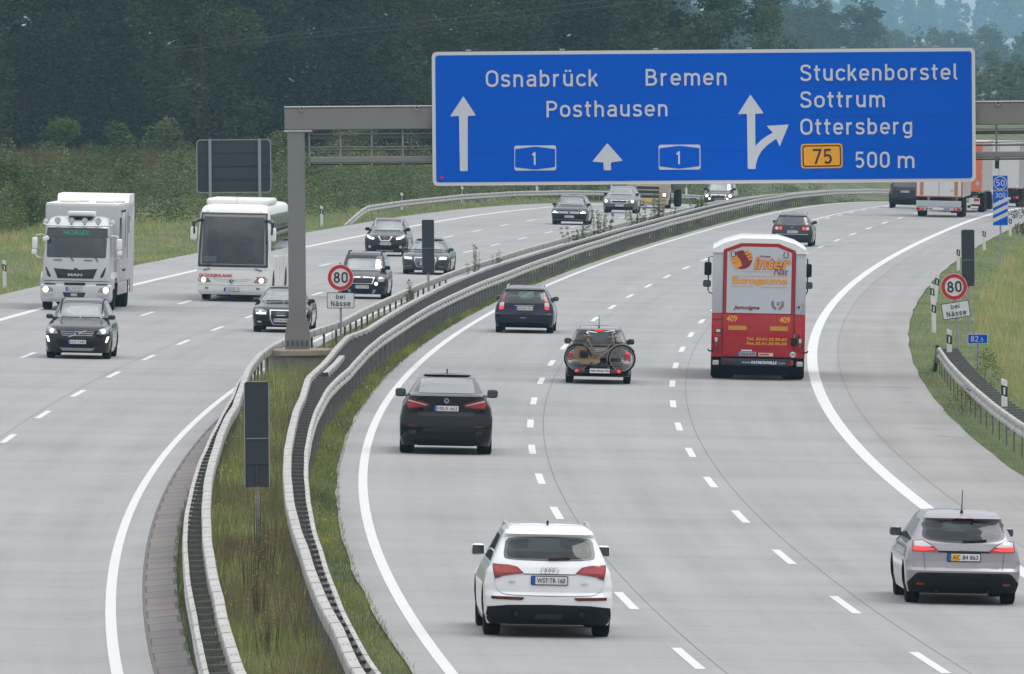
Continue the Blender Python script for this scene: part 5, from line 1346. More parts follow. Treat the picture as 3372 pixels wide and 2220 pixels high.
c.panel([(-.62, .93), (.62, .93), (.54, .835), (-.54, .835)], 'tailgate_recess', M_GLOSSBLK, off=.004)
c.panel([(-.56, .50), (.56, .50), (.66, .30), (.60, .20), (-.60, .20), (-.66, .30)], 'diffuser', M_TRIM, off=.012)
c.panel([(-.88, 1.285), (.88, 1.285), (.86, 1.262), (-.86, 1.262)], 'spoiler_lip', M_GLOSSBLK, off=.02)
roundel(c, 0, 1.165, .052, 'rear', M_CHROME, mat('blue_white_emblem', (.03, .05, .12), .3)); c.plate(0, 1.0, 'ME:X 663')
fin(c, 2.35, .10); c.mirrors(3.25, 1.24, 1.0, .22, .17); c.wheels((.93, 3.86), .38, .31, 1.97); underbody(c, .72, .35, 4.5, .28)
c.place(255.4, -1.88)

# --- 4 silver estate with bicycles
P_TAUPE = paint('taupe_silver_paint', (.22, .21, .205), .3, .35)
L = 4.29; rear = [(.20, .26), (.33, .08), (.45, .02), (.58, .0), (.64, .05), (.80, .06), (1.0, .10), (1.06, .13), (1.20, .24), (1.38, .38), (1.42, .36), (1.46, .55), (1.49, 1.0), (1.51, 1.4)]
c = Car('car', 'silver estate carrying two bicycles on its tail, Dutch plate 65 RG PJ', 'car', profile(L, 1.71, 1.51, .90, rear, .68, .93, 1.0, 1.85, .54, rb=.30), P_TAUPE, L, group='cars driving away')
c.cabin(.70, 1.43, .12, L - 1.2)
win = catmull([(-.52, 1.365), (0, 1.38), (.52, 1.365), (.60, 1.22), (.655, 1.08), (.60, 1.045), (0, 1.03), (-.60, 1.045), (-.655, 1.08), (-.60, 1.22)], 2, True)
c.opening([(a * .92, 1.2 + (b - 1.2) * .84) for a, b in win], 'rear', -.2, .9); c.opening([(-.56, 1.05), (.56, 1.05), (.46, 1.35), (-.46, 1.35)], 'front', L - 1.95, L)
c.arches((.80, 3.41), .35, .31, hw=.855); c.finish_body()
c.panel(win, 'rear_window', M_PRIV, off=.004, thick=.012); c.panel([(-.58, 1.03), (.58, 1.03), (.48, 1.38), (-.48, 1.38)], 'windscreen', M_WSCREEN, 'front', .004, .012)
c.panel([(-.10, 1.405), (.12, 1.405), (.12, 1.375), (-.10, 1.375)], 'brake_light', M_LAMPLIT, off=.014)
sidewin(c, .5, 2.85, .75, 2.2, 1.0, 1.36, None, (.3, .62))
for sx in (-1, 1):
    o = c.panel([(sx * .83, .87), (sx * .70, .875), (sx * .665, .62), (sx * .83, .60)], 'tail_lamp', M_LAMPR, off=.012)
    c.panel([(sx * .80, .86), (sx * .72, .865), (sx * .71, .80), (sx * .80, .80)], 'lit_lamp', M_LAMPLIT, off=.017, parent=o)
    c.panel([(sx * .83, .60), (sx * .66, .615), (sx * .655, .545), (sx * .83, .535)], 'clear_lamp', M_LAMPW, off=.013, parent=o)
c.panel([(-.80, .40), (.80, .40), (.80, .22), (-.80, .22)], 'bumper_skirt', M_TRIM, off=.010)
c.panel([(-.60, 1.02), (.60, 1.02), (.62, .97), (-.62, .97)], 'tailgate_strip', M_TRIM, off=.006)
rails(c, .5, 2.4, .53, 0, M_SILVERP, .022, .055); antenna(c, 0, .62, .33, -.05)
c.mirrors(2.75, 1.06, .855, .18, .135, M_TRIM); c.wheels((.80, 3.41), .31, .19, 1.70, spokes=6); underbody(c, .66, .35, 3.9, .26); c.seats((1.4, 2.2), .58, head=.26)
c.place(312.3, 1.50); opel = c
# bicycle carrier on the tow bar, two bicycles and a carrier of its own
rk = tag(empty('bicycle_carrier'), 'dark tow bar carrier with lamps and plate behind the silver estate', 'bike carrier')
MB().rbox((0, -.50, .355), (1.24, .08, .10), .02, 1).rbox((0, -.30, .46), (.5, .5, .04), .01, 1).build('frame', M_TRIM, rk)
m = MB()
for x in (-.14, .12): m.tube([(x, -.2, .46), (x, -.2, .84), (x + .03, -.22, .90), (x + .09, -.24, .91), (x + .12, -.25, .86)], .016, 7)
m.build('holder_hoop', M_STEEL, rk)
m = MB()
for y in (-.22, -.40): m.rbox((0, y, .50), (1.25, .08, .03), .01, 1)
m.build('wheel_channel', M_DARKSTEEL, rk)
for sx in (-1, 1):
    l = MB().rbox((sx * .47, -.555, .365), (.27, .03, .10), .012, 2).build('lamp_unit', M_LAMPDK, rk)
    MB().rbox((sx * .55, -.573, .365), (.08, .012, .07), .008, 1).build('lit_lamp', M_LAMPLIT, l)
class Flat: pass
pl = MB().rbox((.05, -.555, .365), (.52, .012, .115), .004, 1).build('number_plate', M_PLATE, rk)
X, Zt, D, F = fit_text('65·RG·PJ', -.18, .335, .28, .395, bold=.02); mb = MB(); mb.add([(a, -.565 - (.002 if e > 0 else 0), b) for a, b, e in zip(X, Zt, D)], F); mb.build('lettering', M_INK, pl, None)
rk.location = opel.root.location; rk.rotation_euler = opel.root.rotation_euler
M_BFRAME1 = mat('sand_frame_paint', (.20, .15, .10), .4, .2); M_BFRAME2 = mat('brown_frame_paint', (.16, .12, .09), .4, .2); M_LEATHER = mat('brown_leather', (.17, .085, .045), .6)
def bicycle(label, xr, xf, y, zc, r, fm, flip):
    """side-on bicycle; xr rear hub, xf front hub"""
    t = tag(empty('bicycle'), label, 'bicycle', 'bicycles on the carrier'); s = 1 if xf > xr else -1; B = abs(xf - xr)
    for nm, x in (('wheel', xr), ('wheel', xf)):
        w = MB(); w.tube([(x + r * math.cos(R(a)), y, zc + r * math.sin(R(a))) for a in range(0, 361, 12)], .021, 7, False); o = w.build(nm, M_TYRE, t)
        w = MB(); w.tube([(x + (r - .03) * math.cos(R(a)), y, zc + (r - .03) * math.sin(R(a))) for a in range(0, 361, 15)], .011, 5, False)
        w.lathe([(.022, y - .04), (.022, y + .04)], (x, 0, zc), 'Y', 10); w.build('rim', M_STEEL, o)
        w = MB()
        for k in range(18):
            a = R(k * 20); w.tube([(x, y + (.02 if k % 2 else -.02), zc), (x + (r - .03) * math.cos(a), y, zc + (r - .03) * math.sin(a))], .0022, 3, False)
        w.build('spokes', M_STEEL, o)
        w = MB(); w.tube([(x + (r + .035) * math.cos(R(a)), y, zc + (r + .035) * math.sin(R(a))) for a in range(-10, 150, 10)] if (x == xr) == (s > 0) else [(x + (r + .035) * math.cos(R(a)), y, zc + (r + .035) * math.sin(R(a))) for a in range(30, 191, 10)], .02, 6); w.build('mudguard', fm, t)
    bb = (xr + s * B * .42, y, zc - .03); seat = (xr + s * B * .26, y, zc + .42); head = (xr + s * B * .80, y, zc + .46); hl = (xr + s * B * .83, y, zc + .34)
    f = MB(); f.tube([bb, (seat[0], y, seat[2])], .017, 8); f.tube([(bb[0], y, bb[2]), (xr + s * B * .58, y, zc + .10), hl], .019, 8); f.tube([(seat[0] + s * .05, y, zc + .15), (xr + s * B * .6, y, zc + .20), head], .015, 8)
    f.tube([head, hl], .022, 8); f.tube([bb, (xr, y, zc)], .012, 6); f.tube([(seat[0] + s * .02, y, zc + .30), (xr, y, zc)], .011, 6); f.build('frame', fm, t)
    f = MB(); f.tube([hl, (xr + s * B * .90, y, zc + .22), (xf, y, zc)], .015, 7); f.build('fork', fm, t)
    f = MB(); f.tube([seat, (seat[0] - s * .04, y, zc + .54)], .014, 7); f.build('seat_post', M_STEEL, t)
    f = MB(); f.rbox((seat[0] - s * .05, y, zc + .57), (.25, .16, .06), .03, 2); f.build('saddle', M_LEATHER, t)
    f = MB(); f.tube([head, (head[0] - s * .03, y, zc + .66), (head[0] + s * .05, y, zc + .70)], .013, 7); f.tube([(head[0] + s * .05, y - .0, zc + .70), (head[0] + s * .02, y - .18, zc + .73), (head[0] - s * .16, y - .22, zc + .71), (head[0] - s * .24, y - .22, zc + .70)], .012, 7); f.tube([(head[0] + s * .05, y, zc + .70), (head[0] + s * .02, y + .15, zc + .73), (head[0] - s * .16, y + .18, zc + .71)], .012, 7); f.build('handlebar', M_CHROME, t)
    f = MB(); f.box((xr + s * .02, y, zc + r + .10), (.42, .14, .02)); f.tube([(xr - s * .12, y - .05, zc + r + .1), (xr, y - .05, zc)], .006, 5); f.tube([(xr + s * .12, y - .05, zc + r + .1), (xr, y - .05, zc)], .006, 5); f.build('luggage_rack', M_TRIM, t)
    f = MB(); f.prism([(bb[0] + .10 * math.cos(a), bb[2] + .07 * math.sin(a)) for a in np.linspace(0, 6.28, 14)[:-1]] , y - .05, y - .03); f.box(((bb[0] + xr) / 2, y - .04, zc - .01), (B * .42, .02, .10)); f.build('chain_case', fm if flip else M_TRIM, t)
    f = MB(); f.tube([(bb[0] - .12, y - .06, bb[2] - .09), (bb[0] + .12, y + .06, bb[2] + .09)], .010, 5); f.box((bb[0] - .12, y - .1, bb[2] - .09), (.09, .08, .02)); f.box((bb[0] + .12, y + .1, bb[2] + .09), (.09, .08, .02)); f.build('pedals', M_TRIM, t)
    t.location = opel.root.location; t.rotation_euler = opel.root.rotation_euler; return t
b1 = bicycle('sand coloured bicycle with its rear wheel and brown bag on the left', -.53, .62, -.42, .69, .345, M_BFRAME1, True)
b2 = bicycle('dark brown bicycle with black basket and its rear wheel on the right', .60, -.50, -.22, .66, .34, M_BFRAME2, False)
m = MB(); m.prism(rnd([(-.62, .98), (-.35, 1.0), (-.20, .74), (-.16, .62), (-.50, .62), (-.66, .72)], .05), -.50, -.445); m.build('coat_guard', mat('brown_canvas', (.20, .13, .085), .85), b1)
m = MB(); m.rbox((-.37, -.52, .80), (.24, .10, .19), .07, 3); m.build('saddle_bag', M_TRIM, b1)
m = MB(); m.prism(rnd([(-.58, .67), (.0, .67), (.09, .60), (-.1, .52), (-.45, .54)], .05), -.51, -.46); m.build('chain_cover', mat('tan_canvas', (.26, .18, .085), .8), b1)
m = MB()
for k in range(6): m.tube([(.30 + k * .06, -.28, 1.0), (.32 + k * .06, -.28, 1.14)], .008, 5)
m.rbox((.45, -.28, 1.02), (.38, .26, .03), .01, 1); m.build('basket', M_TRIM, b2)

# --- 5 dark blue estate
P_NAVY = paint('navy_car_paint', (.006, .009, .028), .2, .25)
L = 4.83; rear = [(.18, .26), (.32, .08), (.46, .01), (.58, .0), (.63, .06), (.75, .09), (.92, .12), (1.05, .20), (1.30, .42), (1.34, .37), (1.38, .5), (1.43, .9), (1.46, 1.4)]
c = Car('car', 'dark blue estate with tall red and white lamps just past the median rail', 'car', profile(L, 1.81, 1.46, .88, rear, .66, .90, 1.1, 1.95, .55, rb=.34), P_NAVY, L, group='cars driving away')
c.cabin(.62, 1.38, .14, L - 1.3)
win = catmull([(-.52, 1.295), (0, 1.305), (.52, 1.295), (.58, 1.1), (.60, .955), (0, .93), (-.60, .955), (-.58, 1.1)], 3, True)
c.opening([(a * .92, 1.12 + (b - 1.12) * .84) for a, b in win], 'rear', -.2, .95); c.opening([(-.58, 1.0), (.58, 1.0), (.48, 1.30), (-.48, 1.30)], 'front', L - 2.05, L)
c.arches((.98, 3.73), .36, .32, hw=.905); c.finish_body()
c.panel(win, 'rear_window', M_GLASS, off=.004, thick=.012); c.panel([(-.6, .98), (.6, .98), (.5, 1.33), (-.5, 1.33)], 'windscreen', M_WSCREEN, 'front', .004, .012)
sidewin(c, .62, 3.1, .95, 2.5, .96, 1.31, None, (.28, .64))
for sx in (-1, 1):
    o = c.panel([(sx * .56, 1.26), (sx * .60, 1.27), (sx * .67, 1.10), (sx * .76, .88), (sx * .765, .72), (sx * .63, .735), (sx * .615, .98)], 'tail_lamp', M_LAMPR, off=.012)
    c.panel([(sx * .745, .93), (sx * .76, .84), (sx * .62, .84), (sx * .615, .95)], 'clear_lamp', M_LAMPW, off=.017, parent=o)
    c.panel([(sx * .76, .835), (sx * .76, .74), (sx * .635, .745), (sx * .625, .835)], 'lit_lamp', M_LAMPLIT, off=.017, parent=o)
c.panel([(-.30, .86), (.30, .86), (.30, .848), (-.30, .848)], 'chrome_strip', M_CHROME, off=.014)
c.panel([(-.70, .70), (.70, .70), (.70, .69), (-.70, .69)], 'panel_gap', M_GLOSSBLK, off=.004, thick=.008)
c.panel([(-.88, .60), (.88, .60), (.86, .575), (-.86, .575)], 'bumper_strip', M_TRIM, off=.012); c.panel([(-.78, .33), (.78, .33), (.74, .18), (-.74, .18)], 'bumper_skirt', M_TRIM, off=.008)
c.plate(0, .772, 'HM:KB 1963'); c.panel([(-.12, .49), (.06, .49), (.06, .475), (-.12, .475)], 'sill_strip', M_SILVERP, off=.012)
rails(c, .55, 2.7, .54, 0, M_SILVERP, .020, .05); c.mirrors(3.0, 1.02, .905, .18, .13); c.wheels((.98, 3.73), .32, .21, 1.77); underbody(c, .68, .35, 4.4, .25); c.seats((1.6, 2.5), .52, head=.26)
c.place(365.3, -1.62)

# --- 6 dark estate beyond the red lorry
L = 4.77; rear = [(.20, .26), (.33, .08), (.5, .0), (.62, .02), (.80, .07), (.95, .12), (1.25, .36), (1.33, .42), (1.37, .38), (1.42, .55), (1.48, 1.0), (1.51, 1.5)]
c = Car('car', 'black estate with round lit tail lamps half hidden by the red lorry roof', 'car', profile(L, 1.82, 1.51, .90, rear, .68, .95, 1.05, 1.95, .55), paint('charcoal_car_paint', (.016, .019, .022), .2, .3), L, group='cars driving away')
c.arches((.95, 3.66), .36, .32, hw=.91); c.finish_body()
c.panel(catmull([(-.55, 1.32), (.55, 1.32), (.63, 1.1), (.64, .96), (-.64, .96), (-.63, 1.1)], 2, True), 'rear_window', M_DKGLASS, off=.006); sidewin(c, .6, 3.1, .95, 2.5, .98, 1.34, M_DKGLASS, (.28, .64))
for sx in (-1, 1):
    o = c.panel([(sx * .78, .90), (sx * .45, .90), (sx * .42, .80), (sx * .46, .72), (sx * .80, .73)], 'tail_lamp', M_LAMPR, off=.012)
    for x in (.52, .68): c.panel(disc((sx * x, .81), .065, 14), 'round_lamp', M_LAMPLIT if x == .52 else M_LAMPW, off=.018, parent=o)
roundel(c, 0, .84, .06, 'rear', M_CHROME, M_GLOSSBLK); c.plate(0, .66, 'VER:IX 68'); c.panel([(-.7, .56), (.7, .56), (.7, .545), (-.7, .545)], 'chrome_strip', M_CHROME, off=.012)
rails(c, .6, 2.7, .54, 0, M_SILVERP, .022, .05); c.mirrors(2.95, 1.05, .91, .19, .14); c.wheels((.95, 3.66), .32, .22, 1.78); underbody(c, .68, .35, 4.3, .25); c.place(529.5, 2.18)

# --- 7 dark van under the sign
L = 4.6; rear = [(.22, .20), (.35, .05), (.5, .0), (.7, .02), (1.0, .06), (1.2, .12), (1.6, .26), (1.72, .30), (1.78, .6), (1.8, 1.0)]
c = Car('van', 'dark van under the blue sign, left of the white trailer with red trim', 'van', profile(L, 1.82, 1.80, 1.02, rear, .78, 1.02, .95, 1.7, .66), paint('dark_blue_van_paint', (.010, .013, .026), .2, .3), L)
c.arches((.85, 3.55), .38, .33, hw=.91); c.finish_body()
c.panel([(-.62, 1.65), (.62, 1.65), (.68, 1.20), (-.68, 1.20)], 'rear_window', M_DKGLASS, off=.006)
for sx in (-1, 1): c.panel([(sx * .84, 1.10), (sx * .72, 1.10), (sx * .70, .82), (sx * .83, .82)], 'tail_lamp', M_LAMPR, off=.012)
c.panel([(-.86, .60), (.86, .60), (.82, .24), (-.82, .24)], 'bumper', M_TRIM, off=.01); c.plate(-.02, .94, 'HB:LK 401'); c.mirrors(3.3, 1.2, .91, .18, .2); c.wheels((.85, 3.55), .33, .21, 1.76); underbody(c, .68, .4, 4.2, .27)
c.place(667.0, 1.50)
# --- 8 red and white livestock lorry, seen from behind
P_LRED = paint('lorry_red_paint', (.36, .012, .018), .0, .35); P_LWHITE = mat('lorry_grey_white', (.44, .46, .49), .45, vary=.06, vscale=1.2); P_ROOFW = mat('lorry_roof_white', (.75, .75, .74), .5, vary=.08, vscale=2)
M_YEL = mat('lorry_yellow', (.72, .36, .03), .5); M_MAROON = mat('lorry_maroon', (.22, .012, .028), .5); M_LOGOY = mat('logo_orange', (.74, .30, .03), .5); M_DKRED = mat('lorry_dark_red', (.16, .008, .012), .5)
t = tag(empty('lorry'), 'red and white livestock lorry with lettering on its tailboard', 'lorry')
h0, hs = 1.25, 3.62 # half width, shoulder height
def lb(x0, x1, y0, y1, z0, z1, name, m, r=.02, par=None): return MB().rbox(((x0 + x1) / 2, (y0 + y1) / 2, (z0 + z1) / 2), (x1 - x0, y1 - y0, z1 - z0), r, 2).build(name, m, par or t)
# roof cross-section: flat crown with canted sides
roof = [(-1.245, 3.50), (-.95, 3.66), (-.50, 3.79), (.50, 3.79), (.95, 3.66), (1.245, 3.50), (1.245, 3.40), (-1.245, 3.40)]
MB().prism(roof, .03, 8.6).build('roof', P_ROOFW, t)
lb(-h0, h0, .06, 8.6, 1.78, 3.42, 'upper_body', P_LWHITE); lb(-h0, h0, .07, 8.6, .62, 1.775, 'lower_body', P_LRED)
lb(-1.2, 1.2, 8.7, 10.6, .6, 3.2, 'cab', P_LWHITE, .12); lb(-1.1, 1.1, .5, 10.4, .42, .70, 'chassis', M_TRIM)
# tailboard
tail = [(-.905, 1.80), (.895, 1.80), (.895, 3.46), (.47, 3.62), (-.47, 3.62), (-.905, 3.46)]
fr = MB().prism([(-.955, 1.775), (.945, 1.775), (.945, 3.49), (.50, 3.665), (-.50, 3.665), (-.955, 3.49)], .025, .075).build('tailboard_frame', P_LRED, t, None)
MB().prism([(-.865, 1.80), (.855, 1.80), (.855, 3.42), (.46, 3.57), (-.46, 3.57), (-.865, 3.42)], .015, .03).build('tailboard_panel', mat('tailboard_white', (.47, .50, .54), .4, vary=.05), t, None)
for sx in (-1, 1): MB().box((sx * .958, .035, 2.62), (.014, .03, 1.70)).build('door_seam', M_TRIM, t)
lb(-.95, .94, .03, .085, .64, 1.775, 'lower_tailboard', P_LRED, .01)
M_RSEAM = mat('lorry_seam', (.05, .005, .006), .6)
for sx in (-1, 1): MB().box((sx * .95, .04, 1.2), (.016, .03, 1.12)).build('door_seam', M_RSEAM, t)
for a, b in ((1.62, 1.60), (1.42, 1.405), (.80, .785)): MB().box((-1.10, .066, a), (.26, .02, .014)).build('panel_seam', M_RSEAM, t)
def lt(txt, box, m, y=.010, shear=0, bold=0, name='lettering', par=None):
    X, Zt, D, F = fit_text(txt, *box, shear=shear, bold=bold); mb = MB(); mb.add([(a, y - (.004 if e > 0 else 0), b) for a, b, e in zip(X, Zt, D)], F); return mb.build(name, m, par or t, None)
lt('inter', (-.165, 2.965, .845, 3.30), M_MAROON, .011, .22, .045); lt('inter', (-.155, 2.975, .835, 3.29), M_LOGOY, .006, .22, .02)
lt('Groupe', (.01, 3.285, .285, 3.35), M_MAROON, .010, .2, .02); lt('Nat', (.38, 2.83, .76, 3.01), M_MAROON, -.001, .3, .0)
lt('Eurogaume', (-.72, 2.53, .75, 2.77), M_LOGOY, .010, 0, .04); lt('Jamoigne', (-.68, 1.87, .02, 2.00), M_MAROON, .010, .22, .03)
for z, x0, x1 in ((2.915, -.50, .32), (3.26, .0, .30), (3.265, .48, .83), (2.79, -.70, .76), (2.515, -.73, -.15), (2.50, .05, .76)): MB().box(((x0 + x1) / 2, .012, z), (x1 - x0, .006, .011)).build('logo_line', M_LOGOY, t)
gl = MB().prism([(-.475 + .27 * math.cos(a), 3.22 + .25 * math.sin(a)) for a in np.linspace(0, 2 * math.pi, 33)[:-1]], .008, .015).build('logo_globe', M_MAROON, t, None)
for a, b in (((-.77, 3.23), (-.60, 3.31)), ((-.74, 3.15), (-.54, 3.24)), ((-.69, 3.07), (-.50, 3.17)), ((-.65, 3.00), (-.48, 3.10))):
    d = .034; MB().prism([(a[0] - .02, a[1] + d), (b[0] - .02, b[1] + d), (b[0] + .02, b[1] - d), (a[0] + .02, a[1] - d)], .002, .010).build('globe_stripe', M_LOGOY, gl, None)
for a, b in (((-.43, 3.44), (-.31, 3.47)), ((-.40, 3.37), (-.24, 3.41)), ((-.35, 3.30), (-.21, 3.34)), ((-.31, 3.23), (-.20, 3.26))):
    d = .026; MB().prism([(a[0], a[1] + d), (b[0], b[1] + d), (b[0] + .02, b[1] - d), (a[0] + .02, a[1] - d)], .002, .010).build('globe_stripe', M_LOGOY, gl, None)
m = MB()
for sx in (-1, 1):
    for r_ in (.115, .155): m.tube([(.50 + sx * r_ * math.cos(R(q)), .008, 2.06 + r_ * math.sin(R(q))) for q in range(-75, 40, 12)], .010, 4)
m.build('wreath_emblem', M_MAROON, t); lt('G', (.48, 2.02, .56, 2.12), M_MAROON, .008, .3, .02, 'emblem_letter')
for x in (-.71, .70):
    MB().rbox((x, .0, 3.37), (.125, .03, .135), .02, 2).build('lamp_housing', M_TRIM, t); MB().prism([(x - .05, 3.315), (x + .05, 3.315), (x + .035, 3.43), (x - .035, 3.43)], -.022, -.01).build('marker_lamp', M_LAMPW, t)
lt('409', (-.85, 1.56, -.57, 1.73), M_YEL, .024, 0, .02, 'fleet_number'); lt('409', (.56, 1.55, .84, 1.72), M_YEL, .024, 0, .02, 'fleet_number')
for x in (-.56, .55): MB().box((x, .024, 1.40), (.48, .014, .115)).build('yellow_panel', mat('reflector_yellow', (.50, .24, .025), .5), t)
lt('Tel. 32.61.32.95.62', (-.31, 1.075, .76, 1.15), M_YEL, .024, .2, .02); lt('Fax.32.61.32.95.64', (-.31, .96, .76, 1.035), M_YEL, .024, .2, .02)
lb(.87, 1.03, .0, .05, .95, 1.16, 'junction_box', M_TRIM); lb(1.055, 1.10, .01, .05, .94, 1.25, 'door_latch', M_TRIM)
MB().tube([(.96, .01, 1.16), (.96, .01, 1.27)], .015, 6).build('key_lock', M_STEEL, t)
MB().prism(disc((.935, .715), .075, 24), .012, .024).build('speed_disc', M_PLATE, t, None); lt('60', (.885, .685, .985, .745), M_INK, .008, 0, .02)
pb = MB().prism(rrect(-.54, .655, -.05, .765, .008, 2), .01, .024).build('number_plate', mat('plate_grey', (.36, .40, .44), .5), t, None); MB().prism(rrect(-.54, .655, -.50, .765, .004, 1), .005, .011).build('blue_band', M_EU, pb, None); lt('OKG·273', (-.48, .675, -.08, .745), M_INK, .006, 0, .02, 'lettering', pb)
MB().box((-.30, .016, .80), (.29, .02, .035)).build('plate_lamp', M_PLATE, t)
MB().box((.21, .02, .70), (.39, .02, .085)).build('sticker', mat('cream_sticker', (.62, .52, .36), .5), t); MB().box((.17, .006, .705), (.26, .012, .03)).build('sticker_print', M_MAROON, t)
lb(-.80, .80, .9, .95, .12, .42, 'dark_flap', M_TRIM); lb(-.98, .90, .0, .12, .395, .585, 'bumper_beam', mat('bumper_navy', (.012, .018, .035), .5)); lt('www.', (-.42, .46, -.19, .50), M_PLATE, -.006, .25, .0); lt('FAYMONVILLE', (-.18, .445, .52, .525), M_PLATE, -.006, .2, .045); lt('.COM', (.53, .45, .73, .495), M_PLATE, -.006, .25, .0)  # the flap sheet is added to darken the lit gap between the tyres
for sx in (-1, 1):
    lb(sx * 1.08 - .10, sx * 1.08 + .10, .045, .085, .80, 1.42, 'lamp_panel', P_LRED, .01)
    o = lb(sx * 1.12 - .075, sx * 1.12 + .075, .02, .06, .84, 1.15, 'tail_lamp', M_LAMPDK); MB().rbox((sx * 1.12, .015, 1.075), (.075, .02, .11), .02, 2).build('clear_lamp', M_LAMPW, o); MB().rbox((sx * 1.12, .016, .93), (.10, .02, .13), .02, 2).build('red_lamp', M_LAMPR, o)
    MB().rbox((sx * 1.12, .03, .46), (.17, .05, .13), .02, 1).build('corner_reflector', M_SILVERP, t); MB().tube([(sx * 1.2, .05, .77), (sx * 1.30, .02, .77), (sx * 1.335, .0, .81)], .022, 6).build('hook', M_TRIM, t)
    lb(sx * .83 - .12, sx * .83 + .12, .0, .1, .42, .56, 'bumper_bracket', P_LRED)
o = lb(-1.155, -.985, .03, .07, 1.25, 1.37, 'side_lamp', M_TRIM); MB().rbox((-1.07, .025, 1.31), (.12, .02, .075), .015, 1).build('lamp_lens', M_LAMPW, o)
m = MB(); m.tube([(1.03 + .09, .05, 2.06), (1.17, .05, 2.08), (1.19, .05, 2.0), (1.18, .05, 1.86), (1.10, .05, 1.84)], .009, 5); m.build('door_loop', M_STEEL, t); MB().box((1.07, .05, 1.98), (.05, .03, .05)).build('lock', M_TRIM, t)
for sx in (-1, 1):
    m = MB(); m.tube([(sx * 1.22, 10.2, 3.12), (sx * 1.36, 10.2, 3.1), (sx * 1.37, 10.2, 2.2), (sx * 1.33, 10.2, 2.12), (sx * 1.22, 10.2, 2.1)], .018, 6); a = m.build('mirror_arm', M_TRIM, t)
    m = MB(); m.rbox((sx * 1.38, 10.2, 2.78), (.20, .12, .37), .05, 3); m.build('mirror', M_TRIM, t)
    m = MB(); m.rbox((sx * 1.40, 10.2, 2.37), (.22, .12, .19), .05, 3); o = m.build('mirror', M_TRIM, t); MB().rbox((sx * 1.40, 10.135, 2.37), (.18, .012, .15), .004, 1).build('mirror_glass', M_MIRROR, o)
class Truck(Car):
    def __init__(s, root, L): s.root = root; s.L = L; s.pm = None
tk = Truck(t, 10.6); tk.wheels((1.6, 9.4), .50, .29, 2.5, .58, dual=(1.6,)); tk.place(318.9, 5.70)

# --- 9 trailer with red trim, orange trailer, white trailer
M_WDOOR = mat('trailer_white', (.60, .60, .59), .5, vary=.07); M_TARP = mat('trailer_grey_tarp', (.36, .35, .36), .6, vary=.1); M_RTRIM = mat('red_reflective_tape', (.42, .03, .04), .5); M_WOODP = mat('brown_stake_panel', (.42, .16, .06), .6, vary=.15); M_GREYP = mat('underrun_grey', (.42, .43, .45), .5, vary=.08)
def trailer(label, body, side, Lb, H, floor, wdt=2.5):
    r = tag(empty('trailer'), label, 'trailer', 'goods trailers on the outbound lanes'); k = Truck(r, Lb); h = wdt / 2
    def bx(x0, x1, y0, y1, z0, z1, nm, m, rr=.015, par=None): return MB().rbox(((x0 + x1) / 2, (y0 + y1) / 2, (z0 + z1) / 2), (x1 - x0, y1 - y0, z1 - z0), rr, 1).build(nm, m, par or r)
    k.bx = bx
    bx(-h, h, .06, Lb, floor, H, 'load_box', side); bx(-h + .06, -.012, .0, .07, floor + .05, H - .06, 'rear_door', body); bx(.012, h - .06, .0, .07, floor + .05, H - .06, 'rear_door', body)
    bx(-.5, .5, .5, Lb - .5, floor - .35, floor - .02, 'chassis', M_TRIM); k.wheels((Lb * .28, Lb * .28 + 1.31, Lb * .28 + 2.62) if Lb > 9 else (1.2, 2.5), .50, .38, wdt - .02, .58)
    for sx in (-1, 1): bx(sx * .85 - .22, sx * .85 + .22, .25, .28, .25, floor - .3, 'dark_flap', M_TRIM)
    return r, k, bx
def tractor(k, m, y, H=3.7):
    k.bx(-1.22, 1.22, y, y + 2.1, .7, H, 'cab', m, .1); k.wheels((y - .6, y + 1.3), .5, .36, 2.48, .58)
    for sx in (-1, 1): k.bx(sx * 1.40 - .11, sx * 1.40 + .11, y + 1.7, y + 1.85, 2.25, 3.0, 'mirror', M_TRIM, .04); k.bx(sx * 1.28 - .1, sx * 1.28 + .1, y + 1.75, y + 1.8, 2.9, 2.95, 'mirror_arm', M_TRIM, .01)
r, k, bx = trailer('white trailer with red trim and brown corner boards under the sign', M_WDOOR, M_TARP, 11.5, 3.9, 1.06, 2.46)
bx(-1.23, 1.23, .0, .05, 1.06, 1.10, 'trim_tape', M_RTRIM)
for sx in (-1, 1):
    bx(sx * 1.20 - .03, sx * 1.20 + .03, -.01, .05, 1.07, 3.85, 'trim_tape', M_RTRIM); bx(sx * .90 - .09, sx * .90 + .09, -.02, .03, 1.16, 3.6, 'corner_board', M_WOODP)
    o = bx(sx * .97 - .19, sx * .97 + .19, -.02, .06, .385, .51, 'tail_lamp', M_LAMPR); MB().rbox((sx * .90, -.025, .45), (.1, .01, .08), .004, 1).build('lit_lamp', M_LAMPLIT, o)
bx(-1.18, 1.18, .0, .09, .56, .88, 'underrun_panel', M_GREYP); bx(-1.2, 1.2, .0, .1, .36, .545, 'lamp_beam', M_GREYP); bx(-.27, .25, -.012, .0, .39, .50, 'number_plate', M_PLATE)
for x in (-.62, -.42, .36, .50): bx(x - .035, x + .035, -.02, .0, .42, .49, 'reflector_stud', M_TRIM)
MB().lathe([(.05, -.03), (.05, .0)], (.68, 0, 1.42), 'Y', 14).build('door_stud', M_STEEL, r); k.place(625.5, 5.20)
M_ORNG = mat('trailer_orange', (.62, .15, .05), .5, vary=.06)
r, k, bx = trailer('orange trailer in front of the red trimmed white one', M_ORNG, mat('trailer_pale_side', (.44, .38, .39), .6, vary=.1), 13.4, 3.85, 1.14)
MB().lathe([(.11, -.01), (.11, .02)], (.98, 0, 1.60), 'Y', 16).build('speed_disc', M_GREYP, r)
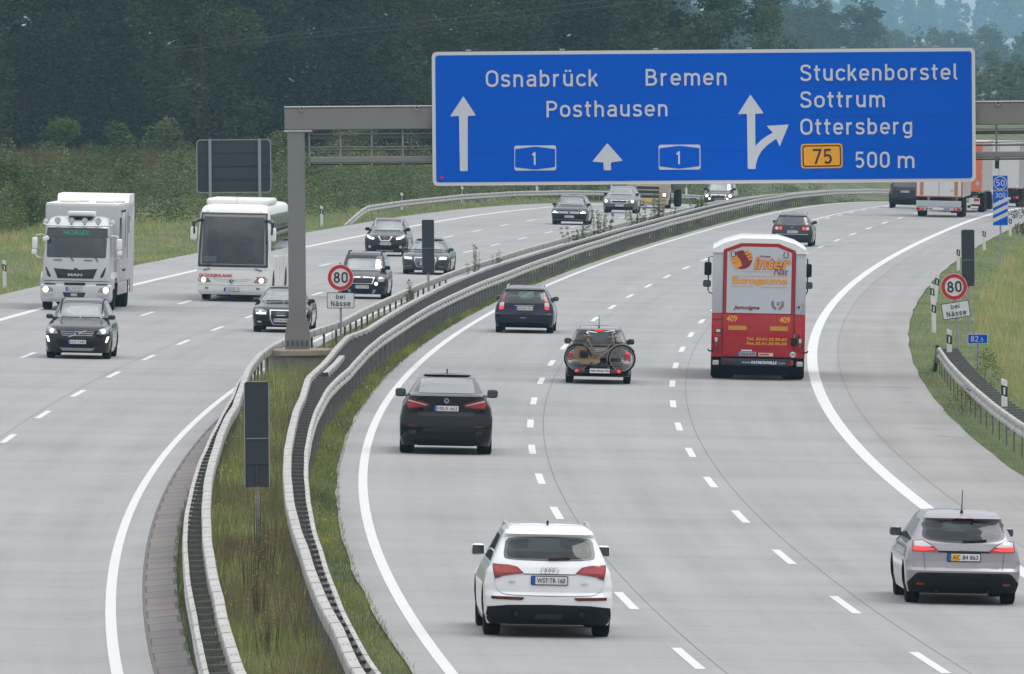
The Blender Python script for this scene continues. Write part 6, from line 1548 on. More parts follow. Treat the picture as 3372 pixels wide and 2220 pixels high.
bx(.55, 1.12, -.01, .04, .46, .80, 'mud_guard_panel', M_WDOOR); bx(.80, 1.10, -.02, .0, .62, .78, 'print', M_RTRIM); bx(.45, 1.1, -.0, .05, .22, .40, 'lamp_beam', M_TRIM); bx(.62, 1.05, -.012, .0, .25, .36, 'number_plate', M_PLATE); bx(.42, .68, -.01, .02, .12, .26, 'hanging_plate', M_WDOOR)
for z in (3.3, 2.2, 1.3): bx(1.16, 1.23, -.03, .02, z - .06, z + .06, 'hinge', M_GREYP)
bx(-1.2, -.75, -.01, .05, .3, .45, 'tail_lamp', M_LAMPR); bx(.9, 1.2, .0, .06, .41, .5, 'tail_lamp', M_LAMPR)
tractor(k, M_WDOOR, 14.0, 3.7); k.place(650.5, 5.25)
r, k, bx = trailer('white box trailer farthest ahead beside the exit marker', M_WDOOR, M_TARP, 13.4, 3.75, 1.08)
bx(-1.25, 1.25, -.0, .05, 1.09, 1.13, 'trim_tape', M_RTRIM); bx(-1.2, 1.2, .0, .1, .40, .98, 'underrun_panel', M_TRIM); bx(.2, .72, -.012, .0, .46, .58, 'number_plate', M_PLATE)
for sx in (-1, 1): o = bx(sx * 1.02 - .16, sx * 1.02 + .16, -.02, .06, .52, .64, 'tail_lamp', M_LAMPR); MB().rbox((sx * 1.1, -.025, .58), (.1, .01, .09), .004, 1).build('lit_lamp', M_LAMPLIT, o)
tractor(k, M_WDOOR, 14.0, 3.7); k.place(692.0, 5.68)

# --- inbound cars (noses to the camera)
def front_car(name, label, W_, L, H, pm, prof, arch, wr, wt, screen, heads, side, mir, seats=True, rim_sp=8, group='cars coming towards the camera'):
    c = Car('car', label, 'car', prof, pm, L, group=group)
    if seats: c.cabin(prof_belt(prof) - .25, H - .09, .2, L - side[5])
    if seats: c.opening([(a * .86, (screen[1][1] + screen[0][1]) / 2 + (b - (screen[1][1] + screen[0][1]) / 2) * .84) for a, b in screen], 'front', L - 2.4, L + .2)
    if seats: c.opening([(-.5, side[4] + .08), (.5, side[4] + .08), (.42, H - .22), (-.42, H - .22)], 'rear', -.2, 1.2)
    c.arches(arch, wr + .045, wr, hw=W_ / 2); c.finish_body()
    c.panel(screen, 'windscreen', M_WSKY, 'front', .004, .012)
    zt = max(p[1] for p in screen)
    c.panel([(-.5, side[4] + .05), (.5, side[4] + .05), (.44, H - .2), (-.44, H - .2)], 'rear_window', M_PRIV, 'rear', .004, .012)
    sidewin(c, side[0], side[1], side[2], side[3], side[4] + .02, zt - .03, M_DKGLASS, (.28, .62))
    c.mirrors(mir[0], mir[1], W_ / 2 - .03, .20, .13, mir[2]); c.wheels(arch, wr, wt, W_ - .04, .68, spokes=rim_sp); underbody(c, W_ / 2 - .22, .4, L - .35, .25)
    for s_ in (-1, 1):
        a = c.panel([(s_ * -.55 * (W_ / 1.85), screen[0][1] + .0), (s_ * -.02, screen[0][1] + .0), (s_ * -.02, screen[0][1] + .02), (s_ * -.55, screen[0][1] + .02)], 'wiper', M_TRIM, 'front', .012)
    if seats: c.seats((L - side[5] - 1.15,), prof_belt(prof) - .40, head=.24)
    return c
def prof_belt(p): return .95
def head(c, pts, beam, m=M_BEAM, r=.045, drl=None):
    for sx in (-1, 1):
        q = [(sx * a, b) for a, b in pts]; o = c.panel(q, 'headlamp', M_HEAD, 'front', .010)
        for (bx_, bz, rr) in beam: c.panel(disc((sx * bx_, bz), rr, 14), 'lit_lamp', m, 'front', .016, parent=o)
        if drl: c.panel([(sx * a, b) for a, b in drl], 'daytime_lamp', m, 'front', .018, parent=o)

# 10 dark brown SUV
P_BROWN = paint('dark_brown_paint', (.016, .013, .014), .3, .25)
L = 4.64; rear = [(.2, .2), (.5, .0), (.9, .05), (1.1, .15), (1.45, .45), (1.6, .7), (1.70, 1.3)]
sc_ = catmull([(-.66, 1.17), (0, 1.15), (.66, 1.17), (.60, 1.42), (.54, 1.555), (0, 1.575), (-.54, 1.555), (-.60, 1.42)], 2, True)
c = front_car('car', 'dark brown SUV with plate H X 1340 in front of the horse lorry', 1.89, L, 1.70, P_BROWN, profile(L, 1.89, 1.70, 1.0, rear, .86, 1.10, 1.25, 2.15, .60, fb=.62), (.85, 3.63), .365, .24, sc_, None, (.7, 3.2, 1.2, 2.4, 1.12, 1.45), (3.1, 1.20, M_GLOSSBLK))
head(c, [(.89, .93), (.84, .94), (.64, .86), (.54, .74), (.70, .72), (.87, .745)], [(.74, .81, .055)])
oct_grille(c, [(-.50, .82), (0, .845), (.50, .82), (.46, .70), (.38, .645), (-.38, .645), (-.46, .70)], zs=(.80, .745, .69), bm=M_CHROME, h=.005)
c.panel([(-.27, .64), (-.22, .64), (.27, .83), (.22, .83)], 'grille_sash', M_CHROME, 'front', .030); roundel(c, 0, .745, .062, 'front', M_CHROME, mat('emblem_blue', (.02, .04, .2), .3), .045)
for sx in (-1, 1): c.panel([(sx * .90, .66), (sx * .85, .66), (sx * .80, .50), (sx * .84, .50)], 'daytime_lamp', M_BEAM, 'front', .014)
c.panel([(-.62, .60), (.62, .60), (.50, .36), (-.50, .36)], 'lower_intake', M_TRIM, 'front', .008); c.panel([(-.50, .33), (.50, .33), (.42, .25), (-.42, .25)], 'skid_plate', M_SILVERP, 'front', .014)
c.plate(0, .505, 'H:X 1340', 'front'); rails(c, .9, 2.9, .60, 0, M_TRIM, .02, .03); c.place(343.5, -13.90, 'to')

# 11 black saloon behind the post
L = 4.93; rear = [(.2, .2), (.5, .0), (.85, .03), (.98, .15), (1.0, .55), (1.15, .9), (1.36, 1.5), (1.44, 2.2)]
sc_ = catmull([(-.66, .985), (0, .965), (.66, .985), (.60, 1.18), (.52, 1.33), (0, 1.345), (-.52, 1.33), (-.60, 1.18)], 2, True)
c = front_car('car', 'black saloon with four-ring grille half hidden by the gantry post', 1.86, L, 1.44, P_BLACK, profile(L, 1.86, 1.44, .90, rear, .72, .93, 1.45, 2.3, .55, fb=.6), (1.0, 3.84), .33, .24, sc_, None, (1.1, 3.3, 1.7, 2.6, .95, 1.6), (3.2, 1.0, P_BLACK))
head(c, [(.83, .75), (.62, .76), (.44, .69), (.46, .58), (.68, .56), (.81, .59)], [(.66, .66, .035)], drl=[(.78, .60), (.48, .60), (.48, .63), (.78, .63)])
oct_grille(c, [(-.32, .70), (.32, .70), (.31, .45), (.22, .29), (-.22, .29), (-.31, .45)], zs=(.66, .61, .50, .44, .34), bm=M_TRIM, h=.006, frame=[(-.355, .735), (.355, .735), (.345, .44), (.25, .255), (-.25, .255), (-.345, .44)])
rings(c, 0, .60, .05, 4, .07, 'front', M_CHROME, .035); c.plate(0, .405, 'FRI:AK 808', 'front')
for sx in (-1, 1): c.panel([(sx * .80, .42), (sx * .50, .42), (sx * .52, .28), (sx * .78, .28)], 'lower_intake', M_TRIM, 'front', .008); c.panel([(sx * .74, .38), (sx * .62, .38), (sx * .62, .32), (sx * .74, .32)], 'fog_lamp', M_LAMPW, 'front', .014)
c.place(378.8, -9.78, 'to')

# 12 compact SUV beside the sign
P_DGREY = paint('dark_aubergine_paint', (.020, .017, .026), .3, .28)
L = 4.22; rear = [(.2, .2), (.5, .0), (1.0, .05), (1.4, .25), (1.6, .4), (1.65, .7), (1.69, 1.2)]
sc_ = catmull([(-.62, 1.01), (0, .99), (.62, 1.01), (.60, 1.25), (.55, 1.42), (0, 1.44), (-.55, 1.42), (-.60, 1.25)], 2, True)
def yeti(label, pm, warm, place, detail=True):
    c = front_car('car', label, 1.79, L, 1.69, pm, profile(L, 1.79, 1.69, .98, rear, .78, .98, 1.0, 1.65, .62, fb=.5), (.75, 3.33), .33, .22, sc_, None, (.5, 3.0, .7, 2.5, 1.03, 1.2), (2.95, 1.13, M_TRIM))
    head(c, [(.82, .80), (.62, .82), (.56, .72), (.60, .64), (.80, .66)], [] if not warm else [(.68, .73, .075)], M_BEAM)
    oct_grille(c, [(-.42, .77), (.42, .77), (.36, .58), (-.36, .58)], zs=(.74, .70, .66, .62), bm=M_TRIM, h=.006, frame=[(-.46, .80), (0, .83), (.46, .80), (.40, .56), (-.40, .56)])
    roundel(c, 0, .80, .055, 'front', M_CHROME, M_SILVERP, .03)
    for sx in (-1, 1): c.panel(disc((sx * .52, .57), .06, 16), 'fog_lamp', M_BEAMY if sx > 0 or warm else M_LAMPW, 'front', .016)
    c.panel([(-.40, .36), (.40, .36), (.36, .20), (-.36, .20)], 'lower_intake', M_TRIM, 'front', .012); c.panel([(-.52, .34), (-.42, .37), (-.36, .22), (.36, .22), (.42, .37), (.52, .34), (.42, .18), (-.42, .18)], 'skid_plate', M_SILVERP, 'front', .012)
    c.plate(0, .45, 'LRO:X 99', 'front'); rails(c, .6, 2.5, .60, 0, M_TRIM, .025, .05); c.place(*place, 'to'); return c
yeti('dark compact SUV partly covered by the left 80 sign', P_DGREY, False, (429.5, -9.95))
yeti('far small SUV with bright headlamps below the blue sign', paint('taupe_brown_paint', (.07, .055, .05), .3, .3), True, (700.5, -11.15))

# 13 brown crossover
L = 4.38; rear = [(.2, .2), (.5, .0), (.95, .05), (1.2, .22), (1.45, .5), (1.55, .8), (1.60, 1.4)]
sc_ = catmull([(-.66, 1.09), (0, 1.08), (.66, 1.09), (.60, 1.32), (.54, 1.46), (0, 1.48), (-.54, 1.46), (-.60, 1.32)], 2, True)
c = front_car('car', 'dark crossover with a chrome V in its grille, middle inbound lane', 1.83, L, 1.62, P_BROWN, profile(L, 1.83, 1.62, .98, rear, .82, 1.04, 1.15, 2.0, .58, fb=.6), (.8, 3.45), .35, .23, sc_, None, (.7, 3.0, 1.1, 2.3, 1.08, 1.35), (2.9, 1.15, M_TRIM))
head(c, [(.84, .95), (.72, .90), (.44, .80), (.46, .73), (.64, .73), (.80, .80)], [(.52, .77, .04)], drl=[(.78, .90), (.70, .86), (.56, .74), (.62, .745), (.76, .83)])
oct_grille(c, [(-.30, .84), (.30, .84), (.18, .67), (-.18, .67)], zs=(.80, .73), bm=M_TRIM, h=.008)
c.panel([(-.32, .86), (-.25, .86), (-.14, .70), (.14, .70), (.25, .86), (.32, .86), (.18, .65), (-.18, .65)], 'grille_frame', M_CHROME, 'front', .02); roundel(c, 0, .78, .065, 'front', M_CHROME, M_GLOSSBLK, .04)
c.panel([(-.60, .46), (.60, .46), (.50, .30), (-.50, .30)], 'lower_intake', M_TRIM, 'front', .008); c.panel([(-.38, .28), (.38, .28), (.34, .22), (-.34, .22)], 'skid_plate', M_SILVERP, 'front', .014)
for sx in (-1, 1): c.panel(disc((sx * .66, .42), .06, 14), 'fog_lamp', M_LAMPW, 'front', .014)
c.plate(0, .55, 'HE:RW 3003', 'front'); rails(c, .8, 2.8, .56, 0, M_SILVERP, .02, .03); c.place(511.5, -14.55, 'to')

# 14 grey fastback
P_GREY = paint('graphite_paint', (.055, .056, .065), .4, .3)
L = 4.97; rear = [(.2, .2), (.5, .0), (.85, .02), (.96, .1), (1.1, .7), (1.28, 1.5), (1.38, 2.1), (1.42, 2.6)]
sc_ = catmull([(-.68, .975), (0, .96), (.68, .975), (.60, 1.15), (.52, 1.30), (0, 1.32), (-.52, 1.30), (-.60, 1.15)], 2, True)
c = front_car('car', 'graphite grey fastback behind the narrow dark sign back', 1.91, L, 1.42, P_GREY, profile(L, 1.91, 1.42, .88, rear, .72, .92, 1.5, 2.4, .54, fb=.6), (1.0, 3.91), .34, .25, sc_, None, (1.2, 3.3, 2.0, 2.6, .94, 1.6), (3.2, 1.0, P_GREY))
head(c, [(.86, .73), (.62, .735), (.50, .69), (.52, .60), (.82, .62)], [], drl=[(.84, .70), (.56, .69), (.54, .63), (.82, .645)])
oct_grille(c, [(-.40, .68), (.40, .68), (.42, .56), (.32, .34), (-.32, .34), (-.42, .56)], zs=(.64, .59, .54, .49, .44, .39), bm=M_SILVERP, h=.008, frame=[(-.43, .71), (.43, .71), (.45, .56), (.34, .31), (-.34, .31), (-.45, .56)])
rings(c, 0, .63, .045, 4, .062, 'front', M_CHROME, .04); c.plate(0, .46, 'HH:AX 700', 'front')
for sx in (-1, 1): c.panel([(sx * .88, .40), (sx * .50, .40), (sx * .50, .27), (sx * .86, .28)], 'lower_intake', M_TRIM, 'front', .008); bars(c, min(sx * .52, sx * .84), max(sx * .52, sx * .84), (.37, .31), .014, M_SILVERP, 'front', 'intake_bar', .018)
c.place(474.8, -10.35, 'to')

# 15 black estate, far
L = 4.77; rear = [(.2, .2), (.5, .0), (.95, .06), (1.25, .35), (1.40, .6), (1.46, 1.0), (1.50, 1.6)]
sc_ = catmull([(-.66, 1.0), (0, .985), (.66, 1.0), (.58, 1.2), (.52, 1.36), (0, 1.375), (-.52, 1.36), (-.58, 1.2)], 2, True)
c = front_car('car', 'black estate below the blue sign, closest of the far inbound cars', 1.83, L, 1.50, P_BLACK, profile(L, 1.83, 1.50, .92, rear, .74, .95, 1.25, 2.1, .55, fb=.55), (.95, 3.74), .335, .23, sc_, None, (.7, 3.2, 1.1, 2.5, .98, 1.45), (3.05, 1.03, P_BLACK), False)
head(c, [(.86, .73), (.60, .72), (.48, .66), (.50, .60), (.82, .60)], [(.72, .66, .05)], drl=[(.84, .645), (.56, .63), (.56, .61), (.84, .62)])
oct_grille(c, [(-.55, .70), (.55, .70), (.50, .57), (-.50, .57)], zs=(.67, .635, .60), bm=M_CHROME, h=.008); roundel(c, 0, .64, .065, 'front', M_CHROME, M_GLOSSBLK, .04)
c.plate(0, .43, 'HH:KE 65', 'front'); c.panel([(-.80, .36), (.80, .36), (.72, .22), (-.72, .22)], 'lower_intake', M_TRIM, 'front', .008); c.panel([(-.74, .29), (.74, .29), (.72, .27), (-.72, .27)], 'chrome_strip', M_SILVERP, 'front', .014); c.place(603.6, -12.62, 'to')

# 16 silver-grey estate, far
L = 4.67; rear = [(.2, .2), (.5, .0), (.95, .06), (1.25, .35), (1.38, .6), (1.43, 1.0), (1.47, 1.6)]
c = front_car('car', 'silver grey estate with lit lamps partly hiding the cream lorry', 1.82, L, 1.48, paint('steel_grey_paint', (.14, .135, .135), .4, .32), profile(L, 1.82, 1.48, .92, rear, .74, .95, 1.2, 2.05, .55, fb=.55), (.9, 3.58), .325, .22, sc_, None, (.7, 3.1, 1.1, 2.4, .98, 1.4), (2.95, 1.03, M_TRIM), False)
head(c, [(.84, .74), (.56, .70), (.50, .62), (.80, .60)], [(.72, .66, .07)])
oct_grille(c, [(-.44, .70), (.44, .70), (.40, .58), (-.40, .58)], zs=(.66, .62), bm=M_TRIM, frame=[(-.48, .73), (.48, .73), (.43, .56), (-.43, .56)]); roundel(c, 0, .73, .045, 'front', M_CHROME, M_SILVERP, .03)
c.plate(0, .44, 'LG:OC 52', 'front'); c.panel([(-.78, .36), (.78, .36), (.70, .20), (-.70, .20)], 'lower_intake', M_TRIM, 'front', .008); c.place(653.3, -13.50, 'to')
# --- 17 cream lorry, far
M_CREAM = paint('cream_cab_paint', (.42, .35, .265), 0, .4)
r = tag(empty('lorry'), 'cream lorry with a yellow plate behind the silver grey estate', 'lorry'); k = Truck(r, 12.0); Lk = 12.0
def fb_(x0, x1, d0, d1, z0, z1, nm, m, rr=.03, par=None): # x in the view, d metres behind the nose
    return MB().rbox((-(x0 + x1) / 2, Lk - (d0 + d1) / 2, (z0 + z1) / 2), (x1 - x0, d1 - d0, z1 - z0), rr, 2).build(nm, m, par or r)
fb_(-1.22, 1.22, .1, 2.1, .45, 3.6, 'cab', M_CREAM, .14); fb_(-1.25, 1.25, 2.4, 11.8, 1.1, 3.8, 'load_box', mat('dark_tarp', (.03, .04, .05), .6)); fb_(-1.2, 1.2, .0, .3, .22, .62, 'bumper', M_CREAM, .06)
g = fb_(-.72, .72, .06, .12, .62, 1.35, 'grille', M_CREAM, .04)
for z in (.70, .96, 1.20): fb_(-.66, .66, .03, .08, z - .085, z + .085, 'grille_slot', M_GLOSSBLK, .03, g)
fb_(-1.05, 1.05, .06, .12, 1.75, 2.75, 'windscreen', M_DKGLASS, .05); fb_(-.24, .24, -.02, .01, .38, .50, 'number_plate', M_PLATEY, .005)
for sx in (-1, 1): o = fb_(sx * .98 - .15, sx * .98 + .15, -.01, .1, .62, .92, 'headlamp', M_HEAD, .04); fb_(sx * .95 - .08, sx * .95 + .08, -.03, .0, .72, .88, 'lit_lamp', M_BEAMY, .03, o); fb_(sx * 1.45 - .12, sx * 1.45 + .12, .3, .45, 1.9, 2.6, 'mirror', M_TRIM)
k.wheels((Lk - 1.3, 3.2, 1.9), .5, .32, 2.46, .58); k.place(687.5, -14.33, 'to')

# --- 18 horse lorry
P_HORSE = mat('pearl_silver_paint', (.50, .51, .54), .38, .15, .6, vary=.04, vscale=1.5); P_BOX = mat('box_body_silver', (.44, .445, .46), .42, .2, .3, vary=.06, vscale=1.0); M_WPLAST = mat('white_plastic', (.74, .74, .73), .4)
r = tag(empty('horse_lorry'), 'silver horse lorry with green HORSES lettering on its sun visor', 'lorry'); Lk = 9.6; k = Truck(r, Lk)
# cab: loft
cab = [(.40, Lk - 1.9, Lk - .10, 1.10, .1, .30), (.70, Lk - 2.0, Lk - .05, 1.14, .1, .30), (1.15, Lk - 2.0, Lk - .03, 1.15, .1, .28), (1.70, Lk - 2.0, Lk - .06, 1.14, .1, .28), (1.80, Lk - 2.0, Lk - .07, 1.13, .1, .28), (2.55, Lk - 2.0, Lk - .22, 1.08, .1, .28), (2.80, Lk - 2.0, Lk - .30, 1.06, .1, .3), (2.98, Lk - 2.0, Lk - .50, 1.02, .1, .35), (3.12, Lk - 1.9, Lk - .85, .96, .1, .4), (3.18, Lk - 1.8, Lk - 1.2, .80, .1, .3)]
ck = Car.__new__(Car); ck.root = r; ck.L = Lk; ck.pm = P_HORSE; ck.levels = cab; ck.pr, ck.pf = 6, 4; ck.V, ck.F = body_mesh(cab, 6, 4, 26); ck.bvh = BVHTree.FromPolygons([Vector(v) for v in ck.V], ck.F); ck.cut = []
ck.finish_body('cab')
ck.panel([(-1.00, 2.79), (1.0, 2.79), (1.02, 2.48), (-1.03, 2.48)], 'sun_visor', mat('visor_black', (.016, .020, .022), .25, 0, .4), 'front', .05, .07)
ck.text('HORSES', (-.455, 2.57, .40, 2.72), mat('visor_green', (.01, .30, .15), .45), 'front', .064, bold=.015)
ck.panel(rnd([(-1.02, 2.47), (1.01, 2.47), (.99, 1.80), (-1.01, 1.80)], .06), 'windscreen', mat('lorry_windscreen', (.018, .026, .030), .08, 0, .8), 'front', .008)
for x in (-.63, .40): ck.panel([(x - .16, 1.76), (x + .16, 1.76), (x + .16, 1.70), (x - .16, 1.70)], 'grab_recess', M_SILVERP, 'front', .012); ck.panel([(x - .13, 1.725), (x + .13, 1.725), (x + .13, 1.70), (x - .13, 1.70)], 'grab_handle', M_GLOSSBLK, 'front', .018)
for x0 in (-.20, .62): ck.panel([(x0, 1.80), (x0 + .04, 1.80), (x0 + .12, 1.68), (x0 + .09, 1.68)], 'wiper', M_TRIM, 'front', .025)
g = ck.panel([(-.77, 1.45), (.72, 1.45), (.66, 1.30), (.58, 1.10), (-.62, 1.10), (-.70, 1.30)], 'grille', M_GLOSSBLK, 'front', .012)
ck.panel([(-.78, 1.465), (.73, 1.465), (.72, 1.435), (.12, 1.40), (-.16, 1.40), (-.77, 1.435)], 'grille_chrome', M_CHROME, 'front', .020, parent=g)
ck.text('MAN', (-.275, 1.175, .205, 1.265), M_CHROME, 'front', .026, parent=g, bold=.03); ck.panel(rnd([(-.09, 1.45), (.06, 1.45), (.04, 1.39), (-.06, 1.38)], .02), 'lion_emblem', M_GLOSSBLK, 'front', .03, parent=g, res=.03)
for sx in (-1, 1):
    ck.panel([(sx * 1.03 - .02, 1.48), (sx * .98 - .02, 1.46), (sx * .83 - .02, 1.16), (sx * .89 - .02, 1.13), (sx * .96 - .02, 1.20)], 'air_vent', M_GLOSSBLK, 'front', .012)
ck.panel([(-1.13, 1.02), (1.13, 1.02), (1.13, 1.0), (-1.13, 1.0)], 'panel_seam', M_TRIM, 'front', .004)
bl = [(.30, Lk - .5, Lk - .02, 1.16, .05, .30), (.42, Lk - .5, Lk + .06, 1.21, .05, .32), (.60, Lk - .5, Lk + .07, 1.22, .05, .32), (.86, Lk - .5, Lk + .05, 1.21, .05, .32), (.90, Lk - .5, Lk + .0, 1.17, .05, .3)]
V, F = body_mesh(bl, 6, 3.5, 10); bk = Car.__new__(Car); bk.root = r; bk.L = Lk; bk.V, bk.F = V, F; bk.bvh = BVHTree.FromPolygons([Vector(v) for v in V], F); bk.mesh('bumper', V, F, P_HORSE)
bk.panel([(-.40, .955), (.33, .955), (.31, .87), (-.38, .87)], 'bumper_step', M_TRIM, 'front', .03)
for sx in (-1, 1): bk.panel([(sx * 1.05, .93), (sx * .70, .92), (sx * .68, .88), (sx * 1.08, .88)], 'bumper_step', M_TRIM, 'front', .03)
bk.panel([(-.44, .63), (.34, .63), (.28, .47), (-.38, .47)], 'lower_intake', M_GLOSSBLK, 'front', .012); bk.panel(rnd([(-.16, .60), (.06, .60), (.06, .50), (-.16, .50)], .03), 'tow_flap', M_SILVERP, 'front', .02)
for sx in (-1, 1):
    o = bk.panel([(sx * 1.15, .80), (sx * .82, .79), (sx * .74, .66), (sx * 1.13, .63)], 'headlamp', M_HEAD, 'front', .012); bk.panel(disc((sx * 1.02, .715), .095, 16), 'lit_lamp', M_BEAMY, 'front', .022, parent=o)
    bk.panel([(sx * 1.13, .57), (sx * .72, .56), (sx * .75, .49), (sx * 1.12, .48)], 'fog_lamp', M_SILVERP, 'front', .012)
bk.plate(-.06, .745, 'EL:VM 27', 'front')
for sx in (-1, 1):
    m = MB(); m.prism([(Lk - .55, .75), (Lk - .62, 1.10), (Lk - .95, 1.30), (Lk - 1.9, 1.30), (Lk - 2.1, 1.10), (Lk - 2.1, .95), (Lk - 1.85, 1.12), (Lk - 1.0, 1.12), (Lk - .8, .95), (Lk - .72, .75)], sx * .96, sx * 1.25, 'YZ'); m.build('wheel_arch', P_HORSE, r)
    lb_ = MB().box((sx * 1.255, Lk - .65, .82), (.02, .08, .08)).build('marker_lamp', M_AMBER, r)
# box body
MB().rbox((0, Lk / 2 - 1.1 , 2.25), (2.5, Lk - 2.25, 2.64), .05, 3).build('box_body', P_BOX, r)
MB().rbox((0, Lk / 2 - 1.1, 3.585), (2.46, Lk - 2.3, .06), .02, 1).build('box_roof', M_WPLAST, r)
MB().prism([(.02, 3.60), (2.6, 3.60), (2.3, 3.86), (.10, 3.88), (.02, 3.84)], -1.23, 1.23, 'YZ').build('roof_rear_hump', M_WPLAST, r)
for x, y in ((-.55, 5.9), (-.30, 4.6), (.65, 5.7), (.9, 4.4)): MB().rbox((-x, y, 3.655), (.62, .62, .08), .035, 2).build('roof_hatch', mat('roof_hatch_cream', (.66, .64, .58), .5), r)
MB().rbox((0, Lk / 2 - 1.1, .80), (2.2, Lk - 2.6, .30), .03, 1).build('chassis', M_TRIM, r)
for sx in (-1, 1):
    MB().rbox((sx * 1.22, 5.0, .72), (.06, 4.0, .42), .02, 1).build('side_skirt', P_BOX, r); MB().rbox((sx * 1.23, .8, .78), (.05, 1.3, .55), .02, 1).build('side_skirt', P_BOX, r)
    for y, z0, z1 in ((5.9, 1.7, 3.3), (4.2, 2.1, 3.4), (3.2, 1.7, 3.3)): MB().box((sx * 1.252, y, (z0 + z1) / 2), (.012, .05, z1 - z0)).build('door_seam', M_TRIM, r)
    MB().rbox((sx * 1.255, 2.2, 2.85), (.02, .9, .6), .01, 1).build('side_window', M_DKGLASS, r); MB().rbox((sx * 1.255, 6.6, 2.75), (.02, .7, .8), .01, 1).build('side_window', M_DKGLASS, r)
    MB().rbox((sx * 1.262, 4.8, 1.33), (.03, 1.2, .07), .01, 1).build('door_handle', M_TRIM, r); MB().rbox((sx * 1.262, 5.4, 3.35), (.03, 1.8, .07), .01, 1).build('awning_vent', M_TRIM, r)
    ck.panel([(Lk - .55, 1.85), (Lk - 1.35, 1.85), (Lk - 1.35, 2.50), (Lk - .72, 2.50)], 'side_window', M_DKGLASS, 'right' if sx > 0 else 'left', .01)
# lamp bar, lamps, roof unit
lbm = MB(); lbm.tube([(-1.16, Lk - .45, 2.92), (-1.05, Lk - .22, 2.89), (0, Lk - .15, 2.87), (1.05, Lk - .22, 2.89), (1.16, Lk - .45, 2.92)], .032, 8); lbm.build('lamp_bar', M_CHROME, r)
for x in (-.67, -.20, .245, .70):
    m = MB().lathe([(.03, Lk - .34), (.09, Lk - .30), (.108, Lk - .24), (.108, Lk - .22)], (-x, 0, 3.045), 'Y', 20); o = m.build('spot_lamp', M_CHROME, r); MB().lathe([(.092, Lk - .222), (.092, Lk - .212)], (-x, 0, 3.045), 'Y', 20).build('lamp_lens', M_LAMPW, o); MB().tube([(-x, Lk - .25, 2.90), (-x, Lk - .27, 2.95)], .03, 6).build('lamp_stem', M_TRIM, o)
MB().rbox((.0 + -.08, Lk - 1.1, 3.27), (.92, .8, .17), .05, 2).build('roof_cooler', M_WPLAST, r); MB().rbox((-.08, Lk - .75, 3.16), (.8, .3, .06), .02, 1).build('cooler_base', M_TRIM, r)
for sx in (-1, 1): MB().lathe([(.085, 2.93), (.085, 3.02), (.05, 3.08)], (sx * 1.13, Lk - 1.0, 0), 'Z', 14).build('beacon', M_LAMPW, r)
for sx in (-1, 1):
    m = MB(); m.tube([(sx * 1.05, Lk - .35, 2.52), (sx * 1.2, Lk - .25, 2.56), (sx * 1.36, Lk - .22, 2.54), (sx * 1.40, Lk - .22, 2.46)], .022, 7); m.tube([(sx * 1.10, Lk - .35, 1.78), (sx * 1.3, Lk - .25, 1.78), (sx * 1.42, Lk - .22, 1.88)], .016, 6); m.build('mirror_arm', M_CHROME, r)
    MB().rbox((sx * 1.43, Lk - .22, 2.26), (.19, .14, .39), .05, 3).build('mirror', M_WPLAST, r); MB().rbox((sx * 1.445, Lk - .22, 1.97), (.18, .14, .18), .05, 3).build('mirror', M_WPLAST, r)
MB().rbox((1.05, Lk - .05, 2.43), (.22, .12, .16), .04, 2, Matrix.Rotation(R(25), 3, 'Y')).build('kerb_mirror', M_WPLAST, r)
k.wheels((Lk - 1.45, 2.3), .48, .30, 2.42, .58, dual=(2.3,)); k.place(402.8, -18.10, 'to')

# --- 19 coach
P_COACH = mat('coach_white_paint', (.72, .72, .71), .45, 0, .2, vary=.03, spec=.25); M_COACHGL = glass_mat('coach_glass', (.55, .58, .60), .07); M_COACHSIDE = mat('coach_side_glass', (.05, .052, .058), .06, 0, .9)
Lk = 12.1
cl = [(.26, .15, Lk - .12, 1.18, .2, .35), (.40, .04, Lk - .03, 1.26, .2, .38), (.80, .0, Lk, 1.275, .2, .38), (1.20, .0, Lk - .02, 1.275, .2, .38), (2.0, .0, Lk - .16, 1.27, .2, .36), (2.8, .03, Lk - .36, 1.24, .2, .36), (3.15, .08, Lk - .48, 1.20, .2, .36), (3.32, .14, Lk - .62, 1.14, .2, .4), (3.40, .25, Lk - .9, 1.02, .2, .5), (3.43, .5, Lk - 1.4, .80, .2, .5)]
c = Car('coach', 'white coach with red GLÜCKENLAND lettering left of the gantry post', 'coach', cl, P_COACH, Lk, pr=5, pf=4.2, n=34)
c.cabin(1.1, 3.25, .6, Lk - .2, .08); c.opening([(-1.10, 1.34), (1.10, 1.34), (1.07, 3.0), (-1.07, 3.0)], 'front', Lk - 1.0, Lk + .2)
WY = ((9.9, 10.9), (8.2, 9.8), (6.5, 8.1), (4.8, 6.4), (3.1, 4.7), (1.4, 3.0))
for y0, y1 in WY: c.opening([(y0 + .06, 1.88), (y1 - .06, 1.88), (y1 - .1, 3.0), (y0 + .0, 3.0)], 'side', -1.6, 1.6)
c.finish_body()
for v in ('left', 'right'):
    for y in (2.6, Lk - 2.75): c.panel([(y + .60 * math.cos(a), max(.30, .5 + .60 * math.sin(a))) for a in np.linspace(0, 2 * math.pi, 25)[:-1]], 'wheel_arch', M_TRIM, v, .006, .012, res=.15)
ws = rnd([(-1.23, 1.27), (1.23, 1.27), (1.235, 2.0), (1.16, 3.12), (-1.16, 3.12), (-1.235, 2.0)], .08)
c.panel(ws, 'windscreen', M_COACHGL, 'front', .010, .012)
for sx in (-1, 1): c.panel([(sx * 1.235, 1.25), (sx * 1.17, 1.25), (sx * 1.11, 3.12), (sx * 1.165, 3.14)], 'screen_edge', M_GLOSSBLK, 'front', .016)
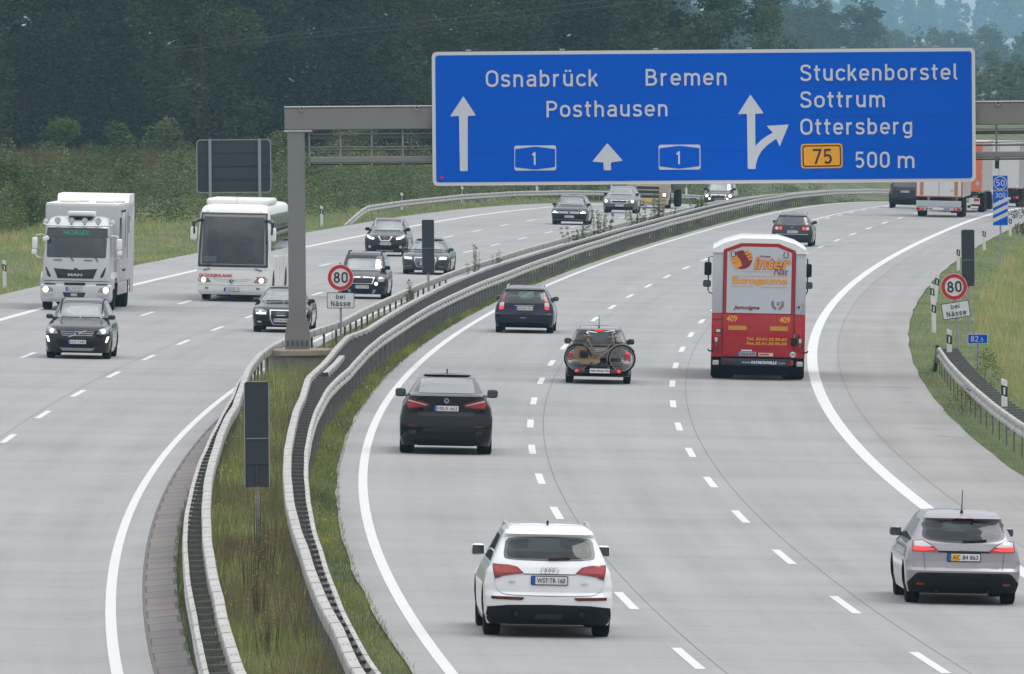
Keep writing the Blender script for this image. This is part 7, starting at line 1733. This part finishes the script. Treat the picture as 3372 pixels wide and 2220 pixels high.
c.panel([(-1.16, 3.14), (1.16, 3.14), (1.16, 3.09), (-1.16, 3.09)], 'screen_edge', M_GLOSSBLK, 'front', .018); c.panel([(-1.23, 1.31), (1.23, 1.31), (1.22, 1.23), (-1.22, 1.23)], 'screen_edge', M_GLOSSBLK, 'front', .018)
c.text('GLÜCKENLAND', (-1.19, .875, -.01, 1.005), mat('coach_red', (.50, .02, .03), .5), 'front', .016, bold=.03); c.text('SIMON', (.85, .85, 1.16, .91), MATS['coach_red'], 'front', .010, bold=.02)
for sx in (-1, 1):
    o = c.panel(rnd([(sx * 1.24, .86), (sx * .86, .84), (sx * .74, .70), (sx * .95, .68), (sx * 1.22, .70)], .04), 'headlamp', M_HEAD, 'front', .012); c.panel(disc((sx * 1.02, .77), .085, 16), 'lit_lamp', M_BEAMY, 'front', .020, parent=o); c.panel(rnd([(sx * 1.22, .85), (sx * 1.14, .84), (sx * 1.14, .72), (sx * 1.21, .72)], .02), 'indicator', M_LAMPW, 'front', .020, parent=o)
    c.panel(rnd([(sx * .98, .52), (sx * .84, .52), (sx * .85, .44), (sx * .97, .44)], .02), 'fog_lamp', M_HEAD, 'front', .012)
    c.panel([(sx * .60, .98), (sx * 1.0, 1.2), (sx * 1.05, 1.17), (sx * .63, .95)] if False else [(sx * .80, 1.19), (sx * 1.03, 1.12), (sx * 1.04, 1.09), (sx * .80, 1.16)], 'wiper', M_TRIM, 'front', .03)
for pts in ([(-.70, .82), (-.5, .74), (0, .72), (.5, .74), (.70, .82)], [(-.60, .83), (-.4, .79), (0, .78), (.4, .79), (.60, .83)], [(-1.2, .60), (0, .575), (1.2, .60)], [(-1.24, 1.14), (0, 1.15), (1.24, 1.14)]):
    c.panel([(a, b + .006) for a, b in pts] + [(a, b - .006) for a, b in pts[::-1]], 'panel_seam', mat('coach_seam', (.22, .22, .22), .5), 'front', .003, .008)
h_, d_ = c.hit(-.03, .745, 'front'); y = h_.y + .012; st = MB().lathe([(.085, y - .01), (.085, y + .004)], (.03, 0, .745), 'Y', 24).build('badge', M_GLOSSBLK, c.root)
m = MB(); m.tube([(.03 + .075 * math.cos(R(a)), y + .008, .745 + .075 * math.sin(R(a))) for a in range(0, 361, 20)], .009, 5, False)
for a in (90, 210, 330): m.tube([(.03, y + .008, .745), (.03 + .075 * math.cos(R(a)), y + .008, .745 + .075 * math.sin(R(a)))], [.014, .004], 5)
m.build('star_emblem', M_CHROME, st); c.plate(-.02, .44, 'WAF:GR 16', 'front')
for x in (-.95, .95): c.panel(rnd([(x - .05, 3.21), (x + .05, 3.21), (x + .05, 3.175), (x - .05, 3.175)], .01), 'marker_lamp', M_LAMPW, 'front', .012, res=.02)
hm = MB(); hm.add([(x * w, y, z) for y, z, w in ((Lk - 2.0, 3.42, .95), (Lk - 2.6, 3.62, 1.0), (Lk - 6.0, 3.62, 1.0), (Lk - 6.4, 3.42, .95)) for x in (-1.12, -1.0, 1.0, 1.12)], [(0, 1, 5, 4), (1, 2, 6, 5), (2, 3, 7, 6), (4, 5, 9, 8), (5, 6, 10, 9), (6, 7, 11, 10), (8, 9, 13, 12), (9, 10, 14, 13), (10, 11, 15, 14), (0, 4, 8, 12), (3, 15, 11, 7), (0, 3, 2, 1), (12, 13, 14, 15), (0, 12, 15, 3)])
MB().rbox((0, Lk - 4.2, 3.50), (2.24, 4.2, .26), .11, 4).build('roof_cooler', P_COACH, c.root); MB().tube([(0, Lk - 1.6, 3.42), (0, Lk - 1.65, 3.75)], .006, 5).build('antenna', M_TRIM, c.root)
for k_, (y0, y1) in enumerate(WY):
    for v in ('left', 'right'): c.panel([(y0, 1.80), (y1, 1.80), (y1 - .05, 3.08), (y0 - .05, 3.08)], 'side_window', M_COACHGL, v, .008, .014, res=.2)
for y0 in (8.0, 6.0, 4.0):
    for v in ('left', 'right'): c.panel([(y0, .42), (y0 + .015, .42), (y0 + .015, 1.55), (y0, 1.55)], 'locker_seam', MATS['coach_seam'], v, .004, .01, res=.3)
c.text('SIMON-REISEN', (6.2, 1.3, 8.4, 1.55), MATS['coach_red'], 'right', .010, bold=.02)
for sx in (-1, 1):
    m = MB(); m.tube([(sx * 1.12, Lk - .45, 2.88), (sx * 1.30, Lk - .20, 2.86), (sx * 1.40, Lk - .05, 2.78), (sx * 1.40, Lk - .03, 2.62)], [.06, .075, .075, .05], 8); m.build('mirror_arm', M_GLOSSBLK, c.root); MB().rbox((sx * 1.40, Lk - .05, 2.40), (.23, .20, .50), .085, 4).build('mirror', P_COACH, c.root); m = MB(); m.tube([(sx * 1.38, Lk + .06, 2.72), (sx * 1.37, Lk + .07, 2.40)], .035, 6); m.build('mirror_stripe', M_GLOSSBLK, c.root)
cd = MB().rbox((.88, Lk - .20, 1.50), (.58, .012, .20), .004, 1).build('card', M_PLATE, c.root); X, Zt, D, F = fit_text('Gruppe', .66, 1.47, 1.1, 1.57); 
m = MB(); m.rbox((0, Lk - .75, 1.22), (2.2, .8, .22), .06, 2); m.build('dashboard', M_INT, c.root)
for row in range(4):
    for x in (-.85, -.42, .42, .85): MB().rbox((x, Lk - 3.2 - row * .95, 1.95), (.42, .14, .95), .06, 2).build('seat', mat('coach_seat', (.16, .09, .10), .8), c.root)
m = MB(); m.tube([(-.45 + -.22 * math.cos(R(a)), Lk - .98 + .08 * math.sin(R(a)), 1.50 + .20 * math.sin(R(a))) for a in range(0, 361, 20)], .018, 6, False); m.build('steering_wheel', M_TRIM, c.root)
c.wheels((2.6, Lk - 2.75), .5, .30, 2.5, .58, dual=(2.6,)); underbody(c, 1.0, .6, Lk - .4, .34, .2); c.place(421.0, -14.02, 'to'); coach = c
# driver and tour guide behind the coach windscreen
def sitter(label, x, y, zseat, shirt, skin=(.46, .27, .19)):
    me = bpy.data.meshes.new('person'); bm = bmesh.new(); sk = bm.verts.layers.skin.verify()
    P = [(0, 0, .0, .15), (0, .0, .25, .14), (0, .0, .48, .15), (0, .02, .58, .06), (0, .04, .66, .065), (0, .05, .74, .10), (0, .04, .83, .08)]
    def chain(pts, root=None):
        prev = root
        for (a, b, cc, rr) in pts:
            v = bm.verts.new((a, b, cc)); v[sk].radius = (rr, rr)
            if prev is not None: bm.edges.new((prev, v))
            prev = v; yield v
    body = list(chain(P)); body[0][sk].use_root = True
    for s_ in (-1, 1):
        list(chain([(s_ * .19, 0, .50, .065), (s_ * .26, .08, .27, .05), (s_ * .20, .32, .24, .038), (s_ * .17, .42, .28, .04)], body[2])); list(chain([(s_ * .12, .22, .0, .085), (s_ * .13, .44, -.02, .07), (s_ * .13, .46, -.40, .05)], body[0]))
    bm.to_mesh(me); bm.free()
    o = bpy.data.objects.new('person', me); COL.objects.link(o); tag(o, label, 'person')
    o.modifiers.new('skin', 'SKIN'); sb = o.modifiers.new('sub', 'SUBSURF'); sb.levels = 2; sb.render_levels = 2
    dg = bpy.context.evaluated_depsgraph_get(); m2 = bpy.data.meshes.new_from_object(o.evaluated_get(dg)); o.modifiers.clear(); o.data = m2; bpy.data.meshes.remove(me); m2.name = 'person'
    ms = mat('skin_' + shirt, skin, .6); mc = mat('shirt_' + shirt, {'navy': (.05, .07, .14), 'dark': (.10, .07, .08)}[shirt], .8)
    m2.materials.clear(); m2.materials.append(mc); m2.materials.append(ms)
    for p in m2.polygons:
        p.use_smooth = True; z = p.center.z; hand = p.center.y > .33 and z > .15
        p.material_index = 1 if (z > .60 or hand) else 0
    hair = MB(); hair.lathe([(.02, .945), (.07, .93), (.108, .87), (.112, .80), (.10, .76)], (0, .02, 0), 'Z', 16); h = hair.build('hair', mat('hair_' + shirt, (.05, .04, .035), .8), o)
    o.matrix_world = coach.root.matrix_basis @ Matrix.Translation((x, y, zseat)); return o
sitter('coach driver in a dark jacket behind the right half of the windscreen', -.45, Lk - 1.40, 1.38, 'navy'); sitter('passenger in dark clothes seated low near the middle of the coach windscreen', .25, Lk - 1.30, 1.20, 'dark')
HAZE = 0.00008
# ------------------------------------------------------------------ haze
def haze(density):
    x0, x1, y0, y1, zb_, zt_ = -2200, 2200, -60, 10500, -14, 90
    me = bpy.data.meshes.new('haze')
    me.from_pydata([(x, y, z) for z in (zb_, zt_) for y in (y0, y1) for x in (x0, x1)], [], [(0, 2, 3, 1), (4, 5, 7, 6), (0, 1, 5, 4), (2, 6, 7, 3), (0, 4, 6, 2), (1, 3, 7, 5)])
    m = bpy.data.materials.new('haze_air'); m.use_nodes = True; nt = m.node_tree; nt.nodes.remove(nt.nodes['Principled BSDF'])
    v = nt.nodes.new('ShaderNodeVolumePrincipled'); v.inputs['Color'].default_value = (.44, .74, 1, 1); v.inputs['Density'].default_value = density; v.inputs['Anisotropy'].default_value = .2
    nt.links.new(v.outputs[0], nt.nodes['Material Output'].inputs['Volume'])
    o = bpy.data.objects.new('haze', me); COL.objects.link(o); me.materials.append(m); o['kind'] = 'stuff'
haze(HAZE)
